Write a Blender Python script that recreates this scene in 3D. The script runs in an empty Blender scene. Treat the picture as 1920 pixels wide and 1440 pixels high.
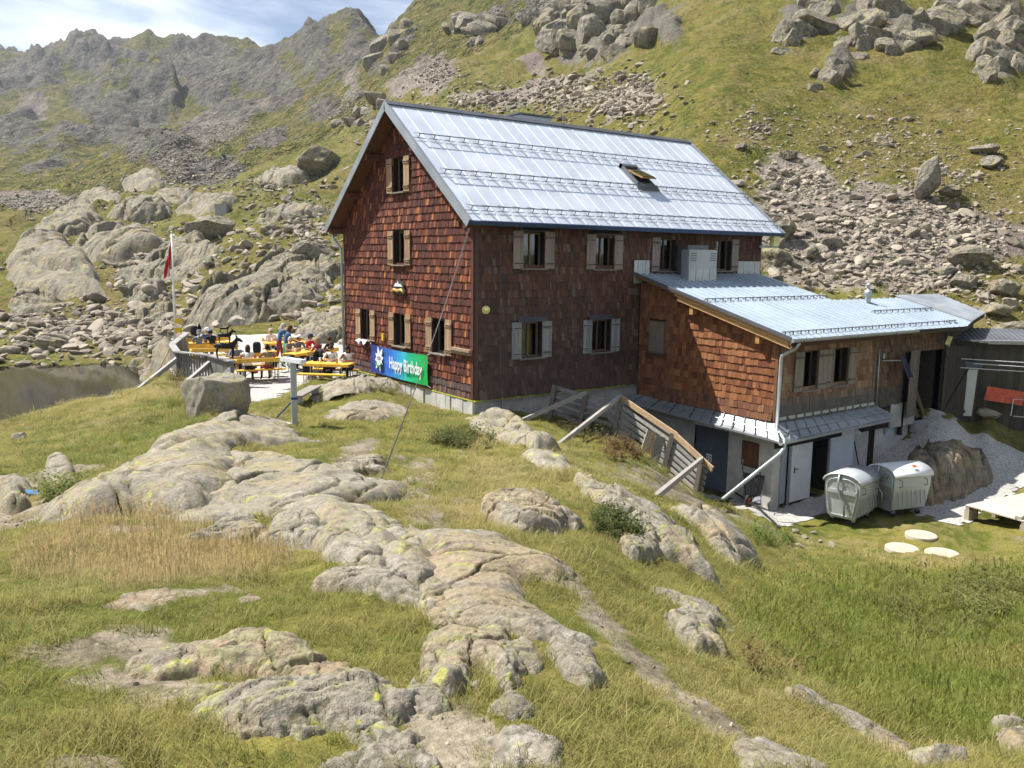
import bpy, bmesh, math, random
import numpy as np
from mathutils import Vector, Matrix, Euler

# ------------------------------------------------------------------ camera, sky, sun, exposure
SC = bpy.context.scene
COL = SC.collection
STATION = np.array([-13.441, -20.586, 4.228])          # where the photographer stands (metres; hut corner = origin)
YAW, PITCH, ROLL, FPX = math.radians(54.213), math.radians(8.604), math.radians(0.59), 1552.15
_f = np.array([math.cos(YAW) * math.cos(PITCH), math.sin(YAW) * math.cos(PITCH), -math.sin(PITCH)])
_r = np.array([math.sin(YAW), -math.cos(YAW), 0.0])
_u = np.cross(_r, _f)
RIGHT = math.cos(ROLL) * _r + math.sin(ROLL) * _u
UP = -math.sin(ROLL) * _r + math.cos(ROLL) * _u
cam_data = bpy.data.cameras.new('camera')
cam = bpy.data.objects.new('camera', cam_data)
COL.objects.link(cam)
cam_data.sensor_fit = 'HORIZONTAL'
cam_data.sensor_width = 36.0
cam_data.lens = FPX / 1920.0 * 36.0
cam_data.clip_start, cam_data.clip_end = 0.05, 9000.0
cam.matrix_world = Matrix(((RIGHT[0], UP[0], -_f[0], STATION[0]), (RIGHT[1], UP[1], -_f[1], STATION[1]),
                           (RIGHT[2], UP[2], -_f[2], STATION[2]), (0, 0, 0, 1)))
SC.camera = cam

SUN = np.array([-1.0, 1.47, 2.585]); SUN /= np.linalg.norm(SUN)
SUN_EL = math.asin(SUN[2]); SUN_AZ = math.atan2(SUN[0], SUN[1])      # sky rotation is measured from +Y towards +X
world = bpy.data.worlds.new('World'); SC.world = world; world.use_nodes = True
wn, wl = world.node_tree.nodes, world.node_tree.links
wn.clear()
w_out = wn.new('ShaderNodeOutputWorld'); w_bg = wn.new('ShaderNodeBackground')
w_sky = wn.new('ShaderNodeTexSky'); w_sky.sky_type = 'NISHITA'; w_sky.sun_disc = False
w_sky.sun_elevation = SUN_EL; w_sky.sun_rotation = SUN_AZ
w_sky.altitude = 2200; w_sky.air_density = 1.0; w_sky.dust_density = 1.2; w_sky.ozone_density = 1.0
w_bg.inputs[1].default_value = 0.06
# thin streaky high cloud over the whole dome
w_co = wn.new('ShaderNodeTexCoord'); w_sep = wn.new('ShaderNodeSeparateXYZ'); w_div = wn.new('ShaderNodeVectorMath'); w_div.operation = 'DIVIDE'
w_zc = wn.new('ShaderNodeMath'); w_zc.operation = 'ADD'; w_zc.inputs[1].default_value = 0.12
w_cmb = wn.new('ShaderNodeCombineXYZ')
wl.new(w_co.outputs['Generated'], w_sep.inputs[0]); wl.new(w_sep.outputs[2], w_zc.inputs[0])
for i in range(3): wl.new(w_zc.outputs[0], w_cmb.inputs[i])
wl.new(w_co.outputs['Generated'], w_div.inputs[0]); wl.new(w_cmb.outputs[0], w_div.inputs[1])
w_map = wn.new('ShaderNodeMapping'); w_map.inputs['Rotation'].default_value = (0, 0, 0.5); w_map.inputs['Scale'].default_value = (0.5, 0.95, 0.0)
w_map.inputs['Location'].default_value = (0.35, 0.1, 0)
wl.new(w_div.outputs[0], w_map.inputs[0])
w_n = wn.new('ShaderNodeTexNoise'); w_n.inputs['Scale'].default_value = 1.15; w_n.inputs['Detail'].default_value = 7; w_n.inputs['Roughness'].default_value = 0.52
w_n.inputs['Distortion'].default_value = 0.5
wl.new(w_map.outputs[0], w_n.inputs['Vector'])
w_rmp = wn.new('ShaderNodeMapRange'); w_rmp.inputs[1].default_value = 0.43; w_rmp.inputs[2].default_value = 0.67; w_rmp.inputs[4].default_value = 0.9
w_rmp.interpolation_type = 'SMOOTHSTEP'
wl.new(w_n.outputs[0], w_rmp.inputs[0])
w_mix = wn.new('ShaderNodeMix'); w_mix.data_type = 'RGBA'
w_mix.inputs[7].default_value = (13.0, 13.4, 14.0, 1)
wl.new(w_rmp.outputs[0], w_mix.inputs[0]); wl.new(w_sky.outputs[0], w_mix.inputs[6])
wl.new(w_mix.outputs[2], w_bg.inputs[0]); wl.new(w_bg.outputs[0], w_out.inputs[0])

sun_data = bpy.data.lights.new('sun', 'SUN'); sun_data.energy = 5.0; sun_data.angle = math.radians(0.53); sun_data.color = (1.0, 0.955, 0.88)
sun = bpy.data.objects.new('sun', sun_data); COL.objects.link(sun)
sun.rotation_euler = Vector(-SUN).to_track_quat('-Z', 'Y').to_euler()
sun.location = (-30, 45, 80)
SC.view_settings.view_transform = 'Standard'; SC.view_settings.look = 'None'
SC.view_settings.exposure = 1.02; SC.view_settings.gamma = 1.0; SC.view_settings.use_curve_mapping = False
SC.cycles.max_bounces = 5; SC.cycles.diffuse_bounces = 2; SC.cycles.glossy_bounces = 2; SC.cycles.transmission_bounces = 3
SC.cycles.transparent_max_bounces = 4; SC.cycles.volume_bounces = 0; SC.cycles.caustics_reflective = False; SC.cycles.caustics_refractive = False
SC.cycles.use_adaptive_sampling = True; SC.cycles.adaptive_threshold = 0.02
SC.cycles.use_denoising = True

# ------------------------------------------------------------------ surveying helpers (sighting from the station -> metres)
def ray(px, py):
    px = np.asarray(px, float); py = np.asarray(py, float)
    return _f + RIGHT * ((px - 960) / FPX)[..., None] + UP * ((720 - py) / FPX)[..., None]
def at(px, py, dep): return STATION + ray(px, py) * np.asarray(dep, float)[..., None]
def on_axis(px, py, axis, val):
    d = ray(px, py); return STATION + d * ((val - STATION[axis]) / d[..., axis])[..., None]
def on_z(px, py, z): return on_axis(px, py, 2, z)
def depth_of(P): return (np.asarray(P) - STATION) @ _f
def sight(P):
    d = np.asarray(P, float) - STATION; k = d @ _f
    return np.stack([960 + FPX * (d @ RIGHT) / k, 720 - FPX * (d @ UP) / k], -1)

# ------------------------------------------------------------------ noise
_rs = np.random.RandomState(7); _perm = _rs.permutation(256); _perm = np.concatenate([_perm, _perm, _perm])
_g2 = _rs.uniform(0, 2 * np.pi, 256); _g2 = np.stack([np.cos(_g2), np.sin(_g2)], 1)
_g3 = _rs.normal(size=(256, 3)); _g3 /= np.linalg.norm(_g3, axis=1)[:, None]
_p32 = _perm.astype(np.int32); _g2f = _g2.astype(np.float32)
def perlin2(x, y, seed=0):
    x = np.asarray(x, np.float64) + seed * 17.31; y = np.asarray(y, np.float64) + seed * 5.77
    xi = np.floor(x); yi = np.floor(y); xf = (x - xi).astype(np.float32); yf = (y - yi).astype(np.float32)
    xi = xi.astype(np.int32) & 255; yi = yi.astype(np.int32) & 255
    u = xf * xf * xf * (xf * (xf * 6 - 15) + 10); v = yf * yf * yf * (yf * (yf * 6 - 15) + 10)
    pa = _p32[xi]; pb = _p32[xi + 1]
    gx = _g2f[:, 0]; gy = _g2f[:, 1]
    def g(h, dx, dy): return gx[h] * dx + gy[h] * dy
    a = g(_p32[pa + yi], xf, yf); b = g(_p32[pb + yi], xf - 1, yf); c = g(_p32[pa + yi + 1], xf, yf - 1); d = g(_p32[pb + yi + 1], xf - 1, yf - 1)
    a = a + u * (b - a); c = c + u * (d - c)
    return (a + v * (c - a)) * np.float32(1.5)
def perlin3(p, seed=0):
    p = np.asarray(p, float) + seed * 11.13
    i = np.floor(p).astype(int); f = p - i; i &= 255
    w = f * f * f * (f * (f * 6 - 15) + 10)
    def g(a, b, c):
        k = _g3[_perm[_perm[_perm[i[:, 0] + a] + i[:, 1] + b] + i[:, 2] + c]]
        return np.sum(k * (f - np.array([a, b, c])), 1)
    def lx(b, c): return g(0, b, c) * (1 - w[:, 0]) + g(1, b, c) * w[:, 0]
    def ly(c): return lx(0, c) * (1 - w[:, 1]) + lx(1, c) * w[:, 1]
    return (ly(0) * (1 - w[:, 2]) + ly(1) * w[:, 2]) * 1.6
def fbm2(x, y, oct=4, seed=0, gain=0.5):
    s = 0; a = 1.0
    for o in range(oct):
        s = s + a * perlin2(x * 2 ** o, y * 2 ** o, seed + o); a *= gain
    return s
def ridged2(x, y, oct=4, seed=0, gain=0.5):
    s = 0; a = 1.0
    for o in range(oct):
        s = s + a * (1 - 2 * np.abs(perlin2(x * 2 ** o, y * 2 ** o, seed + o))); a *= gain
    return s
def smooth(a, b, x):
    t = np.clip((x - a) / (b - a), 0, 1); return t * t * (3 - 2 * t)
def poly_dist(x, y, poly):
    """signed distance (inside positive) of points to a closed polygon"""
    x = np.asarray(x, float); y = np.asarray(y, float); P = np.asarray(poly, float); n = len(P)
    d2 = np.full(x.shape, 1e18); ins = np.zeros(x.shape, bool)
    for i in range(n):
        ax, ay = P[i]; bx, by = P[(i + 1) % n]; ex, ey = bx - ax, by - ay
        t = np.clip(((x - ax) * ex + (y - ay) * ey) / (ex * ex + ey * ey + 1e-12), 0, 1)
        d2 = np.minimum(d2, (x - ax - t * ex) ** 2 + (y - ay - t * ey) ** 2)
        c = ((ay > y) != (by > y)) & (x < (bx - ax) * (y - ay) / (by - ay + 1e-12) + ax); ins ^= c
    d = np.sqrt(d2); return np.where(ins, d, -d)
def line_dist(x, y, pts):
    P = np.asarray(pts, float); d2 = np.full(np.shape(x), 1e18)
    for i in range(len(P) - 1):
        ax, ay = P[i]; ex, ey = P[i + 1] - P[i]
        t = np.clip(((x - ax) * ex + (y - ay) * ey) / (ex * ex + ey * ey + 1e-12), 0, 1)
        d2 = np.minimum(d2, (x - ax - t * ex) ** 2 + (y - ay - t * ey) ** 2)
    return np.sqrt(d2)

# ------------------------------------------------------------------ materials
class NT:
    """small wrapper that strings shader nodes together"""
    def __init__(s, name):
        s.m = bpy.data.materials.new(name); s.m.use_nodes = True; s.n = s.m.node_tree.nodes; s.l = s.m.node_tree.links
        s.n.clear(); s.out = s.n.new('ShaderNodeOutputMaterial'); s.b = s.n.new('ShaderNodeBsdfPrincipled'); s.l.new(s.b.outputs[0], s.out.inputs[0])
        s.b.inputs['Specular IOR Level'].default_value = 0.3; s.b.inputs['Roughness'].default_value = 0.85
    def set(s, key, v):
        i = s.b.inputs[key]
        if hasattr(v, 'node'): s.l.new(v, i)
        else: i.default_value = v
        return s
    def _in(s, sock, v):
        if hasattr(v, 'node'): s.l.new(v, sock)
        else: sock.default_value = v
    def coord(s, kind='Object', scale=(1, 1, 1), rot=(0, 0, 0)):
        if kind == 'World':
            o = s.n.new('ShaderNodeNewGeometry').outputs['Position']
        else: o = s.n.new('ShaderNodeTexCoord').outputs[kind]
        m = s.n.new('ShaderNodeMapping'); m.inputs['Scale'].default_value = scale; m.inputs['Rotation'].default_value = rot
        s.l.new(o, m.inputs[0]); return m.outputs[0]
    def noise(s, vec, scale, detail=4, rough=0.55, dist=0.0):
        t = s.n.new('ShaderNodeTexNoise'); t.inputs['Scale'].default_value = scale; t.inputs['Detail'].default_value = detail
        t.inputs['Roughness'].default_value = rough; t.inputs['Distortion'].default_value = dist; s.l.new(vec, t.inputs['Vector']); return t.outputs[0]
    def voronoi(s, vec, scale, feature='F1', out=0, rnd=1.0):
        t = s.n.new('ShaderNodeTexVoronoi'); t.feature = feature; t.inputs['Scale'].default_value = scale; t.inputs['Randomness'].default_value = rnd
        s.l.new(vec, t.inputs['Vector']); return t.outputs[out]
    def ramp(s, v, a, b, lo=0.0, hi=1.0):
        m = s.n.new('ShaderNodeMapRange'); m.interpolation_type = 'SMOOTHSTEP'
        s._in(m.inputs[0], v); m.inputs[1].default_value = a; m.inputs[2].default_value = b; m.inputs[3].default_value = lo; m.inputs[4].default_value = hi
        return m.outputs[0]
    def mix(s, f, a, b, mode='MIX'):
        m = s.n.new('ShaderNodeMix'); m.data_type = 'RGBA'; m.blend_type = mode
        s._in(m.inputs[0], f)
        for k, v in ((6, a), (7, b)):
            if isinstance(v, tuple) and len(v) == 3: v = v + (1,)
            s._in(m.inputs[k], v)
        return m.outputs[2]
    def math(s, op, a, b=0.0):
        m = s.n.new('ShaderNodeMath'); m.operation = op; s._in(m.inputs[0], a); s._in(m.inputs[1], b); return m.outputs[0]
    def attr(s, name, out='Color', kind='GEOMETRY'):
        a = s.n.new('ShaderNodeAttribute'); a.attribute_name = name; a.attribute_type = kind; return a.outputs[out]
    def sep(s, v):
        q = s.n.new('ShaderNodeSeparateColor'); s.l.new(v, q.inputs[0]); return q.outputs
    def bump(s, h, strength=0.4, dist=0.02, normal=None):
        b = s.n.new('ShaderNodeBump'); b.inputs['Strength'].default_value = strength; b.inputs['Distance'].default_value = dist
        s.l.new(h, b.inputs['Height'])
        if normal is not None: s.l.new(normal, b.inputs['Normal'])
        s.l.new(b.outputs[0], s.b.inputs['Normal']); return b.outputs[0]

M = {}
def plain(name, col, rough=0.7, metal=0.0, var=0.25, scale=9.0, spec=0.3, bump=0.0):
    t = NT(name); v = t.coord('Object')
    n = t.noise(v, scale, 5, 0.6)
    dark = tuple(c * (1 - var) for c in col); lite = tuple(min(1, c * (1 + var)) for c in col)
    t.set('Base Color', t.mix(t.ramp(n, 0.3, 0.7), dark, lite)).set('Roughness', rough).set('Metallic', metal)
    t.b.inputs['Specular IOR Level'].default_value = spec
    if bump: t.bump(n, bump, 0.01)
    M[name] = t.m; return t.m

def rock_mat(name, fine, dist, bump):
    t = NT(name); v = t.coord('World'); c = t.attr('mask'); n = t.noise(v, fine, 5, 0.72, 0.15)
    c = t.mix(t.ramp(n, 0.3, 0.6, 0.65, 0.0), c, t.mix(1.0, c, (0.5, 0.49, 0.47), 'MULTIPLY')); c = t.mix(t.ramp(n, 0.55, 0.75, 0.0, 0.55), c, t.mix(1.0, c, (1.4, 1.38, 1.36), 'MULTIPLY'))
    t.set('Base Color', c).set('Roughness', 0.9); t.b.inputs['Specular IOR Level'].default_value = 0.2; t.bump(n, bump, dist); M[name] = t.m
rock_mat('rock_near', 30, 0.03, 1.0); rock_mat('rock_mid', 2.2, 0.45, 1.0); rock_mat('rock_far', 1.6, 0.6, 1.0)

# loose stones share one material, tinted by each stone
t = NT('stone'); v = t.coord('World')
oi = t.n.new('ShaderNodeObjectInfo').outputs['Random']
r1 = t.mix(t.ramp(oi, 0, 1), (0.21, 0.175, 0.14), (0.38, 0.325, 0.26)); n1 = t.noise(v, 5.0, 5, 0.68, 0.3)
r1 = t.mix(t.ramp(n1, 0.52, 0.62, 0, 0.45), r1, (0.27, 0.285, 0.18)); r1 = t.mix(t.ramp(n1, 0.42, 0.3, 0, 0.7), r1, t.mix(1.0, r1, (0.5, 0.47, 0.44), 'MULTIPLY'))
t.set('Base Color', r1).set('Roughness', 0.92); t.bump(n1, 0.7, 0.1)
M['stone'] = t.m

# the ground: natural colour patch by patch, finer mottling from one noise
def turf_mat(name, fine, dist, bump, amt):
    t = NT(name); v = t.coord('World'); c = t.attr('mask'); n = t.noise(v, fine, 4, 0.72, 0.1)
    c = t.mix(t.ramp(n, 0.28, 0.72, amt, 0.0), c, t.mix(1.0, c, (0.35, 0.37, 0.34), 'MULTIPLY')); c = t.mix(t.ramp(n, 0.55, 0.8, 0.0, 0.5), c, t.mix(1.0, c, (1.5, 1.45, 1.5), 'MULTIPLY'))
    t.set('Base Color', c).set('Roughness', 0.95); t.b.inputs['Specular IOR Level'].default_value = 0.1; t.bump(n, bump, dist); M[name] = t.m
turf_mat('turf', 19.0, 0.05, 0.6, 0.75); turf_mat('turf_hill', 2.3, 0.6, 0.9, 0.7); turf_mat('turf_far', 0.22, 9.0, 1.0, 0.8)

# blades and leaves, tinted by tuft
def leafy(name, rough=0.7, trans=0.35):
    t = NT(name); tint = t.attr('tint', 'Color', 'INSTANCER'); h = t.attr('along', 'Fac')
    c = t.mix(t.ramp(h, 0.0, 1.0, 0.0, 0.45), tint, t.mix(1.0, tint, (1.45, 1.25, 1.0), 'MULTIPLY'))
    t.set('Base Color', c).set('Roughness', rough); t.b.inputs['Specular IOR Level'].default_value = 0.25
    tr = t.n.new('ShaderNodeBsdfTranslucent'); t.l.new(c, tr.inputs[0]); mx = t.n.new('ShaderNodeMixShader'); mx.inputs[0].default_value = trans
    t.l.new(t.b.outputs[0], mx.inputs[1]); t.l.new(tr.outputs[0], mx.inputs[2]); t.l.new(mx.outputs[0], t.out.inputs[0]); M[name] = t.m
leafy('blade', 0.7, 0.45)

# wood that takes the colour of each board or shingle from its own tint
def wood_mat(name, grain=(22, 22, 1.6), rough=0.8, amt=0.55):
    t = NT(name); tint = t.attr('tint'); v = t.coord('World', grain); n = t.noise(v, 1.4, 6, 0.7, 0.2); n2 = t.noise(t.coord('World'), 1.1, 4, 0.6)
    c = t.mix(t.ramp(n, 0.3, 0.7, 0, amt), tint, t.mix(1.0, tint, (0.42, 0.38, 0.36), 'MULTIPLY'))
    c = t.mix(t.ramp(n2, 0.45, 0.7, 0, 0.25), c, t.mix(1.0, c, (0.7, 0.7, 0.74), 'MULTIPLY'))
    t.set('Base Color', c).set('Roughness', rough); t.bump(n, 0.35, 0.01); M[name] = t.m
wood_mat('wood_v'); wood_mat('wood_x', (1.6, 22, 22)); wood_mat('wood_y', (22, 1.6, 22)); wood_mat('wood_any', (7, 7, 7))

def metal_mat(name, col, rough, metal, streak=0.2, spec=0.5):
    t = NT(name); v = t.coord('World'); n = t.noise(t.coord('World', (1, 1, 1)), 0.9, 5, 0.6, 0.3); n2 = t.noise(t.coord('World', (9, 1.2, 1.2)), 1.3, 5, 0.7)
    tn = t.attr('tone', 'Fac')
    c = t.mix(t.ramp(n, 0.3, 0.7, 0, 1), tuple(x * (1 - streak) for x in col), col); c = t.mix(t.ramp(n2, 0.5, 0.75, 0, streak), c, tuple(x * 0.7 for x in col))
    c = t.mix(t.math('MULTIPLY', tn, 0.12), c, (0.3, 0.32, 0.36))
    t.set('Base Color', c).set('Metallic', metal).set('Roughness', t.ramp(n, 0.25, 0.75, rough * 0.85, rough * 1.15)); t.b.inputs['Specular IOR Level'].default_value = spec
    t.bump(n, 0.06, 0.05); M[name] = t.m
metal_mat('roof_metal', (0.70, 0.75, 0.83), 0.55, 0.5, 0.04)
metal_mat('annex_metal', (0.50, 0.58, 0.66), 0.5, 0.5, 0.08)
metal_mat('zinc', (0.42, 0.45, 0.48), 0.45, 0.6, 0.2)
metal_mat('galvanised', (0.50, 0.54, 0.55), 0.5, 0.45, 0.25)
metal_mat('dark_steel', (0.16, 0.17, 0.19), 0.5, 0.5, 0.2)
plain('black_plastic', (0.02, 0.02, 0.022), 0.5); plain('white_paint', (0.72, 0.73, 0.74), 0.5, 0, 0.06, 3); plain('concrete', (0.34, 0.34, 0.33), 0.9, 0, 0.2, 2.5, 0.2, 0.3)
plain('plaster', (0.47, 0.46, 0.43), 0.9, 0, 0.14, 2.0, 0.2, 0.2); plain('dark_inside', (0.018, 0.016, 0.016), 0.9); plain('grey_door', (0.40, 0.44, 0.48), 0.5, 0.1, 0.07, 2)
plain('blue_grey_door', (0.10, 0.12, 0.15), 0.5, 0.1, 0.12, 2); plain('curtain', (0.62, 0.60, 0.57), 0.9, 0, 0.1, 6); plain('sealant_yellow', (0.42, 0.44, 0.05), 0.6)
plain('cable', (0.10, 0.095, 0.09), 0.6, 0.2); plain('table_yellow', (0.76, 0.44, 0.05), 0.45, 0, 0.12, 5, 0.4); plain('table_frame', (0.45, 0.47, 0.44), 0.5, 0.2)
plain('iron_black', (0.014, 0.013, 0.013), 0.55, 0.2); plain('red_paint', (0.50, 0.10, 0.055), 0.6); plain('orange_red', (0.62, 0.09, 0.035), 0.5); plain('rubber', (0.025, 0.025, 0.025), 0.8)
plain('cover_concrete', (0.42, 0.37, 0.29), 0.9, 0, 0.12, 6, 0.2, 0.3); plain('blue_strap', (0.02, 0.05, 0.20), 0.7); plain('sign_yellow', (0.62, 0.45, 0.02), 0.6); plain('blue_paint', (0.05, 0.20, 0.50), 0.8)
plain('solar_cell', (0.02, 0.03, 0.08), 0.2, 0.2, 0.2, 20, 0.6); plain('white_cloth', (0.75, 0.75, 0.77), 0.9, 0, 0.06); plain('floodlight_lens', (0.75, 0.70, 0.30), 0.35)
t = NT('glass'); tp = t.n.new('ShaderNodeBsdfTransparent'); tp.inputs[0].default_value = (0.72, 0.76, 0.78, 1); gs = t.n.new('ShaderNodeBsdfGlossy'); gs.inputs[0].default_value = (0.9, 0.95, 1.0, 1); gs.inputs['Roughness'].default_value = 0.02
fr = t.n.new('ShaderNodeFresnel'); fr.inputs[0].default_value = 1.9; mx = t.n.new('ShaderNodeMixShader'); t.l.new(fr.outputs[0], mx.inputs[0]); t.l.new(tp.outputs[0], mx.inputs[1]); t.l.new(gs.outputs[0], mx.inputs[2]); t.l.new(mx.outputs[0], t.out.inputs[0]); M['glass'] = t.m
t = NT('gravel'); v = t.coord('World'); vc = t.voronoi(v, 32, 'F1', 1); vd = t.voronoi(v, 32, 'F1', 0); n3 = t.noise(v, 7, 5, 0.7)
c = t.mix(t.ramp(t.sep(vc)[0], 0, 1), (0.26, 0.25, 0.232), (0.50, 0.485, 0.455)); c = t.mix(t.ramp(n3, 0.55, 0.75, 0, 0.4), c, (0.24, 0.225, 0.2))
t.set('Base Color', c).set('Roughness', 0.95); t.bump(t.math('ADD', t.math('MULTIPLY', vd, -1.0), n3), 0.4, 0.02); M['gravel'] = t.m
t = NT('pond_water'); v = t.coord('World'); t.set('Base Color', (0.022, 0.018, 0.008, 1)).set('Roughness', 0.03); t.b.inputs['Specular IOR Level'].default_value = 0.5; t.b.inputs['IOR'].default_value = 1.33
t.bump(t.math('ADD', t.noise(v, 2.2, 4, 0.6, 0.4), t.math('MULTIPLY', t.noise(v, 11, 3, 0.6), 0.2)), 0.03, 0.03); M['pond_water'] = t.m

# ------------------------------------------------------------------ generic mesh builder
class MB:
    def __init__(s): s.v = []; s.f = []; s.c = []; s.mi = []
    def add(s, vs, fs, tint=(0.5, 0.5, 0.5), mi=0):
        o = len(s.v); s.v += [tuple(map(float, p)) for p in vs]; s.f += [tuple(i + o for i in f) for f in fs]; s.c += [tint] * len(vs); s.mi += [mi] * len(fs); return s
    def box(s, c, size, rot=None, tint=(0.5, 0.5, 0.5), mi=0):
        hx, hy, hz = size[0] / 2, size[1] / 2, size[2] / 2
        P = [Vector((x, y, z)) for x in (-hx, hx) for y in (-hy, hy) for z in (-hz, hz)]
        if rot is not None:
            R = rot if isinstance(rot, Matrix) else Euler(rot).to_matrix(); P = [R @ p for p in P]
        P = [p + Vector(c) for p in P]
        return s.add(P, [(0, 1, 3, 2), (4, 6, 7, 5), (0, 4, 5, 1), (2, 3, 7, 6), (0, 2, 6, 4), (1, 5, 7, 3)], tint, mi)
    def beam(s, a, b, w, h, up=(0, 0, 1), tint=(0.5, 0.5, 0.5), mi=0):
        a = Vector(a); b = Vector(b); d = b - a; L = d.length; d.normalize(); u = Vector(up); x = d.cross(u)
        if x.length < 1e-4: x = d.cross(Vector((1, 0, 0)))
        x.normalize(); u = x.cross(d); R = Matrix((d, x, u)).transposed()
        return s.box((a + b) / 2, (L, w, h), R, tint, mi)
    def tube(s, pts, r, n=8, tint=(0.5, 0.5, 0.5), mi=0, cap=True):
        pts = [Vector(p) for p in pts]; rr = r if isinstance(r, (list, tuple)) else [r] * len(pts); o = len(s.v); ref = None
        for i, p in enumerate(pts):
            d = (pts[min(i + 1, len(pts) - 1)] - pts[max(i - 1, 0)]).normalized()
            if ref is None: ref = d.orthogonal().normalized()
            x = (ref - d * ref.dot(d)).normalized(); ref = x; y = d.cross(x)
            for k in range(n):
                a = 2 * math.pi * k / n; s.v.append(tuple(p + (x * math.cos(a) + y * math.sin(a)) * rr[i])); s.c.append(tint)
        for i in range(len(pts) - 1):
            for k in range(n):
                s.f.append((o + i * n + k, o + i * n + (k + 1) % n, o + (i + 1) * n + (k + 1) % n, o + (i + 1) * n + k)); s.mi.append(mi)
        if cap:
            s.f.append(tuple(o + k for k in reversed(range(n)))); s.f.append(tuple(o + (len(pts) - 1) * n + k for k in range(n))); s.mi += [mi, mi]
        return s
    def lathe(s, prof, n=24, c=(0, 0, 0), tint=(0.5, 0.5, 0.5), mi=0, axis='z'):
        o = len(s.v)
        for (r, z) in prof:
            for k in range(n):
                a = 2 * math.pi * k / n; p = (r * math.cos(a), r * math.sin(a), z)
                if axis == 'x': p = (z, r * math.cos(a), r * math.sin(a))
                if axis == 'y': p = (r * math.cos(a), z, r * math.sin(a))
                s.v.append((p[0] + c[0], p[1] + c[1], p[2] + c[2])); s.c.append(tint)
        for i in range(len(prof) - 1):
            for k in range(n):
                s.f.append((o + i * n + k, o + i * n + (k + 1) % n, o + (i + 1) * n + (k + 1) % n, o + (i + 1) * n + k)); s.mi.append(mi)
        return s
    def prism(s, poly, off, tint=(0.5, 0.5, 0.5), mi=0):
        """polygon of 3-D points pushed along off"""
        n = len(poly); P = [Vector(p) for p in poly]; Q = [p + Vector(off) for p in P]
        fs = [tuple(range(n)), tuple(range(2 * n - 1, n - 1, -1))] + [(i, n + i, n + (i + 1) % n, (i + 1) % n) for i in range(n)]
        return s.add(P + Q, fs, tint, mi)
    def mesh(s, name, mats, smooth_=False):
        me = bpy.data.meshes.new(name); me.from_pydata(s.v, [], s.f)
        for m in (mats if isinstance(mats, (list, tuple)) else [mats]): me.materials.append(M[m] if isinstance(m, str) else m)
        if s.v:
            a = me.attributes.new('tint', 'FLOAT_COLOR', 'POINT'); a.data.foreach_set('color', np.array([tuple(c) + (1.0,) for c in s.c], np.float32).ravel())
        if len(set(s.mi)) > 1 or (s.mi and s.mi[0]): me.polygons.foreach_set('material_index', np.array(s.mi, np.int32))
        bm = bmesh.new(); bm.from_mesh(me); bmesh.ops.recalc_face_normals(bm, faces=bm.faces); bm.to_mesh(me); bm.free()
        if smooth_: me.polygons.foreach_set('use_smooth', np.ones(len(me.polygons), bool))
        me.update(); return me
    def build(s, name, mats, parent=None, smooth_=False, **kw):
        return put(name, s.mesh(name, mats, smooth_), parent, **kw)
def put(name, me, parent=None, loc=None, rot=None, scale=None, label=None, cat=None, group=None, kind=None):
    o = bpy.data.objects.new(name, me); COL.objects.link(o)
    if parent is not None: o.parent = parent
    if loc is not None: o.location = loc
    if rot is not None: o.rotation_euler = rot
    if scale is not None: o.scale = scale
    return tag(o, label, cat, group, kind)
def tag(o, label=None, cat=None, group=None, kind=None):
    if label: o['label'] = label
    if cat: o['category'] = cat
    if group: o['group'] = group
    if kind: o['kind'] = kind
    return o
def thing(name, label, cat, loc=(0, 0, 0), rz=0, group=None):
    o = bpy.data.objects.new(name, None); COL.objects.link(o); o.location = loc; o.rotation_euler = (0, 0, rz); o.empty_display_size = 0.2
    return tag(o, label, cat, group)
def grid_mesh(name, X, Y, Z, keep=None, mat=None, mask=None, smooth_=True, wrap=False):
    nr, nc = X.shape; idx = np.arange(nr * nc).reshape(nr, nc)
    if wrap: A = np.concatenate([idx, idx[:, :1]], 1)
    else: A = idx
    q = np.stack([A[:-1, :-1], A[:-1, 1:], A[1:, 1:], A[1:, :-1]], -1).reshape(-1, 4)
    co = np.stack([X, Y, Z], -1).reshape(-1, 3)
    if keep is not None:
        kv = keep.ravel(); q = q[kv[q].any(1)]
        used = np.zeros(len(co), bool); used[q] = True; re = np.cumsum(used) - 1; co = co[used]; q = re[q]
        if mask is not None: mask = mask.reshape(-1, 4)[used]
    me = bpy.data.meshes.new(name); me.vertices.add(len(co)); me.vertices.foreach_set('co', co.astype(np.float32).ravel())
    me.loops.add(len(q) * 4); me.loops.foreach_set('vertex_index', q.astype(np.int32).ravel()); me.polygons.add(len(q))
    me.polygons.foreach_set('loop_start', (np.arange(len(q)) * 4).astype(np.int32)); me.polygons.foreach_set('loop_total', np.full(len(q), 4, np.int32))
    if smooth_: me.polygons.foreach_set('use_smooth', np.ones(len(q), bool))
    if mat: me.materials.append(M[mat])
    if mask is not None:
        a = me.attributes.new('mask', 'FLOAT_COLOR', 'POINT'); a.data.foreach_set('color', mask.astype(np.float32).ravel())
    me.update(calc_edges=True); return me

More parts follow.
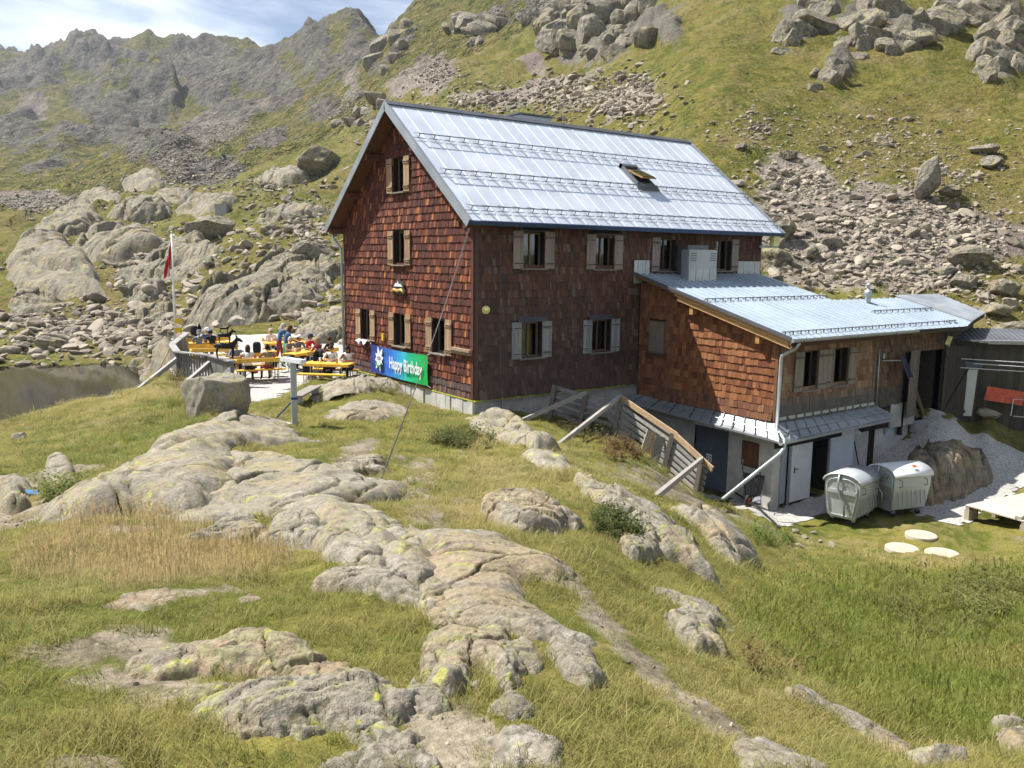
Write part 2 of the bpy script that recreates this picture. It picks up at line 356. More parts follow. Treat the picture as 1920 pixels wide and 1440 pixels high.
# ------------------------------------------------------------------ terrain: levelled sightings (bearing, distance) -> height
COLS = {
 -350: [(1440, 3), (1200, 4.6), (1060, 6.6), (950, 10), (860, 16), (800, 24), (690, 52), (620, 66), (560, 82), (480, 125), (410, 180), (330, 340), (250, 540), (180, 720)],
 0: [(1440, 3), (1300, 3.7), (1200, 4.5), (1100, 5.8), (1030, 7.2), (985, 9.5), (950, 12.5), (900, 15.5), (850, 19), (810, 23), (792, 26), (640, 62), (560, 80), (480, 120), (410, 165), (380, 205), (330, 330), (250, 520), (180, 700)],
 150: [(1300, 3.7), (1100, 5.8), (1010, 7.5), (960, 9.6), (915, 12.5), (870, 16.5), (830, 20), (790, 23.5), (765, 26), (752, 28), (630, 64), (560, 80), (500, 100), (440, 130), (400, 165), (370, 210), (330, 300), (250, 500), (170, 690)],
 300: [(1440, 3), (1300, 3.7), (1200, 4.5), (1100, 5.8), (1000, 7.8), (950, 9.4), (900, 11.6), (860, 14), (820, 18), (790, 21.5), (740, 25), (715, 28), (600, 68), (520, 88), (440, 115), (390, 145), (350, 190), (310, 260), (250, 400), (240, 560), (160, 610), (120, 720)],
 400: [(1000, 7.8), (900, 11.5), (850, 14.5), (800, 18.5), (778, 20.5), (770, 24.5), (735, 27.2), (600, 58), (540, 70), (440, 105), (390, 138), (340, 190), (300, 250), (240, 400), (160, 620)],
 500: [(1440, 3), (1300, 3.7), (1200, 4.5), (1100, 5.8), (1000, 7.8), (950, 9.4), (900, 11.6), (860, 14.2), (830, 17), (790, 21.5), (760, 24.5), (740, 26.3), (600, 54), (500, 72), (440, 92), (390, 120), (340, 160), (300, 220), (250, 320), (180, 500)],
 600: [(1000, 7.8), (900, 11.6), (850, 15.5), (800, 21), (760, 24.5), (730, 27), (712, 29), (600, 52), (560, 58), (480, 75), (420, 98), (360, 130), (330, 150), (280, 185), (230, 260), (150, 420)],
 680: [(330, 140), (250, 175), (180, 240), (120, 330)],
 730: [(1440, 3), (1300, 3.7), (1200, 4.5), (1100, 5.8), (1000, 7.8), (940, 9.8), (880, 13.5), (830, 18), (790, 22), (755, 25), (735, 26.5), (230, 160), (180, 195), (120, 260)],
 820: [(850, 17), (800, 22), (780, 24.2), (220, 130), (180, 150), (100, 225), (0, 320), (-150, 450)],
 960: [(1440, 3), (1300, 3.7), (1200, 4.5), (1100, 5.9), (1000, 8.0), (950, 9.7), (900, 12), (850, 16.5), (815, 21.5), (795, 23.6), (210, 112), (150, 150), (100, 190), (50, 220), (0, 250), (-200, 340)],
 1100: [(1300, 3.8), (1200, 4.7), (1100, 6.2), (1000, 8.6), (900, 12.6), (860, 18), (820, 23.3), (230, 88), (150, 115), (100, 140), (50, 170), (0, 200), (-200, 275)],
 1200: [(1440, 3.05), (1300, 3.95), (1200, 5.1), (1100, 7.2), (1000, 9.8), (930, 13.8), (885, 18.3), (850, 21.8), (240, 74), (180, 86), (100, 108), (50, 125), (0, 150), (-200, 210)],
 1300: [(1300, 4.2), (1200, 5.7), (1100, 8.3), (1040, 10), (985, 13.2), (935, 20.7), (270, 60), (200, 70), (100, 88), (0, 112), (-200, 160)],
 1400: [(1440, 3.1), (1300, 4.6), (1200, 6.8), (1120, 9.4), (1060, 12.2), (1000, 16.5), (965, 21)],
 1500: [(1440, 3.2), (1300, 5.2), (1200, 8.4), (1120, 12), (1060, 16), (1010, 20.6), (985, 22.4), (500, 44), (400, 50), (300, 58), (200, 68), (100, 82), (0, 98), (-200, 135)],
 1600: [(1380, 4.6), (1300, 6.6), (1200, 10), (1120, 13.8), (1060, 17.5), (1010, 21.4), (560, 41), (480, 45)],
 1700: [(1440, 4.1), (1300, 7.2), (1200, 11), (1100, 15.3), (1040, 19.6), (985, 22.8), (870, 27.4), (545, 42), (480, 45), (400, 50), (300, 58), (200, 68), (100, 80), (0, 94), (-200, 130)],
 1820: [(1300, 7.4), (1200, 11), (1080, 17), (1000, 22), (920, 25.6), (850, 27.8), (800, 30.5), (600, 39), (540, 42)],
 1920: [(1440, 4.3), (1300, 7.6), (1200, 11), (1100, 15.2), (1000, 21.6), (930, 25.6), (840, 28.6), (790, 31), (640, 38), (560, 41), (480, 45), (400, 50), (300, 57), (200, 66), (100, 77), (0, 90), (-200, 122)],
 2250: [(1440, 4.2), (1300, 7.2), (1200, 10.4), (1000, 19), (900, 25), (760, 32), (640, 37), (560, 40), (400, 48), (200, 62), (0, 84), (-200, 115)],
}
SKY = [(-350, 118, 980), (-150, 108, 960), (0, 112, 950), (60, 123, 940), (112, 97, 900), (170, 93, 890), (245, 90, 870), (264, 71, 860), (292, 75, 860), (330, 88, 860), (400, 100, 850), (460, 107, 820), (500, 106, 790), (545, 92, 740), (600, 68, 660), (625, 48, 640), (655, 54, 600), (690, 58, 540), (722, 66, 470)]
pts = []
for (px_, py_, dp_) in SKY:
    pts.append(at(px_, py_, dp_)); pts.append(at(px_, py_ + 30, dp_ * 1.12)); pts.append(at(px_, py_ + 90, dp_ * 1.5))
for (px_, py_, dp_) in [(745, 42, 345), (765, 18, 340), (790, -8, 335)]:
    pts.append(at(px_, py_, dp_)); pts.append(at(px_, py_ + 30, dp_ * 1.2)); pts.append(at(px_ - 20, py_ + 80, dp_ * 1.6))
for cx_, rows in COLS.items():
    for (py_, dp_) in rows: pts.append(at(cx_, py_, dp_))
WATER = -2.6
for (px_, py_, z_) in [(20, 720, -3.3), (120, 730, -3.4), (220, 710, -3.3), (60, 700, -3.2), (280, 700, -3.2), (150, 690, -2.95), (0, 681, -2.6), (120, 679, -2.6), (240, 675, -2.55), (310, 676, -2.4), (-200, 700, -3.2), (-150, 740, -3.3)]:
    pts.append(on_z(px_, py_, z_))
# levels taken round the building and under the terrace
for p in [(0, 0, -.42), (0, 3, -.55), (0, 6.5, -.3), (0, 9, -.28), (3, 0, -.75), (2.2, -1.2, -.7), (4.6, -1.5, -1.3), (5.2, -2.6, -2.2), (6.2, -1, -2.6), (6.2, -3.5, -3.0), (5.6, -4.5, -2.95), (6.3, -6.2, -3.08), (7.5, -6.6, -3.08), (9.2, -6.6, -3.06),
          (10.5, -6.4, -2.9), (12, -6.3, -2.5), (13.2, -6.3, -2.2), (14.6, -6.3, -1.3), (16, -6.4, -1.2), (14.2, -7.5, -1.75), (12.4, -8, -2.45), (17.5, -6.8, -1.35), (19, -8, -1.6), (20, -6, -1.3), (5, 5, -.3), (5, 10, -.2), (10, 5, -.3), (13, 10, 0), (14, 4, -.2), (18, -2, -.6), (16, 2, -.3), (20, 2, 0.3), (9, 14, 1.2), (16, 10, 2.2),
          (-2, 10, -.3), (-4.5, 9.2, -.3), (-5.4, 12, -.3), (-4.4, 16, -.3), (-1, 20, -.3), (1, 25, -.3), (4.5, 20, -.3), (2, 14, -.3), (5, 15, -.2), (-2, 27, -.4), (-6.3, 14, -1.0), (-7, 18, -2.3), (-5.4, 22, -2.4), (-3.6, 27, -2.2)]:
    pts.append(np.array(p, float))
pts = np.array(pts)
def polar(x, y):
    dx = x - STATION[0]; dy = y - STATION[1]
    a = np.arctan2(dy, dx) - YAW; a = (a + np.pi) % (2 * np.pi) - np.pi
    return a, np.log(np.maximum(np.hypot(dx, dy), 0.05))
ca, cl = polar(pts[:, 0], pts[:, 1]); ct = (pts[:, 2] - STATION[2]) / np.exp(cl)
KA = 4.0
def tps(r2): return 0.5 * r2 * np.log(r2 + 1e-9)
N_ = len(pts); A_ = np.zeros((N_ + 3, N_ + 3))
A_[:N_, :N_] = tps(((ca[:, None] - ca) * KA) ** 2 + (cl[:, None] - cl) ** 2) + np.eye(N_) * 1e-3
A_[:N_, N_:] = np.stack([np.ones(N_), ca * KA, cl], 1); A_[N_:, :N_] = A_[:N_, N_:].T
W_ = np.linalg.solve(A_, np.concatenate([ct, np.zeros(3)])).astype(np.float32)
def base_tan(a, l):
    out = np.empty(a.shape, np.float32); fa = (a * KA).ravel().astype(np.float32); fl = l.ravel().astype(np.float32); o = out.ravel()
    ca32 = (ca * KA).astype(np.float32); cl32 = cl.astype(np.float32)
    for i in range(0, fa.size, 40000):
        s_ = slice(i, i + 40000); r2 = (fa[s_, None] - ca32) ** 2 + (fl[s_, None] - cl32) ** 2
        o[s_] = (0.5 * r2 * np.log(r2 + 1e-9)) @ W_[:N_] + W_[N_] + W_[N_ + 1] * fa[s_] + W_[N_ + 2] * fl[s_]
    return o.reshape(a.shape)
dense = np.radians(np.arange(-36, 36.001, 0.125)); rest_l = np.radians(np.concatenate([np.arange(36.5, 50, 0.5), np.arange(50, 180, 2.5)])); rest_r = np.radians(np.concatenate([np.arange(-180, -50, 2.5), np.arange(-50, -36, 0.5)]))
AZ = np.concatenate([rest_r, dense, rest_l])
LR = np.concatenate([np.arange(math.log(0.35), math.log(1.6), 0.05), np.arange(math.log(1.6), math.log(40), 0.0095), np.arange(math.log(40), math.log(1500), 0.0062)])
GL, GA = np.meshgrid(LR, AZ, indexing='ij')
ga_c = np.clip(GA, math.radians(-40), math.radians(40))
Lclip = np.maximum(GL, math.log(2.6))
T_ = np.empty(GA.shape, np.float32); in_ = np.abs(AZ) <= math.radians(40)
def up_cr(A, n, ax, st):
    A = np.moveaxis(A, ax, 0); q = np.arange(n) / st; i = np.clip(np.floor(q).astype(int), 0, len(A) - 2); f_ = (q - i)[:, None]
    p0 = A[np.maximum(i - 1, 0)]; p1 = A[i]; p2 = A[i + 1]; p3 = A[np.minimum(i + 2, len(A) - 1)]
    R_ = p1 + 0.5 * f_ * (p2 - p0 + f_ * (2 * p0 - 5 * p1 + 4 * p2 - p3 + f_ * (3 * (p1 - p2) + p3 - p0)))
    return np.moveaxis(R_, 0, ax)
def coarse(a1, l1, st=4):
    ia = np.arange(0, len(a1) + st, st); il = np.arange(0, len(l1) + st, st)
    ext = lambda v, k: np.interp(k, np.arange(len(v)), v) + np.maximum(k - len(v) + 1, 0) * (v[-1] - v[-2])
    ll, aa = np.meshgrid(ext(l1, il), ext(a1, ia), indexing='ij')
    return up_cr(up_cr(base_tan(aa, ll), len(l1), 0, st), len(a1), 1, st)
T_[:, in_] = coarse(AZ[in_], np.maximum(LR, math.log(2.6)))
eL = base_tan(np.full((len(LR), 1), math.radians(40)), Lclip[:, :1]); eR = base_tan(np.full((len(LR), 1), math.radians(-40)), Lclip[:, :1])
wl_ = smooth(-math.pi, math.pi, np.where(GA > 0, math.pi - (GA - math.radians(40)), -math.pi + (math.radians(-40) - GA)))
sideL = AZ > math.radians(40); sideR = AZ < math.radians(-40)
T_[:, sideL] = eL; T_[:, sideR] = eR
GR = np.exp(GL)
T_ = T_ * (np.exp(Lclip) / GR) if False else T_
ZB = STATION[2] + T_ * np.exp(Lclip)
# near the feet the ground is level; away from the view the land settles to a gentle alp
back = smooth(math.radians(44), math.radians(95), np.abs(GA))
z_alp = 2.4 - 0.06 * GR + 0.00002 * GR ** 2; z_alp = np.clip(z_alp, -3.4, 60)
ZB = ZB * (1 - back) + z_alp * back
GX = STATION[0] + GR * np.cos(GA + YAW); GY = STATION[1] + GR * np.sin(GA + YAW)
PXY = sight(np.stack([GX, GY, ZB], -1)); front = np.abs(GA) < math.radians(50)
PX = np.where(front, PXY[..., 0], -9999); PY = np.where(front, PXY[..., 1], -9999)

# land cover: centre (sighting), half-widths, tilt, strength
def blob(px, py, rx, ry, rot=0.0):
    c, s = math.cos(math.radians(rot)), math.sin(math.radians(rot)); dx = PX - px; dy = PY - py
    u = (dx * c + dy * s) / rx; v = (-dx * s + dy * c) / ry
    return np.exp(-(u * u + v * v) * 0.9)
far = smooth(math.log(95), math.log(150), GL)
cover_rock = np.zeros_like(ZB); cover_scree = np.zeros_like(ZB)
for b in [(60, 150, 90, 40, 0), (200, 125, 120, 35, 5), (330, 130, 120, 45, 5), (470, 150, 120, 40, 0), (600, 110, 70, 60, 40), (265, 200, 75, 50, 5), (170, 190, 30, 45, 20), (410, 190, 90, 35, 25), (660, 90, 40, 50, 0), (700, 110, 40, 40, 40),
          (740, 95, 25, 50, 35), (270, 280, 90, 30, 10), (170, 260, 60, 25, -10), (90, 310, 70, 20, -20), (380, 330, 90, 25, 0), (500, 270, 50, 25, -30), (610, 200, 60, 25, -30), (900, 45, 80, 18, 0), (1060, 60, 80, 55, 40), (1150, 50, 70, 60, 40), (1010, 30, 50, 30, 20),
          (1210, 40, 50, 25, -40), (1090, 100, 40, 22, -30), (20, 160, 60, 30, 0), (30, 250, 40, 40, -30), (540, 190, 40, 25, -40), (760, 60, 30, 30, 40)]:
    cover_rock = np.maximum(cover_rock, blob(*b))
for b in [(370, 265, 60, 30, -40), (440, 235, 80, 18, -35), (320, 290, 45, 22, -20), (40, 230, 60, 30, -40), (810, 140, 45, 28, -20), (770, 150, 50, 14, -30), (1010, 175, 70, 22, -20), (1100, 165, 75, 22, -35), (930, 190, 80, 16, 5), (1180, 190, 70, 26, -35), (1060, 205, 70, 20, -10), (1210, 130, 50, 14, -50),
          (280, 130, 50, 14, 10), (650, 130, 30, 18, 60), (90, 380, 90, 14, 0), (990, 120, 30, 10, 0)]:
    cover_scree = np.maximum(cover_scree, blob(*b))
near_scree = np.zeros_like(ZB)
for b in [(1640, 420, 180, 70, 8), (1500, 330, 80, 35, 20), (1800, 440, 130, 45, 5), (1560, 500, 110, 40, 0), (1700, 520, 90, 30, 0), (1180, 190, 50, 22, -35), (1460, 430, 60, 80, 0)]:
    near_scree = np.maximum(near_scree, blob(*b))
hn = fbm2(GX * 0.012, GY * 0.012, 5, 3); hn2 = fbm2(GX * 0.05, GY * 0.05, 4, 9)
cover_rock = np.clip((cover_rock * 1.25 + (hn * 0.5 + hn2 * 0.3) * far - 0.42) * 1.5, 0, 1) * far
cover_rock = np.maximum(cover_rock, far * np.clip((hn2 * 0.8 + hn * 0.5) - 0.25, 0, 1) * smooth(420, 300, PY) * 0.5)
cover_scree = np.clip(np.maximum(cover_scree * 1.3 * far, near_scree * 1.25 * smooth(math.log(36), math.log(44), GL)) + hn2 * 0.15 * (cover_scree + near_scree), 0, 1)
near_rock = np.zeros_like(ZB)
for b in [(1495, 50, 45, 45, 0), (1530, 15, 50, 25, 0), (1635, 45, 80, 35, -10), (1730, 60, 75, 26, -12), (1800, 15, 70, 25, -20), (1885, 80, 42, 90, 0), (1570, 125, 26, 38, 35), (1090, 60, 90, 55, 20), (1010, 40, 50, 30, 0), (1190, 50, 60, 40, -30), (1140, 110, 60, 22, -30), (1250, 60, 30, 40, -40)]:
    near_rock = np.maximum(near_rock, blob(*b))
near_rock = np.clip(near_rock * 1.5 - 0.35 + 0.5 * fbm2(GX * 0.12, GY * 0.12, 3, 17), 0, 1) * smooth(math.log(60), math.log(75), GL)
cover_rock = np.maximum(cover_rock, near_rock); ZB = ZB + near_rock * (0.9 * (ridged2(GX * 0.11, GY * 0.11, 4, 23, 0.6) - 0.5) + 0.6) * np.clip(GR / 90, 0.7, 2.2)
# relief: broken cliffs where bedrock shows, hummocks elsewhere
amp = GR * far
rid = ridged2(GX * 0.011, GY * 0.011, 5, 21, 0.55); rid2 = ridged2(GX * 0.05, GY * 0.05, 4, 31, 0.6); rid3 = ridged2(GX * 0.17, GY * 0.17, 3, 41, 0.6)
ZB = ZB + amp * (0.012 * hn + (0.25 + 0.75 * cover_rock) * (0.015 * (rid - 0.75) + 0.0030 * (rid2 - 0.75)) + cover_rock * 0.0014 * (rid3 - 0.7)) * smooth(math.log(130), math.log(300), GL)
# the shaded buttress on the far wall
bt = smooth(0.30, 0.50, blob(262, 200, 75, 46, 0)); lift = smooth(250, 160, PY) * 18 * bt * (GR > 380); ZB = ZB + lift * (1 + 0.15 * rid2)
mid_ = smooth(math.log(44), math.log(70), GL) * (1 - smooth(math.log(300), math.log(500), GL))
ZB = ZB + mid_ * (0.9 * fbm2(GX * 0.06, GY * 0.06, 4, 51) + 0.35 * fbm2(GX * 0.25, GY * 0.25, 3, 55)) * np.clip(GR / 90, 0.5, 2)
nearw = (1 - smooth(math.log(30), math.log(60), GL))
calm = np.ones_like(ZB)
for q in [(-1.0, 11.0, 1.0, 30.0)]: pass
hut_zone = smooth(2.0, -1.0, poly_dist(GX, GY, [(-0.2, -0.2), (6.5, -0.2), (6.5, -6), (18, -6), (18, 3), (13.2, 9.2), (-0.2, 9.2)]) * -1)
lump = fbm2(GX * 0.55, GY * 0.55, 4, 61) * 0.16 + fbm2(GX * 2.3, GY * 2.3, 3, 65) * 0.035
ZB = ZB + nearw * lump * smooth(math.log(1.2), math.log(3), GL) * np.clip(0.25 + GR / 16, 0, 1) * 0.8

TERR_Z = -0.25
rail_px = [(434, 677), (394, 666), (332, 660), (322, 646), (350, 624)]
RAIL = [on_z(a, b, TERR_Z + 0.92) for a, b in rail_px]
terr_poly = [tuple(p[:2]) for p in RAIL] + [tuple(on_z(a, b, TERR_Z)[:2]) for a, b in [(375, 627), (450, 628), (520, 626), (600, 628), (640, 640)]] + [(2.5, 14.0), (0.0, 9.3), (-0.1, 8.7)] + [tuple(on_z(a, b, TERR_Z)[:2]) for a, b in [(640, 705), (600, 713), (560, 722), (500, 750), (470, 752), (455, 735), (436, 716)]]
dt = poly_dist(GX, GY, terr_poly); wt = smooth(-0.9, 0.15, dt)
ZB = ZB * (1 - wt) + (TERR_Z - 0.03) * wt
pond_poly = [tuple(on_z(a, b, WATER)[:2]) for a, b in [(-420, 700), (-200, 690), (0, 687), (60, 684), (130, 688), (200, 683), (255, 688), (290, 692), (320, 702)]] + [(-6.0, 20.0), (-8.0, 15.5), (-11, 11.5), (-15, 9.5), (-22, 10), (-30, 16)]
dp = poly_dist(GX, GY, pond_poly) + 0.5 * fbm2(GX * 0.5, GY * 0.5, 3, 71)
wp = smooth(-0.3, 0.6, dp); ZB = np.where(dp > -0.3, np.minimum(ZB, WATER + 0.02 - wp * 0.5), np.where(dp > -5, np.maximum(ZB, WATER + 0.04 + np.clip(-dp - 0.3, 0, 3) * 0.03), ZB))

def H(x, y):
    a, l = polar(np.asarray(x, float), np.asarray(y, float))
    ia = np.clip(np.searchsorted(AZ, a) - 1, 0, len(AZ) - 2); il = np.clip(np.searchsorted(LR, l) - 1, 0, len(LR) - 2)
    fa = np.clip((a - AZ[ia]) / (AZ[ia + 1] - AZ[ia]), 0, 1); fl = np.clip((l - LR[il]) / (LR[il + 1] - LR[il]), 0, 1)
    return (ZB[il, ia] * (1 - fa) + ZB[il, ia + 1] * fa) * (1 - fl) + (ZB[il + 1, ia] * (1 - fa) + ZB[il + 1, ia + 1] * fa) * fl
_steps = np.exp(np.arange(math.log(1.8), math.log(1600), 0.008))
def ground(px, py):
    """first point of the land met by a sighting"""
    px = np.atleast_1d(np.asarray(px, float)); py = np.atleast_1d(np.asarray(py, float)); d = ray(px, py)
    P = STATION + d[:, None, :] * _steps[None, :, None]; below = P[..., 2] < H(P[..., 0], P[..., 1])
    k = np.where(below.any(1), below.argmax(1), len(_steps) - 1); k = np.maximum(k, 1); lo = _steps[k - 1]; hi = _steps[k]
    for _ in range(8):
        m = (lo + hi) / 2; Q = STATION + d * m[:, None]; b = Q[:, 2] < H(Q[:, 0], Q[:, 1]); hi = np.where(b, m, hi); lo = np.where(b, lo, m)
    return STATION + d * hi[:, None]
def g1(px, py): return ground([px], [py])[0]

# worn paths and bare soil
def wl_px(pp): return ground([p[0] for p in pp], [p[1] for p in pp])[:, :2]
soil = np.zeros_like(ZB)
for pp, w_ in [([(1060, 1075), (1090, 1115), (1150, 1190), (1215, 1255), (1300, 1320), (1390, 1385), (1500, 1440)], 0.09), ([(690, 826), (655, 862), (628, 900)], 0.22), ([(800, 862), (780, 900), (790, 950), (850, 1000)], 0.2), ([(690, 850), (760, 870), (800, 870)], 0.2),
               ([(150, 1215), (230, 1200), (300, 1230)], 0.16), ([(230, 1270), (330, 1300), (440, 1305)], 0.13), ([(800, 1330), (830, 1380), (850, 1440)], 0.13), ([(350, 1110), (430, 1105)], 0.06), ([(60, 1440), (130, 1425), (200, 1440)], 0.05),
               ([(0, 990), (60, 960), (110, 940)], 0.7), ([(0, 930), (60, 895), (120, 880)], 0.5), ([(420, 800), (470, 790)], 0.3), ([(1240, 925), (1320, 945), (1400, 975)], 0.9)]:
    L_ = wl_px(pp); dd = line_dist(GX, GY, L_); soil = np.maximum(soil, (0.62 if w_ == 0.2 else 1.0) * smooth(w_ * 2.4, w_ * 0.2, dd + 0.6 * w_ * fbm2(GX * 1.7, GY * 1.7, 4, 81, 0.6)))
soil = np.maximum(soil, smooth(-0.7, -0.1, dp) * 0.9); soil = np.maximum(soil, smooth(-0.5, 0.1, dt))
soil = np.maximum(soil, np.clip(fbm2(GX * 0.8, GY * 0.8, 4, 91) - 0.62, 0, 1) * 2.0 * nearw)
dry = np.clip(0.35 + 0.6 * fbm2(GX * 0.22, GY * 0.22, 3, 101), 0, 1)
for b in [(260, 1030, 230, 55, 0), (860, 960, 70, 50, 20), (930, 880, 90, 40, 20), (480, 790, 60, 20, 0), (1700, 760, 30, 30, 0)]: dry = np.maximum(dry, blob(*b) * (PY > 700))

# natural colour of turf, soil, scree and bedrock, patch by patch
def mixc(c, d, f): return c + (np.asarray(d, np.float32) - c) * np.clip(f, 0, 1)[..., None].astype(np.float32)
def sstep(a, b, x): return smooth(a, b, x)
n_big = fbm2(GX * 0.045, GY * 0.045, 4, 111); n_mid = fbm2(GX * 0.5, GY * 0.5, 4, 115, 0.6); n_fi = fbm2(GX * 3.4, GY * 3.4, 3, 121, 0.6)
farv = smooth(math.log(40), math.log(400), GL); n_var = n_mid * (1 - farv) + fbm2(GX * 0.09, GY * 0.09, 4, 131, 0.65) * farv
alb = np.empty(ZB.shape + (3,), np.float32); alb[:] = (0.125, 0.135, 0.024)
alb = mixc(alb, (0.215, 0.19, 0.046), sstep(-0.35, 0.4, n_var)); alb = mixc(alb, (0.20, 0.16, 0.05), sstep(0.0, 0.55, n_big) * 0.8)
alb = mixc(alb, (0.235, 0.195, 0.082), sstep(0.15, 0.7, n_fi) * 0.5); alb = mixc(alb, (0.085, 0.10, 0.02), sstep(-0.1, -0.7, n_fi + 0.5 * n_mid) * 0.7)
alb = mixc(alb, (0.27, 0.215, 0.105), sstep(0.35, 0.9, dry + 0.3 * n_fi) * 0.6)
sc1 = perlin2(GX * 2.1, GY * 2.1, 141); c_soil = mixc(np.zeros_like(alb) + np.float32((0.20, 0.165, 0.12)), (0.31, 0.265, 0.20), sstep(-0.5, 0.5, sc1 + n_fi * 0.6))
c_scr = mixc(np.zeros_like(alb) + np.float32((0.21, 0.175, 0.145)), (0.35, 0.30, 0.25), sstep(-0.6, 0.6, sc1 + rid3 * 0.3)); c_scr = mixc(c_scr, (0.23, 0.185, 0.165), sstep(0.0, 0.5, n_big))
c_bed = mixc(np.zeros_like(alb) + np.float32((0.095, 0.086, 0.077)), (0.195, 0.172, 0.148), sstep(-0.4, 0.5, rid2 * 0.4 - n_var * 0.5)); c_bed = mixc(c_bed, (0.24, 0.255, 0.17), sstep(0.2, 0.7, n_mid * 0.6 + n_big) * 0.5)
alb = mixc(alb, c_soil, sstep(0.3, 0.75, soil + n_fi * 0.35)); alb = mixc(alb, c_scr, sstep(0.38, 0.6, cover_scree + n_var * 0.25 + sc1 * 0.2 * (1 - farv)))
alb = mixc(alb, c_bed, sstep(0.40, 0.58, cover_rock + n_var * 0.30 + rid3 * 0.06))
mask = np.concatenate([alb, np.maximum(cover_rock, cover_scree)[..., None]], -1)
i1 = int(np.searchsorted(LR, math.log(46))); i2 = int(np.searchsorted(LR, math.log(210)))
for nm, a, b, mt in (('ground', 0, i1, 'turf'), ('hillside', i1, i2, 'turf_hill'), ('mountain', i2, len(LR) - 1, 'turf_far')):
    s_ = slice(a, b + 1)
    put(nm, grid_mesh(nm, GX[s_], GY[s_], ZB[s_], mat=mt, mask=mask[s_], wrap=True), kind='structure')
# the last metre round the photographer's feet
mbf = MB(); n0 = len(AZ); mbf.add([(GX[0, k], GY[0, k], ZB[0, k]) for k in range(0, n0, 12)] + [(STATION[0], STATION[1], float(ZB[0].mean()))], [])
nn = len(mbf.v) - 1; mbf.f = [(k, (k + 1) % nn, nn) for k in range(nn)]; mbf.mi = [0] * nn; mbf.build('ground', 'turf', kind='structure')

# pond and gravel sheets
def sheet(name, poly, z, mat, spacing, edge=0.0, follow=None, seed=0, trim=0.0):
    P = np.array(poly); x0, y0 = P.min(0) - 0.5; x1, y1 = P.max(0) + 0.5
    X, Y = np.meshgrid(np.arange(x0, x1, spacing), np.arange(y0, y1, spacing)); d = poly_dist(X, Y, poly) + edge * fbm2(X * 1.3, Y * 1.3, 3, seed)
    Z = np.full(X.shape, z) if follow is None else H(X, Y) + follow
    return put(name, grid_mesh(name, X, Y, Z, keep=d > trim, mat=mat), kind='structure')
sheet('pond', pond_poly, WATER, 'pond_water', 0.5, 0.0, trim=-1.6)
sheet('gravel_terrace', terr_poly, TERR_Z, 'gravel', 0.12, 0.3, seed=5)
yard_px = [(1365, 940), (1420, 965), (1462, 985), (1520, 968), (1570, 950), (1640, 945), (1700, 950), (1770, 978), (1800, 985), (1850, 940), (1920, 905), (1990, 880), (1990, 845), (1920, 850), (1880, 835), (1850, 815), (1800, 800), (1770, 790)]
YARD = [tuple(p) for p in wl_px(yard_px)] + [(16.3, -5.7), (11, -5.7), (7, -5.7), (6.7, -2.2), (5.6, -2.8)]
sheet('gravel_yard', YARD, 0, 'gravel', 0.12, 0.25, follow=0.02, seed=8)

# ------------------------------------------------------------------ rock: outcrops that rise out of the turf, and loose boulders
HK = {'near': 0.62, 'mid': 0.85, 'far': 1.0}
NO_GRASS = []          # outlines where no grass grows
def rock_colour(P, kind='near', seed=0, lichen=1.0, warm=0.5, wet=0.0):
    f = {'near': 1.3, 'mid': 0.6, 'far': 0.15}[kind]; p = P * f
    a = perlin3(p * 0.9, seed) + 0.5 * perlin3(p * 2.1, seed + 1); b = perlin3(p * 3.7, seed + 2) + 0.5 * perlin3(p * 8.1, seed + 3); c = perlin3(p * 6.3, seed + 4) + 0.6 * perlin3(p * 15, seed + 5)
    e_ = perlin3(p * 11.0, seed + 6) + 0.6 * perlin3(p * 23.0, seed + 7)
    col = np.zeros(P.shape, np.float32) + np.float32((0.245, 0.232, 0.203))
    col = mixc(col, (0.29, 0.24, 0.18), smooth(0.1, 0.7, a + warm - 0.4)); col = mixc(col, (0.15, 0.14, 0.122), smooth(0.0, 0.7, b) * 0.65)
    col = mixc(col, (0.265, 0.275, 0.165), smooth(0.05, 0.5, c * 0.8 + a * 0.5) * 0.65 * lichen); col = mixc(col, (0.37, 0.36, 0.34), smooth(0.3, 0.65, b * 0.7 - a * 0.6) * 0.7)
    col = mixc(col, (0.10, 0.097, 0.085), smooth(0.25, 0.7, e_ + 0.35 * b) * 0.6); col = mixc(col, (0.36, 0.35, 0.32), smooth(0.35, 0.8, -e_ - 0.2 * b) * 0.5)
    col = mixc(col, (0.38, 0.40, 0.09), smooth(0.62, 0.85, c + 0.3 * b) * 0.75 * lichen)
    if kind != 'near': col = mixc(col, (0.085, 0.082, 0.072), smooth(0.05, 0.55, b * 0.8 + e_ * 0.4) * 0.55)
    return col * np.float32((1.22, 1.15, 1.04))
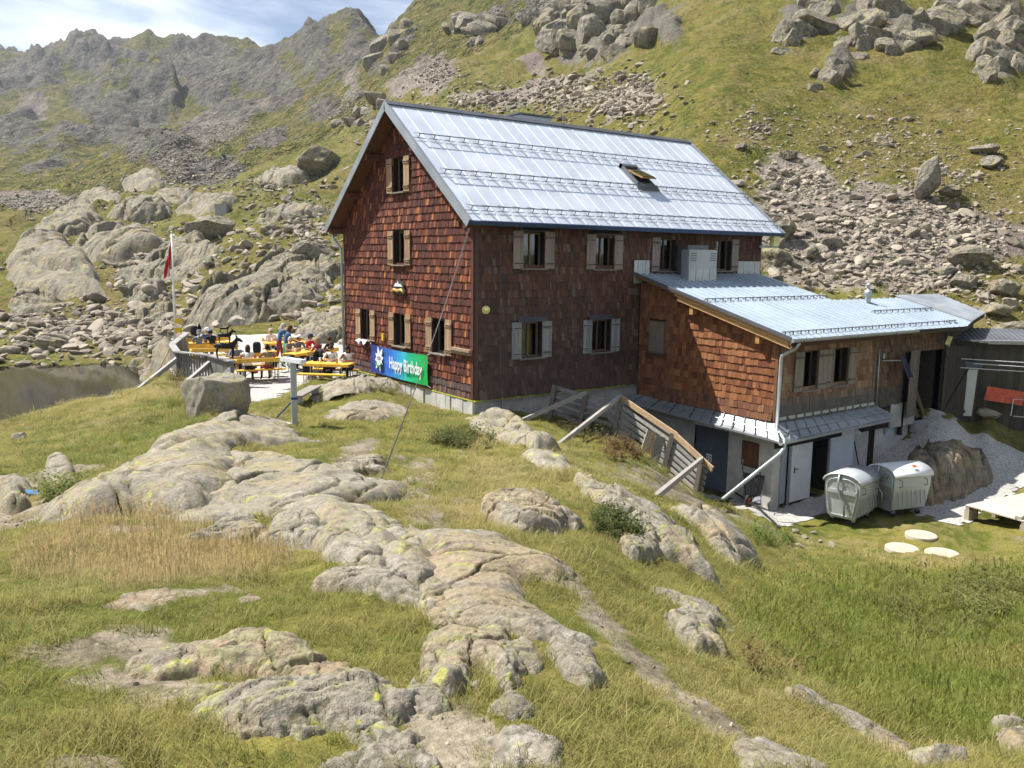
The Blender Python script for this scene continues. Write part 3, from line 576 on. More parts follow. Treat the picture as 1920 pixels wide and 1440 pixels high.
def outcrop(poly_px, h, label, kind='near', w=None, seed=0, n=110, rough=1.0, lichen=1.0, warm=0.5, name='rock_outcrop', group=None, lean=0.0, world=None, cat='rock'):
    P = wl_px(poly_px) if world is None else np.array(world, float)
    if kind == 'near': P = P.mean(0) + (P - P.mean(0)) * 1.07
    c0 = P.mean(0); size = max(np.ptp(P[:, 0]), np.ptp(P[:, 1])); sp = max(size / n, 0.012)
    NO_GRASS.append(P)
    x0, y0 = P.min(0) - sp * 3; x1, y1 = P.max(0) + sp * 3
    X, Y = np.meshgrid(np.arange(x0, x1, sp), np.arange(y0, y1, sp)); k = 1.0 / size; h = h * HK[kind]
    d = poly_dist(X, Y, P); inr = max(d.max(), sp * 2)
    if w is None: w = inr * 0.30
    d = d + inr * (0.22 * fbm2(X * k * 4, Y * k * 4, 3, seed) + 0.07 * fbm2(X * k * 15, Y * k * 15, 2, seed + 3))
    dd = np.clip(d, 0, None); q_ = np.clip(dd / w, 0, 1.6)
    prof = 1 - np.exp(-q_ * 1.7)
    # jointing: the slab is broken into tilted flat blocks, with open joints between them
    R_ = np.random.RandomState(seed + 900); ang = 0.6 + seed * 0.37; xn = (X - c0[0]) * k * 2; yn = (Y - c0[1]) * k * 2
    wx = 0.05 * fbm2(xn * 2.3, yn * 2.3, 3, seed + 6); wy = 0.05 * fbm2(xn * 2.3 + 7, yn * 2.3, 3, seed + 16)
    u = (xn + wx) * math.cos(ang) + (yn + wy) * math.sin(ang); v = -(xn + wx) * math.sin(ang) + (yn + wy) * math.cos(ang)
    def blocks(n_, asp, sd):
        Rb = np.random.RandomState(sd); S = Rb.uniform(-1.25, 1.25, (n_, 2)); f1 = np.full(X.shape, 9.0); f2 = np.full(X.shape, 9.0); off = np.zeros(X.shape); ua = u; va = v * asp
        S[:, 1] *= asp
        for (su_, sv_) in S:
            dist = np.hypot(ua - su_, va - sv_); pl = Rb.normal() * 0.55 + Rb.normal() * 1.1 * (ua - su_) + Rb.normal() * 0.8 * (va - sv_) / asp
            m1 = dist < f1; f2 = np.where(m1, f1, np.minimum(f2, dist)); off = np.where(m1, pl, off); f1 = np.where(m1, dist, f1)
        return off, f2 - f1
    o1, e1 = blocks(9, 1.7, seed + 31); o2, e2 = blocks(34, 2.2, seed + 32); o3, e3 = blocks(70, 1.6, seed + 33)
    core = smooth(0.0, 0.35 * inr, dd); low = fbm2(u * 1.1, v * 1.6, 2, seed + 5)
    top = prof * (1 + 0.25 * low) + rough * core * (0.17 * o1 + 0.12 * o2 + 0.06 * o3)
    gr = fbm2(X * k * 16, Y * k * 16, 5, seed + 9, 0.62)
    hh = h * np.clip(top, 0.03, 1.5) + min(h * 0.07, size * 0.006) * rough * gr * np.minimum(1, dd / (0.2 * inr))
    cw = 1.6 * sp / size * 2
    hh = hh - min(h * 0.40, size * 0.030) * rough * (1.4 * smooth(0.012 + cw, 0.0, e1) + 0.8 * smooth(0.006 + cw, 0.0, e2)) * smooth(0, 0.2 * inr, dd)
    hh = hh + lean * h * ((X - c0[0]) * RIGHT[0] + (Y - c0[1]) * RIGHT[1]) * k * prof
    base = H(X, Y); Z = np.where(d > 0, base + np.maximum(hh, -0.02 * h) + 0.002, base + d * 1.2 - 0.004)
    col = rock_colour(np.stack([X, Y, Z], -1).reshape(-1, 3), kind, seed, lichen, warm).reshape(X.shape + (3,))
    joint_moss_shade = np.clip(smooth(0.016 + cw, 0.0, e1) + 0.6 * smooth(0.008 + cw, 0.0, e2), 0, 1) * smooth(-0.2, 0.35, fbm2(u * 2.1, v * 2.1, 3, seed + 41)); col = mixc(col, (0.115, 0.108, 0.05), joint_moss_shade * 0.85)   # mossy soil tint that also paints dark crack shade into some joints
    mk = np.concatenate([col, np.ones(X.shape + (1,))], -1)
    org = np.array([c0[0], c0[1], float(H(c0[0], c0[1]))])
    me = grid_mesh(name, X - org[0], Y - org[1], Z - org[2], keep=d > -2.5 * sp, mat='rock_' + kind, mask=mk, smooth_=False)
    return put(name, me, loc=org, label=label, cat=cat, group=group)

def boulder_mesh(seed, sub=3, kind='near', size=1.0, flat=1.0, colour=True, planes=11, name='boulder'):
    bm = bmesh.new(); bmesh.ops.create_icosphere(bm, subdivisions=sub, radius=1.0); rs = np.random.RandomState(seed)
    V = np.array([v.co for v in bm.verts]); dirs = rs.normal(size=(planes, 3)); dirs /= np.linalg.norm(dirs, axis=1)[:, None]; offs = rs.uniform(0.52, 0.86, planes)
    for _ in range(2):
        for n_, o_ in zip(dirs, offs):
            e = np.maximum(V @ n_ - o_, 0); V = V - e[:, None] * n_ * 0.97
    V = V * np.array([1.0, rs.uniform(0.65, 0.9), rs.uniform(0.45, 0.75) * flat])
    nn = V / np.linalg.norm(V, axis=1)[:, None]
    V = V + nn * (0.05 * perlin3(V * 2.2, seed) + 0.03 * perlin3(V * 5.5, seed + 1) + (0.015 * perlin3(V * 12, seed + 2) if sub > 3 else 0))[:, None]
    for v, q in zip(bm.verts, V): v.co = q
    me = bpy.data.meshes.new(name); bm.to_mesh(me); bm.free()
    me.polygons.foreach_set('use_smooth', np.ones(len(me.polygons), bool)) if sub > 4 else None
    if colour:
        a = me.attributes.new('mask', 'FLOAT_COLOR', 'POINT'); c = rock_colour(V * size, kind, seed, 1.0, 0.45)
        a.data.foreach_set('color', np.concatenate([c, np.ones((len(c), 1))], 1).astype(np.float32).ravel()); me.materials.append(M['rock_' + kind])
    else: me.materials.append(M['stone'])
    me.update(); return me
def hero(px, py, wpx, label, seed, kind='mid', flat=1.0, rot=(0, 0, 0), stretch=(1, 1, 1), sink=0.25, name='boulder', dep=None, group=None, planes=10):
    """a boulder that meets the ground at the sighted point and is wpx wide as sighted"""
    g = g1(px, py) if dep is None else at(px, py, dep); r = wpx / FPX * depth_of(g) / 2
    me = boulder_mesh(seed, 5, kind, r, flat, planes=planes); o = put(name, me, label=label, cat='boulder', group=group)
    o.rotation_euler = (rot[0], rot[1], rot[2] + YAW - math.pi / 2); o.scale = (r * stretch[0], r * stretch[1], r * stretch[2])
    hz = max(v.co.z for v in me.vertices) * o.scale[2]; fw = np.array([math.cos(YAW), math.sin(YAW)])
    o.location = (g[0] + fw[0] * r * 0.5 * stretch[1], g[1] + fw[1] * r * 0.5 * stretch[1], float(H(g[0] + fw[0] * r * .5 * stretch[1], g[1] + fw[1] * r * .5 * stretch[1])) + hz * (1 - 2 * sink))
    return o

# bedrock of the knoll
for i, (pp, h, lab, kw) in enumerate([
    ([(90, 980), (130, 945), (200, 912), (300, 860), (380, 838), (425, 850), (440, 885), (400, 955), (345, 968), (260, 962), (180, 968)], 0.42, 'long grey lichened bedrock slab at left above the muddy trail', dict(n=190)),
    ([(268, 868), (330, 822), (400, 792), (445, 782), (525, 796), (575, 828), (500, 838), (430, 840), (340, 850)], 0.40, 'domed grey bedrock ridge at the foot of the grey metal post', dict(n=170)),
    ([(345, 968), (400, 920), (480, 878), (560, 878), (650, 892), (748, 930), (740, 942), (660, 948), (705, 985), (765, 1022), (795, 1062), (740, 1072), (690, 1050), (630, 1015), (540, 975), (460, 965), (400, 975)], 0.34, 'broad lichen covered bedrock dome left of the worn path', dict(n=230)),
    ([(420, 848), (500, 855), (560, 866), (610, 890), (540, 884), (440, 880)], 0.22, 'narrow fractured rock rib behind the broad bedrock dome', dict(n=120)),
    ([(355, 1018), (400, 985), (470, 974), (503, 998), (440, 1022), (400, 1018)], 0.17, 'small rounded rock lobe below the bedrock dome', dict(n=110)),
    ([(490, 1018), (520, 985), (562, 974), (640, 1000), (702, 1036), (715, 1070), (640, 1058), (570, 1030)], 0.22, 'rounded grey rock lobe above a dark hollow in the turf', dict(n=140)),
    ([(585, 1112), (610, 1085), (660, 1074), (720, 1068), (780, 1108), (822, 1140), (810, 1150), (740, 1130), (660, 1112)], 0.16, 'pale grey rock slab edged by turf left of the flat slab', dict(n=150, lichen=0.5)),
    ([(772, 1012), (830, 1004), (920, 1010), (1000, 1040), (1060, 1070), (1060, 1088), (1000, 1085), (972, 1100), (1010, 1140), (1090, 1200), (1078, 1212), (960, 1188), (870, 1168), (840, 1150), (800, 1080)], 0.14, 'large flat warm grey rock slab in the middle of the knoll', dict(n=230, rough=0.7, lichen=0.6, warm=0.75)),
    ([(800, 1205), (840, 1186), (930, 1190), (965, 1222), (970, 1280), (950, 1290), (900, 1262), (880, 1290), (845, 1312), (792, 1292)], 0.17, 'broken lichened rock block below the flat slab', dict(n=160)),
    ([(205, 1268), (270, 1240), (400, 1212), (480, 1198), (560, 1212), (640, 1256), (715, 1295), (640, 1302), (560, 1292), (480, 1272), (330, 1272)], 0.15, 'long brownish grey slab beside bare soil near the bottom left', dict(n=220, warm=0.85)),
    ([(370, 1352), (420, 1316), (520, 1290), (640, 1278), (740, 1308), (778, 1345), (760, 1362), (640, 1376), (520, 1384), (430, 1378)], 0.15, 'grey rock slab with bright yellow green lichen nearest the camera', dict(n=220, lichen=1.6)),
    ([(600, 1445), (680, 1412), (760, 1402), (835, 1445), (700, 1470)], 0.09, 'grey rock cut by the bottom edge beside bare soil', dict(n=130)),
    ([(1020, 1222), (1060, 1214), (1110, 1244), (1138, 1282), (1100, 1292), (1050, 1266)], 0.15, 'small grey rock hump with a shaded right face in turf', dict(n=120)),
    ([(920, 1336), (955, 1290), (1010, 1342), (960, 1352)], 0.07, 'small pale quartz rock beside the bare soil patch', dict(n=90, lichen=0.3)),
    ([(920, 1385), (980, 1364), (1062, 1410), (1052, 1450), (930, 1450)], 0.09, 'flat lichened rock at the bottom edge right of bare soil', dict(n=130)),
    ([(915, 958), (955, 946), (1040, 954), (1085, 985), (1062, 1002), (985, 1006), (930, 992)], 0.36, 'squat rounded boulder half sunk in turf right of the worn path', dict(n=130, lichen=0.5, warm=0.8)),
    ([(880, 788), (920, 779), (980, 796), (1048, 842), (1000, 842), (930, 822), (880, 802)], 0.50, 'whaleback grey rock in front of the hut corner', dict(n=150)),
    ([(1070, 902), (1130, 920), (1200, 958), (1262, 990), (1332, 1072), (1336, 1092), (1280, 1062), (1220, 1030), (1150, 962)], 0.38, 'long grey rock rib with a dark shaded face above the hollow', dict(n=190)),
    ([(1268, 962), (1330, 966), (1400, 1020), (1428, 1056), (1382, 1062), (1322, 1012)], 0.40, 'smooth sloping grey slab below the wooden snow fence', dict(n=150, lichen=0.4)),
    ([(1245, 1162), (1290, 1150), (1340, 1190), (1357, 1230), (1300, 1222), (1255, 1192)], 0.20, 'grey rock with a shaded front on the knoll flank', dict(n=120)),
    ([(1225, 1106), (1262, 1120), (1340, 1150), (1372, 1186), (1330, 1166), (1280, 1146)], 0.14, 'low broken rock rib in the grass of the knoll flank', dict(n=120)),
    ([(975, 858), (1020, 850), (1072, 876), (1104, 892), (1050, 888)], 0.20, 'small pale rock ridge in turf below the whaleback rock', dict(n=100)),
    ([(1470, 1308), (1520, 1300), (1600, 1340), (1700, 1400), (1722, 1422), (1680, 1420), (1580, 1352)], 0.07, 'thin rock edge at the lip of the grassy hollow', dict(n=150, lichen=0.3, warm=0.8)),
    ([(1370, 1398), (1410, 1385), (1500, 1420), (1570, 1455), (1400, 1460)], 0.05, 'flat stone slab in the foot path at the bottom', dict(n=130, rough=0.5, lichen=0.2, warm=0.9)),
    ([(1855, 1365), (1900, 1350), (1935, 1380), (1930, 1422), (1872, 1402)], 0.16, 'reddish rock in grass at the right edge', dict(n=90, lichen=0.3, warm=0.9)),
    ([(585, 750), (620, 724), (680, 710), (735, 716), (785, 736), (700, 732), (640, 742)], 0.42, 'smooth grey rock hump below the end of the gable wall', dict(n=150, lichen=0.4)),
    ([(615, 778), (650, 760), (705, 754), (742, 762), (768, 768), (710, 790), (650, 786)], 0.20, 'flat pale rock in the turf in front of the gable', dict(n=120, lichen=0.3)),
    ([(640, 884), (680, 862), (722, 868), (727, 888), (660, 893)], 0.22, 'small rock with grass collar beside the stay cable anchor', dict(n=90)),
    ([(735, 1000), (770, 985), (800, 1000), (790, 1025), (750, 1020)], 0.06, 'low flat stone at the edge of the worn path', dict(n=60)),
    ([(0, 950), (-30, 915), (10, 905), (50, 912), (50, 950), (20, 962)], 0.4, 'rounded boulder beside the muddy trail at the left edge', dict(n=90)),
    ([(80, 912), (85, 885), (115, 872), (140, 888), (136, 915)], 0.45, 'upright grey boulder among bushes left of the knoll', dict(n=90)),
    ([(1672, 945), (1690, 890), (1730, 868), (1790, 858), (1850, 882), (1860, 905), (1815, 935), (1745, 950)], 1.25, 'big shaded rock hump between the bins and the gravel path', dict(n=130, kind='mid', warm=0.9, lichen=0.3)),
    ([(690, 990), (745, 985), (790, 1030), (812, 1085), (780, 1100), (735, 1080), (700, 1045)], 0.16, 'broken rock ledge joining the bedrock dome to the flat slab', dict(n=130)),
    ([(800, 1095), (850, 1110), (880, 1160), (850, 1190), (805, 1170), (780, 1130)], 0.12, 'rough rock step at the left edge of the flat slab', dict(n=110)),
    ([(600, 930), (680, 955), (740, 985), (720, 1010), (650, 985), (590, 955)], 0.14, 'grey fractured rock rib on the right flank of the dome', dict(n=120)),
    ([(770, 1290), (830, 1300), (850, 1330), (800, 1345), (760, 1325)], 0.08, 'small lichened rock above the bare soil patch', dict(n=80)),
    ([(640, 1375), (720, 1365), (790, 1385), (760, 1405), (680, 1402)], 0.07, 'flat grey rock just below the lichened slab', dict(n=90)),
    ([(330, 1300), (420, 1285), (500, 1288), (460, 1312), (380, 1325)], 0.05, 'brown rock shelf between the two bottom left slabs', dict(n=90, warm=1.0)),
    ([(930, 1215), (990, 1205), (1030, 1240), (1000, 1262), (950, 1250)], 0.08, 'low rock in turf right of the broken block', dict(n=80)),
    ([(1160, 1010), (1210, 1015), (1240, 1045), (1200, 1055), (1165, 1035)], 0.2, 'small shaded rock below the long rock rib', dict(n=80)),
    ([(195, 1140), (240, 1115), (320, 1102), (330, 1125), (270, 1145)], 0.03, 'flat pinkish stone flush with the turf at left', dict(n=90, warm=1.0, lichen=0.1, rough=0.5)),
    ([(440, 1125), (470, 1115), (490, 1122), (460, 1132)], 0.02, 'tiny flat pink stone in the turf', dict(n=50, warm=1.0, lichen=0.1)),
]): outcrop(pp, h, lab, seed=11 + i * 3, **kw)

# glacier smoothed slabs behind the pond and the terrace
for i, (pp, h, lab, kw) in enumerate([
    ([(350, 608), (380, 578), (430, 556), (500, 500), (560, 494), (622, 505), (628, 528), (590, 566), (510, 596), (440, 615), (380, 618)], 2.0, 'largest smooth grey slab rising behind the beer garden', dict(n=190)),
    ([(42, 450), (90, 440), (150, 484), (212, 556), (170, 560), (100, 552), (30, 540), (15, 505)], 2.3, 'long tilted slab with a dark broken face behind the pond', dict(n=170, lean=-0.6)),
    ([(140, 462), (180, 440), (232, 424), (275, 432), (312, 475), (290, 482), (230, 488), (180, 490)], 2.4, 'pyramid shaped pale slab behind the flag pole', dict(n=140)),
    ([(62, 436), (100, 402), (160, 390), (186, 418), (170, 436), (110, 450)], 2.4, 'rounded slab below the hikers trail', dict(n=130)),
    ([(225, 520), (300, 470), (370, 452), (422, 470), (400, 486), (330, 506), (280, 530)], 1.6, 'low long slab just right of the flag', dict(n=150)),
    ([(295, 520), (350, 495), (400, 484), (410, 500), (360, 515), (310, 528)], 0.9, 'pale rock shelf below the long slab', dict(n=110)),
    ([(228, 562), (240, 540), (272, 530), (312, 538), (316, 550), (270, 566)], 1.2, 'rounded dark boulder outcrop left of the flag pole', dict(n=100)),
    ([(248, 612), (262, 590), (300, 578), (332, 586), (330, 604), (285, 618)], 1.1, 'grey slab above the pond shore beside the flag pole', dict(n=100)),
    ([(545, 634), (580, 606), (650, 602), (700, 610), (660, 640), (600, 645), (560, 640)], 1.0, 'grey slab behind the beer tables next to the gable', dict(n=130)),
    ([(243, 690), (270, 664), (322, 654), (326, 684), (285, 697)], 0.9, 'grey slab sloping into the pond below the terrace fence', dict(n=100)),
    ([(8, 575), (50, 552), (105, 560), (118, 580), (70, 592), (25, 592)], 1.3, 'dark rock hump above the far pond shore', dict(n=90)),
    ([(480, 415), (530, 398), (600, 392), (612, 402), (560, 412), (500, 425)], 1.2, 'flat pale slab on the slope left of the gable eave', dict(n=110)),
    ([(470, 340), (520, 318), (575, 322), (580, 340), (520, 350)], 2.2, 'broken rock group under the great cliff block', dict(n=100)),
    ([(225, 350), (270, 330), (305, 338), (300, 352), (250, 360)], 2.0, 'smooth rock hump in the upper basin left', dict(n=80, kind='mid')),
    ([(290, 375), (330, 355), (365, 362), (360, 378), (310, 388)], 2.0, 'smooth rock hump in the upper basin centre', dict(n=80)),
    ([(330, 398), (380, 372), (440, 366), (450, 380), (390, 400)], 1.8, 'long pale ledge behind the small grey hut box', dict(n=90)),
    ([(205, 405), (240, 388), (290, 385), (330, 400), (290, 415), (230, 415)], 2.0, 'pale slab with a square block on it in the basin', dict(n=90)),
    ([(150, 385), (160, 368), (200, 355), (232, 372), (225, 385)], 2.2, 'dark faced slab at the top of the basin', dict(n=80)),
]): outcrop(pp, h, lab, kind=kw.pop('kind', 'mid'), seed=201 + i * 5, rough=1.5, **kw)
# crags on the slopes: jointed blocks standing out of the turf
CB = [boulder_mesh(700 + k, 4, 'mid', 2.2, 1.1, planes=7, name='block') for k in range(6)]; CF = [boulder_mesh(720 + k, 4, 'far', 5.0, 1.1, planes=7, name='block') for k in range(5)]
def crag(label, blobs, seed, far_=False, tilt=0.5):
    """blobs: (px, py, width as sighted, height ratio)"""
    R = np.random.RandomState(seed); g0 = g1(blobs[0][0], blobs[0][1]); t_ = thing('crag', label, 'crag', tuple(g0)); V_ = CF if far_ else CB
    for (px_, py_, w_, hr_) in blobs:
        n_ = max(3, int(w_ / (11 if far_ else 13)))
        for q in range(n_):
            x_ = px_ + R.uniform(-0.5, 0.5) * w_; y_ = py_ + R.uniform(-0.5, 0.5) * w_ * hr_; g = g1(x_, y_); s_ = depth_of(g) / FPX * w_ * R.uniform(0.34, 0.60)
            o = put('block', V_[R.randint(len(V_))], t_, loc=(g[0] - g0[0], g[1] - g0[1], float(H(g[0], g[1])) - g0[2] + s_ * R.uniform(-0.25, 0.1))); o.scale = (s_ * R.uniform(0.8, 1.3), s_ * R.uniform(0.7, 1.0), s_ * R.uniform(0.9, 1.5) * (0.7 + 0.5 * hr_)); o.rotation_euler = (R.normal() * 0.25, tilt * R.uniform(0.3, 1.0), YAW - 1.57 + R.normal() * 0.5)
crag('leftmost pale crag at the top of the grass slope', [(1495, 62, 70, 1.1), (1520, 20, 60, 0.9), (1475, 85, 40, 0.8)], 1)
crag('tongue shaped pale crag hanging down the grass slope', [(1590, 100, 50, 0.8), (1560, 130, 45, 1.0), (1535, 155, 30, 1.0)], 2)
crag('dark block crag at the top middle of the grass slope', [(1620, 50, 80, 0.8), (1660, 20, 70, 0.7)], 3)
crag('purple grey ledge of crags running across the grass slope', [(1690, 75, 70, 0.5), (1740, 55, 70, 0.6), (1650, 88, 60, 0.4), (1790, 15, 80, 0.6)], 4)
crag('tall pale crag at the top right corner', [(1890, 40, 90, 1.0), (1880, 100, 80, 0.9), (1870, 145, 60, 0.7), (1850, 85, 40, 0.8)], 5)
crag('left grey rock wall high above the ridge of the hut', [(1010, 45, 60, 0.8), (1045, 75, 70, 0.8), (1060, 30, 70, 0.7)], 6, True)
crag('middle grey rock wall high above the ridge of the hut', [(1110, 55, 80, 0.9), (1140, 20, 80, 0.8), (1090, 95, 50, 0.6)], 7, True)
crag('right grey rock rib high above the ridge of the hut', [(1190, 50, 60, 0.8), (1220, 20, 60, 0.7), (1165, 85, 50, 0.7)], 8, True)
crag('small crag band on the slope above the gable peak', [(880, 50, 60, 0.4), (930, 40, 50, 0.5), (905, 75, 30, 0.6)], 9, True)
crag('dark rock rib on the skyline slope left of the gable peak', [(735, 95, 45, 1.2), (715, 120, 35, 1.0), (760, 60, 35, 1.0)], 10, True)
crag('low crag group right of the basin under the grass slope', [(690, 200, 60, 0.5), (650, 235, 50, 0.5)], 11, True)

# single boulders
hero(386, 781, 150, 'big square boulder with a blue paint mark in front of the terrace fence', 5, 'near', 1.2, (0, 0, 0.15), (1.0, 0.8, 1.2), 0.14, planes=7)
hero(390, 455, 100, 'large green grey boulder with a dark overhung face behind the pond', 71, 'mid', 1.1, (0, 0, 0.5), (1, 1, 1.1), 0.2)
hero(455, 468, 34, 'pale block beside the large green grey boulder', 72, 'mid', 1.0)
hero(585, 492, 84, 'dark blue grey boulder on top of the largest slab', 73, 'mid', 0.9, (0, 0, 0.2), (1, 0.7, 0.9), 0.2)
hero(638, 512, 46, 'split boulder hard against the gable edge behind the hut', 74, 'mid', 1.2)
hero(600, 330, 112, 'great dark cliff block standing above the boulder slope', 75, 'far', 1.0, (0, 0, 0.9), (1, 0.8, 0.95), 0.30)
hero(208, 738, 84, 'flat topped rock standing in the pond', 76, 'mid', 0.9, (0, 0, 0.1), (1, 0.5, 0.75), 0.3, dep=38.5)
hero(122, 776, 42, 'low rock at the near pond shore', 77, 'mid', 0.8, dep=31)
hero(14, 786, 60, 'low wet rock at the near pond shore by the left edge', 70, 'mid', 0.6, dep=27.5)
hero(34, 825, 30, 'small tilted brown stone in the grass above the pond', 78, 'near', 1.0, (0.3, 0.2, 0.4))
hero(88, 660, 56, 'dark angular boulder at the far pond shore', 79, 'mid', 1.2, (0, 0, 0.3), (1, 1, 1.2))
hero(140, 642, 36, 'rounded boulder beside the dark angular one at the pond', 80, 'mid', 1.1)
hero(30, 655, 44, 'broad low boulder at the far pond shore by the left edge', 81, 'mid', 0.8)
hero(225, 612, 42, 'flat dark block lying above the pond shore', 82, 'mid', 0.7, (0.1, 0.1, 0))
hero(1745, 378, 74, 'tall leaning pale boulder on the scree slope', 83, 'mid', 1.5, (0.1, 0.5, 0.2), (0.8, 0.7, 1.2), 0.15)
hero(1782, 372, 52, 'dark boulder leaning against the tall pale one', 84, 'mid', 0.9)
hero(1850, 292, 66, 'flat dark shaded boulder in grass high on the right', 85, 'mid', 0.7)
hero(1865, 318, 46, 'pale broken boulder below the flat dark one', 86, 'mid', 1.0)
hero(1835, 505, 104, 'largest flat topped block with pale lichen at the scree foot', 87, 'mid', 0.8, (0, 0, 0.25), (1, 0.8, 0.8), 0.2)
hero(1815, 545, 66, 'rounded grey boulder below the largest flat topped block', 88, 'mid', 1.1)
hero(1775, 522, 58, 'wedge boulder left of the rounded grey boulder', 89, 'mid', 0.8)
hero(1890, 560, 62, 'purplish boulder near the right edge above the shed', 90, 'mid', 1.1)
hero(1470, 458, 62, 'tall boulder right behind the hut eave corner', 91, 'mid', 1.4, (0, 0, 0.4), (0.9, 1, 1.3), 0.2)
hero(1460, 500, 70, 'shaded slab boulder leaning behind the hut corner', 92, 'mid', 1.0, (0.2, 0.3, 0))
hero(1562, 470, 46, 'pale square boulder in the scree above the annex roof', 93, 'mid', 1.2)
hero(1525, 492, 50, 'grey boulder next to the pale square one in the scree', 94, 'mid', 1.0)
hero(1715, 448, 38, 'white quartz boulder in the scree', 95, 'mid', 1.0)
hero(1478, 302, 46, 'flat topped boulder at the upper edge of the scree', 96, 'mid', 0.9)
hero(1390, 283, 26, 'pale boulder in grass just above the hut roof end', 97, 'mid', 1.0)
hero(1898, 640, 90, 'big pale slab boulder behind the dark shed roof', 98, 'mid', 1.0)
hero(1870, 600, 70, 'lichened slab boulder at the right above the shed', 99, 'mid', 0.8)
hero(1772, 1436, 150, 'pale lichened boulder cut by the bottom right edge', 100, 'near', 0.8, (0, 0, 0), (1, 0.8, 0.9), 0.25, dep=4.3)
hero(1862, 790, 56, 'shaded boulder with a white paint dot under the open shed', 101, 'near', 0.8, (0, 0.2, 0.2), (1, 0.8, 0.9), 0.25)
for k, (a, b, w_) in enumerate([(1492, 1000, 18), (1512, 1010, 22), (1500, 1026, 20), (1528, 1002, 16), (1540, 1018, 14), (1560, 1026, 22), (1478, 1012, 14)]):
    hero(a, b, w_, 'rust brown and white rubble stone heaped at the end of the gravel yard', 120 + k, 'near', 0.9, (0.2 * k, 0.1, k), group='rubble heap by the yard', name='rubble_stone')

# loose stones: the largest ones as individuals, the rest of the scree as one mass
VAR = [boulder_mesh(300 + k, 2 if k < 10 else 3, flat=0.8, colour=False, planes=9, name='stone') for k in range(14)]
rs = np.random.RandomState(5)
def scatter(n, region, smin, smax, power=2.6):
    """random sightings inside a list of (px, py, rx, ry) ellipses -> land points with stone size"""
    out = []; tot = sum(r[4] for r in region)
    for (cx_, cy_, rx, ry, wgt) in region:
        m = int(n * wgt / tot); a = rs.uniform(0, 2 * np.pi, m); q = np.minimum(np.abs(rs.normal(size=m)) * 0.62, 1.7); out.append(np.stack([cx_ + rx * q * np.cos(a), cy_ + ry * q * np.sin(a)], 1))
    px = np.concatenate(out); P = ground(px[:, 0], px[:, 1]); s_ = smin * (smax / smin) ** (rs.uniform(0, 1, len(P)) ** power); return px, P, s_
SCREE = [(1640, 420, 200, 85, 5), (1500, 345, 110, 45, 2), (1800, 440, 140, 60, 3), (1560, 510, 130, 45, 2.5), (1740, 530, 120, 40, 1.2), (1460, 420, 60, 80, 1)]
SLOPE = [(1650, 260, 270, 90, 3), (1420, 240, 120, 60, 1.2), (1800, 330, 130, 60, 1), (1850, 560, 90, 80, 0.6)]
BASIN = [(300, 480, 330, 110, 4), (560, 430, 120, 80, 2), (150, 620, 190, 50, 3.2), (500, 350, 160, 50, 1.2), (560, 560, 90, 60, 1), (280, 610, 90, 50, 1.6)]
UPPER = [(900, 190, 130, 30, 1), (1080, 180, 110, 40, 2.4), (820, 140, 60, 40, 1), (1180, 180, 70, 50, 1.6), (700, 230, 60, 60, .6)]
def spots(*a): return scatter(*a)
big = []
for (n_, reg, a, b, pw, lab, grp) in [(520, SCREE, 0.28, 1.1, 2.2, 'loose grey brown stone of the scree behind the annex', 'scree stones behind the annex'),
                                      (200, SLOPE, 0.25, 0.9, 2.2, 'pale stone lying on the grass slope above the hut', 'stones on the grass slope'),
                                      (420, BASIN, 0.4, 2.2, 1.8, 'loose grey stone in the rocky basin behind the pond', 'stones in the basin behind the pond'),
                                      (160, UPPER, 0.5, 2.2, 2.4, 'grey stone of the high block field above the hut ridge', 'stones of the high block field')]:
    px, P, s_ = spots(n_, reg, a, b, pw); dep = depth_of(P); vis = s_ / dep
    xm, ym = np.median(px[:, 0]), np.median(px[:, 1])
    for k in np.argsort(-vis): big.append((vis[k], P[k], s_[k], lab + ', %s %s part' % ('upper' if px[k, 1] < ym else 'lower', 'left' if px[k, 0] < xm - 60 else ('right' if px[k, 0] > xm + 60 else 'middle')), grp))
cnt = {}; lim = {'scree stones behind the annex': 150, 'stones on the grass slope': 60, 'stones in the basin behind the pond': 150, 'stones of the high block field': 40}
loose_P = []; loose_S = []
for (v_, P_, s__, lab, grp) in sorted(big, key=lambda q: -q[0]):
    if cnt.get(grp, 0) >= lim[grp]: loose_P.append(P_); loose_S.append(s__); continue
    cnt[grp] = cnt.get(grp, 0) + 1
    o = put('stone', VAR[rs.randint(6, 14)], label=lab, cat='stone', group=grp)
    o.location = (P_[0], P_[1], float(H(P_[0], P_[1])) + s__ * 0.12); o.rotation_euler = (rs.normal() * 0.35, rs.normal() * 0.35, rs.uniform(0, 6.28)); k_ = s__ * 0.5; o.scale = (k_ * rs.uniform(0.9, 1.35), k_ * rs.uniform(0.8, 1.1), k_ * rs.uniform(0.7, 1.2))

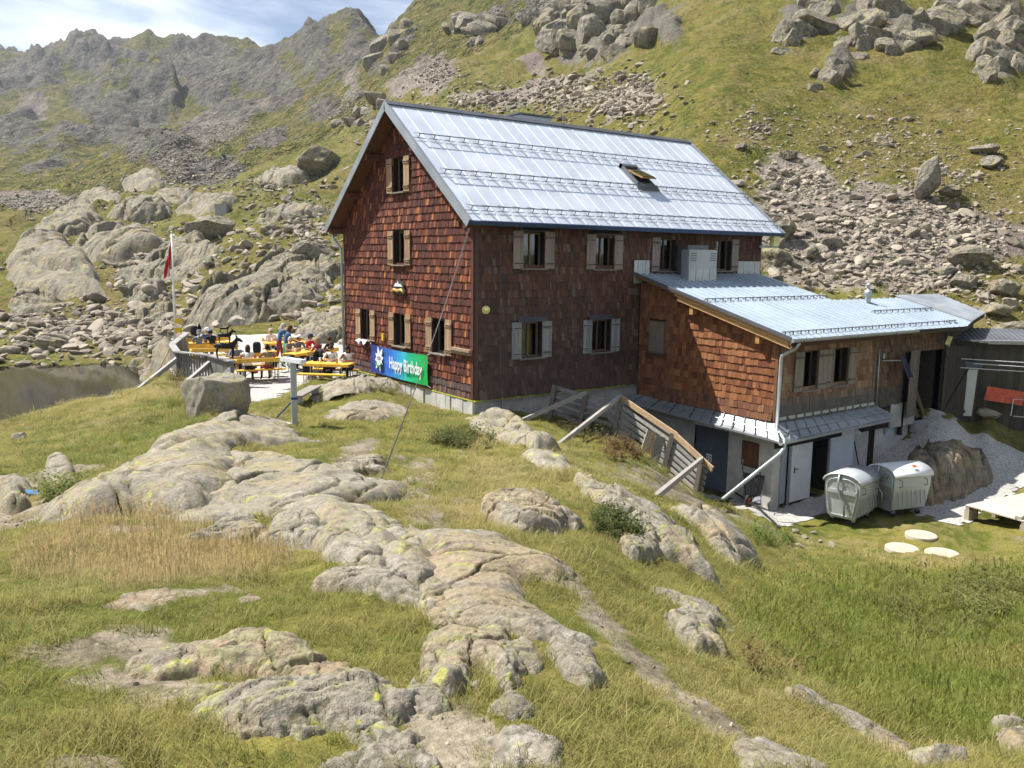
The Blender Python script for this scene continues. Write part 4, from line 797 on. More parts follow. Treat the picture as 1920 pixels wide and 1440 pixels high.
def instancer(name, P, rot, scale, idx, protos, tint=None, kind='stuff', label=None):
    """one mass of small things: points that carry instances of a few prototypes"""
    pc = bpy.data.collections.new(name + '_kinds')
    for j, me in enumerate(protos): pc.objects.link(bpy.data.objects.new('%s_kind_%02d' % (name, j), me))
    me = bpy.data.meshes.new(name); me.vertices.add(len(P)); me.vertices.foreach_set('co', np.asarray(P, np.float32).ravel())
    for nm, ty, arr, key in (('rot', 'FLOAT_VECTOR', rot, 'vector'), ('scl', 'FLOAT_VECTOR', scale, 'vector'), ('idx', 'INT', idx, 'value')):
        a = me.attributes.new(nm, ty, 'POINT'); a.data.foreach_set(key, np.asarray(arr, np.int32 if ty == 'INT' else np.float32).ravel())
    if tint is not None:
        a = me.attributes.new('tint', 'FLOAT_COLOR', 'POINT'); a.data.foreach_set('color', np.concatenate([tint, np.ones((len(P), 1))], 1).astype(np.float32).ravel())
    ng = bpy.data.node_groups.new(name, 'GeometryNodeTree'); ng.interface.new_socket('Geometry', in_out='INPUT', socket_type='NodeSocketGeometry'); ng.interface.new_socket('Geometry', in_out='OUTPUT', socket_type='NodeSocketGeometry')
    N = ng.nodes; L = ng.links; gi = N.new('NodeGroupInput'); go = N.new('NodeGroupOutput'); ip = N.new('GeometryNodeInstanceOnPoints'); ci = N.new('GeometryNodeCollectionInfo')
    ci.inputs['Collection'].default_value = pc; ci.inputs['Separate Children'].default_value = True; ip.inputs['Pick Instance'].default_value = True
    def na(n, ty):
        q = N.new('GeometryNodeInputNamedAttribute'); q.data_type = ty; q.inputs[0].default_value = n; return q.outputs[0]
    e2r = N.new('FunctionNodeEulerToRotation'); L.new(na('rot', 'FLOAT_VECTOR'), e2r.inputs[0])
    L.new(gi.outputs[0], ip.inputs['Points']); L.new(ci.outputs[0], ip.inputs['Instance']); L.new(na('idx', 'INT'), ip.inputs['Instance Index']); L.new(e2r.outputs[0], ip.inputs['Rotation']); L.new(na('scl', 'FLOAT_VECTOR'), ip.inputs['Scale']); L.new(ip.outputs[0], go.inputs[0])
    o = put(name, me, label=label, kind=kind); md = o.modifiers.new('spread', 'NODES'); md.node_group = ng; return o
def stone_mass(name, n, reg, a, b, pw, label):
    px, P, s_ = spots(n, reg, a, b, pw); P[:, 2] = H(P[:, 0], P[:, 1]) + s_ * 0.08; m = len(P)
    instancer(name, P, np.stack([rs.normal(size=m) * 0.4, rs.normal(size=m) * 0.4, rs.uniform(0, 6.28, m)], 1), np.stack([s_ * 0.5 * rs.uniform(0.9, 1.4, m), s_ * 0.5 * rs.uniform(0.8, 1.1, m), s_ * 0.5 * rs.uniform(0.6, 1.1, m)], 1), rs.randint(0, 10, m), VAR[:10], label=label)
stone_mass('scree', 5200, SCREE, 0.12, 0.6, 1.6, 'dense brown grey scree of small stones behind the annex')
stone_mass('slope_stones', 2600, SLOPE, 0.10, 0.42, 1.7, 'scattered small stones in the grass slope above the hut')
stone_mass('basin_stones', 5200, BASIN, 0.2, 1.5, 1.9, 'scattered small stones in the basin behind the pond')
stone_mass('high_blocks', 3600, UPPER, 0.35, 1.3, 1.8, 'grey block field high above the ridge of the hut')
stone_mass('far_scree', 4000, [(370, 270, 60, 30, 2), (430, 245, 90, 22, 2), (330, 300, 60, 22, 1), (90, 385, 100, 14, 0.8), (300, 340, 250, 40, 2), (650, 200, 80, 60, 1)], 0.4, 1.3, 1.6, 'pale scree fans under the far rock wall')

# ------------------------------------------------------------------ the hut
class Fr:
    """a wall plane: u along the wall, z up, d outwards"""
    def __init__(s, O, U, N): s.O = np.array(O, float); s.U = np.array(U, float); s.N = np.array(N, float)
    def p(s, u, z, d=0.0): q = s.O + s.U * u + s.N * d; return (q[0], q[1], q[2] + z)
    def box(s, mb, u0, u1, z0, z1, d0, d1, tint=(0.5, 0.5, 0.5), mi=0):
        P = [s.p(u, z, d) for u in (u0, u1) for d in (d0, d1) for z in (z0, z1)]
        return mb.add(P, [(0, 1, 3, 2), (4, 6, 7, 5), (0, 4, 5, 1), (2, 3, 7, 6), (0, 2, 6, 4), (1, 5, 7, 3)], tint, mi)
RN = random.Random(3)
def jit(c, a=0.15):
    k = 1 + RN.uniform(-a, a); return tuple(min(1, max(0, x * k * (1 + RN.uniform(-a, a) * 0.25))) for x in c)
HW, HL, OV, OE, HE, HR = 9.05, 13.1, 0.547, 0.535, 5.292, 9.204
RK = (HR - HE) / (HW / 2 + OE)
F_GABLE = Fr((0, 0, 0), (0, 1, 0), (-1, 0, 0)); F_FRONT = Fr((0, 0, 0), (1, 0, 0), (0, -1, 0))
hut = thing('mountain_hut', 'large two storey alpine hut clad in brown wood shingles under a pale metal gable roof', 'building')

def wall_panel(fr, u0, u1, z0, top, openings, depth=0.22):
    """backing wall with real openings: strips between opening edges, reveals inside"""
    mb = MB(); us = sorted({u0, u1} | {o[0] for o in openings} | {o[1] for o in openings} | ({HW / 2} if fr is F_GABLE else set()))
    for a, b in zip(us[:-1], us[1:]):
        m = (a + b) / 2; cuts = sorted([(o[2], o[3]) for o in openings if o[0] < m < o[1]]); z = z0
        for c0, c1 in cuts:
            mb.add([fr.p(a, z), fr.p(b, z), fr.p(b, c0), fr.p(a, c0)], [(0, 1, 2, 3)]); z = c1
        mb.add([fr.p(a, z), fr.p(b, z), fr.p(b, top(b)), fr.p(a, top(a))], [(0, 1, 2, 3)])
    for (a, b, c, d) in openings:
        for q in ([(a, c), (b, c)], [(b, c), (b, d)], [(b, d), (a, d)], [(a, d), (a, c)]):
            mb.add([fr.p(*q[0]), fr.p(*q[1]), fr.p(*q[1], -depth), fr.p(*q[0], -depth)], [(0, 1, 2, 3)])
    return mb
SHINGLES = {}
def shingle_wall(key, fr, u0, u1, z0, top, openings, colour, e=0.235, flare=0.0, wmin=0.065, wmax=0.15, seed=1):
    R = random.Random(seed); out = SHINGLES.setdefault(key, []); z = z0; row = 0
    while z < max(top(u0), top(u1), top((u0 + u1) / 2)) - 0.05:
        spans = [(u0, u1)]
        for (a, b, c, d) in openings:
            if min(d, z + e) - max(c, z) > 0.35 * e:
                ns = []
                for (s0, s1) in spans:
                    if b <= s0 or a >= s1: ns.append((s0, s1)); continue
                    if a > s0: ns.append((s0, a))
                    if b < s1: ns.append((b, s1))
                spans = ns
        for (s0, s1) in spans:
            u = s0
            while u < s1 - 0.02:
                w = R.uniform(wmin, wmax); w = min(w, s1 - u); m = u + w / 2
                if z + e * 0.6 < top(m):
                    fl = flare * max(0, 1 - (z - z0) / 0.75) ** 1.5; ht = min(e * 1.22, top(m) - z)
                    out.append((fr, u + 0.003, u + w - 0.003, z + R.uniform(-0.012, 0.012), ht, 0.04 + fl + R.uniform(-0.010, 0.010), fl * 0.8, colour(m, z, R)))
                u += w
        z += e; row += 1
def wedge(fr, u0, u1, z, h, d, dt, tint, mb):
    P = [fr.p(u0, z, 0.0), fr.p(u1, z, 0.0), fr.p(u1, z, d), fr.p(u0, z, d), fr.p(u0, z + h, 0.0), fr.p(u1, z + h, 0.0), fr.p(u1, z + h, dt + 0.008), fr.p(u0, z + h, dt + 0.008)]
    mb.add(P, [(0, 1, 2, 3), (4, 7, 6, 5), (3, 2, 6, 7), (0, 4, 5, 1), (0, 3, 7, 4), (1, 5, 6, 2)], tint)
def lay_shingles(key, parent, n_parts=290):
    S = SHINGLES[key]
    def vis(s):
        fr, u0, u1, z, h, d, dt, c = s; P = np.array(fr.p((u0 + u1) / 2, z + h / 2)); V = STATION - P; D = np.linalg.norm(V); return (u1 - u0) * abs((V / D) @ fr.N) / D ** 2
    order = sorted(range(len(S)), key=lambda i: -vis(S[i])); pick = set(order[:n_parts]); rest = MB(); cache = {}
    for i, s in enumerate(S):
        fr, u0, u1, z, h, d, dt, c = s
        if i not in pick: wedge(fr, u0, u1, z, h, d, dt, c, rest); continue
        fr0 = Fr((0, 0, 0), fr.U, fr.N); ck = tuple(round(x * 40) for x in c) + (round(h, 2), round(d, 2), round(dt, 2), id(fr))
        if ck not in cache:
            m1 = MB(); wedge(fr0, -0.5, 0.5, 0, h, d, dt, c, m1); cache[ck] = m1.mesh('shingle', 'wood_v')
        o = put('shingle', cache[ck], parent, loc=fr.p((u0 + u1) / 2, z)); w = u1 - u0; o.scale = (w if abs(fr.U[0]) > 0.5 else 1, w if abs(fr.U[1]) > 0.5 else 1, 1)
    if rest.v: rest.build('shingle_rows', 'wood_v', parent, kind='stuff')

def window(parent, fr, u0, u1, z0, z1, wood=(0.30, 0.235, 0.155), shut=(1, 1), sw=None, frame=(0.20, 0.13, 0.08), depth=0.17, curtain=True, open_pane=0.0, flash=True, sill=True, label=None):
    """window > panes, shutters, sill; the window mesh itself is the casing"""
    mb = MB(); c = 0.055; d0, d1 = -depth - 0.05, -depth
    for a in ((u0, u0 + c, z0, z1), (u1 - c, u1, z0, z1), (u0, u1, z0, z0 + c), (u0, u1, z1 - c, z1)): fr.box(mb, *a, d0, d1 + 0.012 * (a[0] == u0), jit(frame))
    m = (u0 + u1) / 2; fr.box(mb, m - 0.02, m + 0.02, z0 + c, z1 - c, d0 + 0.006, d1 + 0.004, jit(frame))
    fr.box(mb, u0, u1, z0, z1, -depth - 0.62, -depth - 0.6, (0.012, 0.011, 0.011), 1)
    for a in ((u0 - .001, u0, z0, z1), (u1, u1 + .001, z0, z1)): fr.box(mb, *a, -depth - 0.6, d0, (0.03, 0.028, 0.026), 1)
    fr.box(mb, u0, u1, z1, z1 + .001, -depth - .6, d0, (.03, .03, .03), 1); fr.box(mb, u0, u1, z0 - .001, z0, -depth - .6, d0, (.03, .03, .03), 1)
    if curtain:
        for a, b in ((u0 + 0.03, u0 + 0.03 + (u1 - u0) * RN.uniform(0.12, 0.24)), (u1 - 0.03 - (u1 - u0) * RN.uniform(0.12, 0.26), u1 - 0.03)): fr.box(mb, a, b, z0 + 0.03, z1 - 0.02, -depth - 0.16, -depth - 0.15, (0.5, 0.48, 0.45), 2)
    w = mb.build('window', ['wood_v', 'dark_inside', 'curtain'], parent)
    if label: w['label'] = label
    for a, b, sgn in ((u0 + c, m - 0.02, 1), (m + 0.02, u1 - c, -1)):
        g = MB(); fr.box(g, a, b, z0 + c, z1 - c, d0 + 0.012, d0 + 0.018); g.build('pane', 'glass', w)
    sw = sw or (u1 - u0) / 2 * 0.94
    for k, (a, b) in enumerate(((u0 - sw - 0.01, u0 - 0.01), (u1 + 0.01, u1 + sw + 0.01))):
        if not shut[k]: continue
        s_ = MB(); nb = 3
        for j in range(nb):
            q0 = a + (b - a) * j / nb; q1 = a + (b - a) * (j + 1) / nb; fr.box(s_, q0 + 0.003, q1 - 0.003, z0 - 0.02, z1 + 0.02, 0.055, 0.082 + 0.002 * j, jit(wood, 0.18))
        for zb in (z0 + 0.14, z1 - 0.16):
            fr.box(s_, a + 0.02, b - 0.02, zb - 0.045, zb + 0.045, 0.085, 0.112, jit(wood, 0.2))
            fr.box(s_, a + 0.03, b - 0.04, zb - 0.014, zb + 0.014, 0.113, 0.119, (0.05, 0.045, 0.04))
        s_.build('shutter', 'wood_v', w)
    if sill:
        q = MB(); fr.box(q, u0 - 0.09, u1 + 0.09, z0 - 0.055, z0 - 0.012, -0.1, 0.135, jit((0.23, 0.20, 0.165))); q.build('sill', 'wood_any', w)
    if flash:
        q = MB(); P = [fr.p(u0 - 0.16, z1 + 0.17, 0.05), fr.p(u1 + 0.16, z1 + 0.17, 0.05), fr.p(u1 + 0.17, z1 + 0.04, 0.14), fr.p(u0 - 0.17, z1 + 0.04, 0.14)]; q.add(P, [(0, 1, 2, 3)]); q.prism(P, (0, 0, -0.012)); q.build('flashing', 'dark_steel', w)
    return w

# walls
g_open = [(4.18, 4.99, 6.40, 7.49), (4.16, 4.97, 4.00, 5.10), (6.83, 7.62, 1.24, 2.31), (4.17, 4.97, 1.24, 2.33), (1.57, 2.38, 1.24, 2.32)]
f_open = [(1.73, 2.55, 3.95, 5.04), (4.64, 5.46, 3.93, 5.01), (7.60, 8.40, 3.87, 4.98), (10.55, 11.35, 3.88, 5.0), (1.70, 2.50, 1.18, 2.28), (4.58, 5.42, 1.19, 2.25)]
def roof_under(y): return HE + (min(y, HW - y) + OE) * RK - 0.24
gw = wall_panel(F_GABLE, 0, HW, 0, roof_under, g_open).build('gable_wall', 'dark_inside', hut); fw = wall_panel(F_FRONT, 0, HL, 0, lambda u: roof_under(0), f_open).build('eave_wall', 'dark_inside', hut)
mb = MB(); mb.add([(HL, 0, -1), (HL, HW, -1), (HL, HW, roof_under(0)), (HL, HW / 2, roof_under(HW / 2)), (HL, 0, roof_under(0))], [(0, 1, 2, 3, 4)]); mb.add([(0, HW, -1), (HL, HW, -1), (HL, HW, roof_under(0)), (0, HW, roof_under(0))], [(0, 1, 2, 3)]); mb.build('rear_wall', 'plaster', hut)
def c_gable(u, z, R):
    t = R.random(); c = (0.072, 0.020, 0.013) if t < 0.42 else ((0.115, 0.032, 0.018) if t < 0.76 else ((0.21, 0.060, 0.024) if t < 0.92 else (0.36, 0.13, 0.045)))
    if z < 0.35: c = tuple(x * 0.5 + 0.05 for x in c)
    k = R.uniform(0.8, 1.2); return tuple(x * k for x in c)
def c_front(u, z, R):
    t = R.random(); a = (0.150, 0.072, 0.048) if t < 0.55 else ((0.105, 0.052, 0.036) if t < 0.87 else (0.20, 0.135, 0.10)); lo = (0.092, 0.074, 0.068) if t < 0.85 else (0.13, 0.115, 0.108)
    m = min(1, max(0, (3.4 - z) / 2.4)); k = R.uniform(0.8, 1.2); m2 = 0.6 * m; return tuple((x * (1 - m2) + y * m2) * k * 0.82 for x, y in zip(a, lo))
def grow(o, m=0.0): return [(a - m, b + m, c, d + m * 0.5) for a, b, c, d in o]
shingle_wall('hut', F_GABLE, 0.13, HW - 0.12, 0.0, roof_under, grow(g_open, 0.012), c_gable, seed=4)
shingle_wall('hut', F_FRONT, 0.13, 6.72, 0.0, lambda u: roof_under(0) - 0.02, grow(f_open, 0.012), c_front, flare=0.10, seed=5)
shingle_wall('hut', F_FRONT, 6.72, HL - 0.12, 3.30, lambda u: roof_under(0) - 0.02, grow(f_open, 0.012), c_front, seed=6)
lay_shingles('hut', gw, 300)
# corner boards
for nm_, q in (('corner_board', [(F_GABLE, 0.0, 0.13, (0.10, 0.038, 0.024)), (F_GABLE, HW - 0.12, HW, (0.10, 0.038, 0.024)), (F_FRONT, 0.0, 0.12, (0.11, 0.07, 0.055)), (F_FRONT, HL - 0.12, HL, (0.11, 0.08, 0.065))]),):
    for fr, a, b, c in q:
        mb = MB(); fr.box(mb, a, b, 0.0, roof_under(0) - 0.01, 0.0, 0.046 if fr is F_GABLE else 0.042, c); mb.build(nm_, 'wood_v', hut)
# stone and concrete plinth
mb = MB(); mb.box((HL / 2, HW / 2, -1.0), (HL - 0.05, HW - 0.05, 1.96)); mb.build('plinth', 'concrete', hut)
mb = MB(); R0 = random.Random(8)
y = 0.0
while y < HW - 0.1:
    w = R0.uniform(0.25, 0.5); F_GABLE.box(mb, y + 0.01, min(y + w, HW) - 0.01, -0.95 + R0.uniform(-.05, .05), -0.05 - R0.uniform(0, .03), -0.05, 0.02 + R0.uniform(0, 0.05), (0.5, 0.5, 0.5)); y += w
mb.build('plinth_stones', 'plaster', hut, kind='stuff')
mb = MB(); F_GABLE.box(mb, -0.03, HW, -0.035, -0.006, 0.0, 0.06); mb.build('edge_strip', 'sealant_yellow', hut)
mb = MB(); F_FRONT.box(mb, -0.06, 6.2, -0.035, -0.006, 0.0, 0.115); mb.build('edge_strip', 'sealant_yellow', hut)
# windows
tan_ = (0.40, 0.265, 0.165); grey_ = (0.31, 0.26, 0.235)
for k, o in enumerate(g_open): window(hut, F_GABLE, *o, wood=tan_, curtain=k > 1, flash=False, sw=0.37)
for k, o in enumerate(f_open): window(hut, F_FRONT, *o, wood=grey_ if k < 4 else (0.30, 0.31, 0.32), sw=0.37, shut=(1, 1) if k not in (2, 3) else ((1, 0) if k == 2 else (0, 1)), curtain=k not in (0,), flash=k in (0, 1, 4, 5))
# roof: timber deck, metal sheets, trims
SL = math.hypot(HW / 2 + OE, HR - HE); TH = math.atan2(HR - HE, HW / 2 + OE)
def rp(x, t, h=0.0, back=False):
    y = -OE + t * math.cos(TH) - h * math.sin(TH); z = HE + t * math.sin(TH) + h * math.cos(TH)
    return (x, HW - y if back else y, z)
X0, X1 = -OV, HL + 0.68
mb = MB()
for bk in (False, True):
    P = [rp(X0 + 0.03, 0.02, -0.02, bk), rp(X1 - 0.03, 0.02, -0.02, bk), rp(X1 - 0.03, SL, -0.02, bk), rp(X0 + 0.03, SL, -0.02, bk)]; Q = [rp(X0 + 0.03, 0.02, -0.17, bk), rp(X1 - 0.03, 0.02, -0.17, bk), rp(X1 - 0.03, SL, -0.17, bk), rp(X0 + 0.03, SL, -0.17, bk)]
    mb.add(P + Q, [(0, 1, 2, 3), (7, 6, 5, 4), (0, 4, 5, 1), (1, 5, 6, 2), (2, 6, 7, 3), (3, 7, 4, 0)], (0.13, 0.06, 0.035))
roof = mb.build('roof', 'wood_y', hut)
for k in range(8):   # purlin ends under the verge
    t = SL * (0.03 + 0.94 * (k % 4) / 3); bk = k >= 4; a = rp(X0 + 0.06, t, -0.28, bk); b = rp(0.3, t, -0.28, bk); q = MB(); q.beam(a, b, 0.15, 0.2, tint=(0.14, 0.055, 0.03)); q.build('purlin', 'wood_x', roof)
NP = 26; PW = (X1 - X0) / NP; pv = []
for vv in range(5):
    nt, nx = 26, 4; rr = np.random.RandomState(50 + vv); mbp = MB(); vs = []
    for i in range(nt + 1):
        for j in range(nx + 1):
            t = SL * i / nt; x = PW * j / nx; hgt = 0.006 + 0.003 * math.sin(math.pi * j / nx) * float(perlin2(np.array([t * 0.8]), np.array([vv * 3.3]), vv)[0]) + 0.0015 * float(perlin2(np.array([t * 2.2]), np.array([x * 4 + vv]), vv + 3)[0])
            vs.append(rp(x, t, hgt))
    mbp.add(vs, [(i * (nx + 1) + j, i * (nx + 1) + j + 1, (i + 1) * (nx + 1) + j + 1, (i + 1) * (nx + 1) + j) for i in range(nt) for j in range(nx)])
    P = [rp(-0.011, 0, 0), rp(0.011, 0, 0), rp(0.011, SL, 0), rp(-0.011, SL, 0)]; Q = [rp(-0.011, 0, 0.020), rp(0.011, 0, 0.020), rp(0.011, SL, 0.020), rp(-0.011, SL, 0.020)]
    mbp.add(P + Q, [(4, 5, 6, 7), (0, 1, 5, 4), (1, 2, 6, 5), (2, 3, 7, 6), (3, 0, 4, 7)])
    me = mbp.mesh('roof_sheet', 'roof_metal'); a = me.attributes.new('tone', 'FLOAT', 'POINT'); a.data.foreach_set('value', np.full(len(me.vertices), rr.uniform(0, 1), np.float32)); pv.append(me)
for k in range(NP): put('roof_sheet', pv[(k * 3 + k // 4) % 5], roof, loc=(X0 + k * PW, 0, 0))
mb = MB(); P = [rp(X0, 0, 0.006, True), rp(X1, 0, 0.006, True), rp(X1, SL, 0.006, True), rp(X0, SL, 0.006, True)]; mb.add(P, [(3, 2, 1, 0)]); mb.build('rear_roof_sheet', 'roof_metal', roof)
for bk in (False, True):
    for xx, s_ in ((X0, -1), (X1, 1)):
        mb = MB(); P = [rp(xx, -0.03, 0.05, bk), rp(xx, SL + 0.02, 0.05, bk), rp(xx, SL - 0.1, -0.20, bk), rp(xx, -0.03, -0.20, bk)]; mb.prism(P, (s_ * 0.02, 0, 0)); P = [rp(xx, -0.03, 0.045, bk), rp(xx, SL, 0.045, bk), rp(xx - s_ * 0.12, SL, 0.02, bk), rp(xx - s_ * 0.12, -0.03, 0.02, bk)]; mb.add(P, [(0, 1, 2, 3)]); mb.build('verge_trim', 'zinc', roof)
mb = MB(); a = [rp(X0, 0.0, 0.004), rp(X1, 0.0, 0.004)]; b = [rp(X0, -0.05, -0.004), rp(X1, -0.05, -0.004)]; c = [(X0, -OE + 0.02, HE - 0.13), (X1, -OE + 0.02, HE - 0.13)]; mb.add(a + b + c, [(0, 1, 3, 2), (2, 3, 5, 4)]); mb.build('eave_trim', plain('eave_blue', (0.05, 0.085, 0.17), 0.4, 0.3), roof)
mb = MB(); q = [(X0, HW / 2 - 0.17, HR - 0.06), (X0, HW / 2, HR + 0.075), (X0, HW / 2 + 0.17, HR - 0.06)]; mb.prism(q, (X1 - X0, 0, 0)); mb.build('ridge_cap', 'dark_steel', roof)
# snow guards: rails on brackets
br = MB(); br.add([rp(-0.012, 0, 0.03), rp(0.012, 0, 0.03), rp(0.012, 0, 0.22), rp(-0.012, 0, 0.22), rp(-0.012, 0.02, 0.22), rp(0.012, 0.02, 0.22), rp(0.012, 0.34, 0.035), rp(-0.012, 0.34, 0.035), rp(0.012, 0.3, 0.035), rp(-0.012, 0.3, 0.035), rp(0.012, 0.02, 0.18), rp(-0.012, 0.02, 0.18)],
               [(0, 1, 2, 3), (3, 2, 5, 4), (4, 5, 6, 7), (11, 10, 8, 9), (0, 3, 4, 11), (1, 10, 5, 2), (11, 4, 7, 9), (10, 8, 6, 5)]); BR = br.mesh('bracket', 'dark_steel')
def t_of_y(y): return (y + OE) / math.cos(TH)
for yy in (2.83, 1.27, -0.19):
    t0 = t_of_y(yy); mb = MB(); mb.tube([rp(X0 + 0.25, t0, 0.2), rp(X1 - 0.25, t0, 0.2)], 0.016, 6); g_ = mb.build('snow_guard_rail', 'dark_steel', roof)
    mb = MB()
    for k in range(NP): mb.tube([rp(X0 + 0.08 + k * PW, t0 - 0.01, 0.055), rp(X0 + 0.08 + k * PW + PW * 0.82, t0 - 0.01, 0.05)], 0.011, 5)
    mb.build('ice_stops', 'dark_steel', g_, kind='stuff')
    base = rp(0, t0, 0); z0 = rp(0, 0, 0)
    for k in range(NP): put('bracket', BR, g_, loc=(X0 + (k + 0.5) * PW, base[1] - z0[1], base[2] - z0[2]))
# roof window, standing ajar
tA, tB = t_of_y(2.45), t_of_y(1.42); sk = MB()
for a in ((7.86, 7.93, tB, tA), (8.58, 8.65, tB, tA), (7.86, 8.65, tB, tB + 0.08), (7.86, 8.65, tA - 0.16, tA)):
    P = [rp(a[0], a[2], 0.0), rp(a[1], a[2], 0.0), rp(a[1], a[3], 0.0), rp(a[0], a[3], 0.0)]; sk.prism(P, tuple(np.array(rp(0, 0, 0.15)) - np.array(rp(0, 0, 0))), (0.08, 0.085, 0.09))
skl = sk.build('roof_window', 'dark_steel', roof)
q = MB(); P = [rp(7.93, tB + 0.08, 0.06), rp(8.58, tB + 0.08, 0.06), rp(8.58, tA - 0.16, 0.06), rp(7.93, tA - 0.16, 0.06)]; q.add(P, [(0, 1, 2, 3)]); q.build('opening', 'dark_inside', skl)
q = MB(); P = [rp(7.90, tB + 0.06, 0.34), rp(8.61, tB + 0.06, 0.34), rp(8.61, tA - 0.45, 0.13), rp(7.90, tA - 0.45, 0.13)]; q.prism(P, tuple(np.array(rp(0, 0, 0.05)) - np.array(rp(0, 0, 0))), (0.42, 0.26, 0.11)); sash = q.build('sash', 'wood_any', skl)
q = MB(); P = [rp(7.95, tB + 0.1, 0.396), rp(8.56, tB + 0.1, 0.396), rp(8.56, tA - 0.5, 0.194), rp(7.95, tA - 0.5, 0.194)]; q.prism(P, tuple(np.array(rp(0, 0, 0.008)) - np.array(rp(0, 0, 0)))); q.build('pane', 'glass', skl)
q = MB(); P = [rp(7.72, tB - 0.22, 0.03), rp(8.78, tB - 0.22, 0.03), rp(8.78, tB - 0.02, 0.09), rp(7.72, tB - 0.02, 0.09)]; q.prism(P, (0, 0, 0.05)); q.build('flashing', 'dark_steel', skl)
# chimney head and lightning rods on the ridge
mb = MB(); mb.box((6.0, HW / 2 + 0.85, HR - 0.15), (1.5, 0.7, 0.9)); ch = mb.build('chimney', 'zinc', roof)
mb = MB(); mb.box((6.0, HW / 2 + 0.85, HR + 0.34), (1.7, 0.85, 0.05)); mb.build('chimney_cap', 'dark_steel', ch)
for xx in (6.9, 13.0, 13.45):
    mb = MB(); mb.tube([(xx, HW / 2, HR), (xx, HW / 2, HR + (0.95 if xx < 10 else 0.75))], 0.012, 5); mb.build('lightning_rod', 'zinc', roof)
# gutter, rack and pipe at the far eave, conductor on the front
mb = MB(); pr = [(math.cos(a) * 0.08, -math.sin(a) * 0.08) for a in np.linspace(0, math.pi, 7)]
P = [(X0 + 0.1, HW + OE + 0.05 + y, HE - 0.02 + z) for y, z in pr]; Q = [(X1, p[1], p[2]) for p in P]; mb.add(P + Q, [(i, i + 1, 8 + i, 7 + i) for i in range(6)]); mb.build('gutter', 'zinc', roof)
mb = MB(); mb.tube([(-0.2, HW + OE + 0.05, HE - 0.1), (-0.2, HW + OE + 0.02, HE - 0.35), (-0.09, HW + 0.1, HE - 0.75), (-0.09, HW + 0.02, 0.05)], 0.05, 8); mb.build('downpipe', 'zinc', hut, True)
for k in range(4):
    mb = MB(); mb.tube([(-0.25, HW + 0.05, HE - 0.35 + 0.09 * k - 0.3), (-0.25, HW + OE, HE - 0.35 + 0.09 * k - 0.3)], 0.012, 5); mb.build('rack_bar', 'zinc', hut)
mb = MB(); mb.tube([rp(1.25, 0.02, 0.02), (1.3, -OE - 0.02, HE - 0.2), (1.05, -0.3, 4.85), (0.86, -0.09, 4.6), (0.86, -0.09, 2.6), (0.88, -0.13, 0.3), (0.9, -0.16, -0.6)], 0.013, 6); mb.build('lightning_conductor', 'cable', hut)
# lamps, shelf, floodlight
mb = MB(); mb.lathe([(0.0, 0.16), (0.06, 0.155), (0.11, 0.12), (0.125, 0.06), (0.125, 0.03)], 20, (0.37, 0, 2.71), axis='y')
for i, v in enumerate(mb.v): mb.v[i] = (v[0], -v[1], v[2])
wl_ = mb.build('wall_lamp', 'floodlight_lens', hut, True)
mb = MB(); F_GABLE.box(mb, 5.72, 5.84, 1.32, 1.56, 0.04, 0.11); mb.build('wall_lamp', 'sign_yellow', hut)
mb = MB(); F_GABLE.box(mb, 0.05, 1.15, 1.44, 1.52, 0.04, 0.17, (0.33, 0.24, 0.16)); F_GABLE.box(mb, 0.05, 1.15, 1.34, 1.42, 0.04, 0.13, (0.28, 0.2, 0.13)); mb.build('shelf_board', 'wood_y', hut)
mb = MB(); mb.box((HL + 0.28, -0.42, 5.0), (0.34, 0.2, 0.36), (0.15, 0, 0)); mb.build('floodlight', 'floodlight_lens', hut); mb = MB(); mb.box((HL + 0.15, -0.25, 4.78), (1.1, 0.08, 0.08)); mb.build('lamp_arm', 'zinc', hut)

# annex roof plant: duct box, flashings on the wall
mb = MB(); F_FRONT.box(mb, 8.46, 9.5, 3.35, 4.76, 0.06, 0.54); mb.build('duct', 'dark_steel', hut); mb = MB(); F_FRONT.box(mb, 8.15, 9.57, 3.3, 4.6, 0.55, 0.9)
du = mb.build('vent_box', 'zinc', hut)
for uu in (8.2, 9.2):
    for k in range(4): mb = MB(); F_FRONT.box(mb, uu + 0.02, uu + 0.3, 4.22 + 0.08 * k, 4.25 + 0.08 * k, 0.9, 0.92); mb.build('louvre', 'dark_steel', du)
for k in range(4): mb = MB(); F_FRONT.box(mb, 8.15 + 0.355 * k + 0.01, 8.495 + 0.355 * k, 3.32, 3.95, 0.902, 0.912 + 0.004 * (k % 2)); mb.build('cladding_sheet', 'galvanised', du)
for a, b in ((6.38, 7.1), (11.72, 13.02)):
    for k in range(4): w = (b - a) / 4; mb = MB(); F_FRONT.box(mb, a + w * k + 0.006, a + w * (k + 1) - 0.006, 3.45, 4.22, 0.06, 0.075 + 0.006 * (k % 2)); mb.build('wall_flashing', 'galvanised', hut)

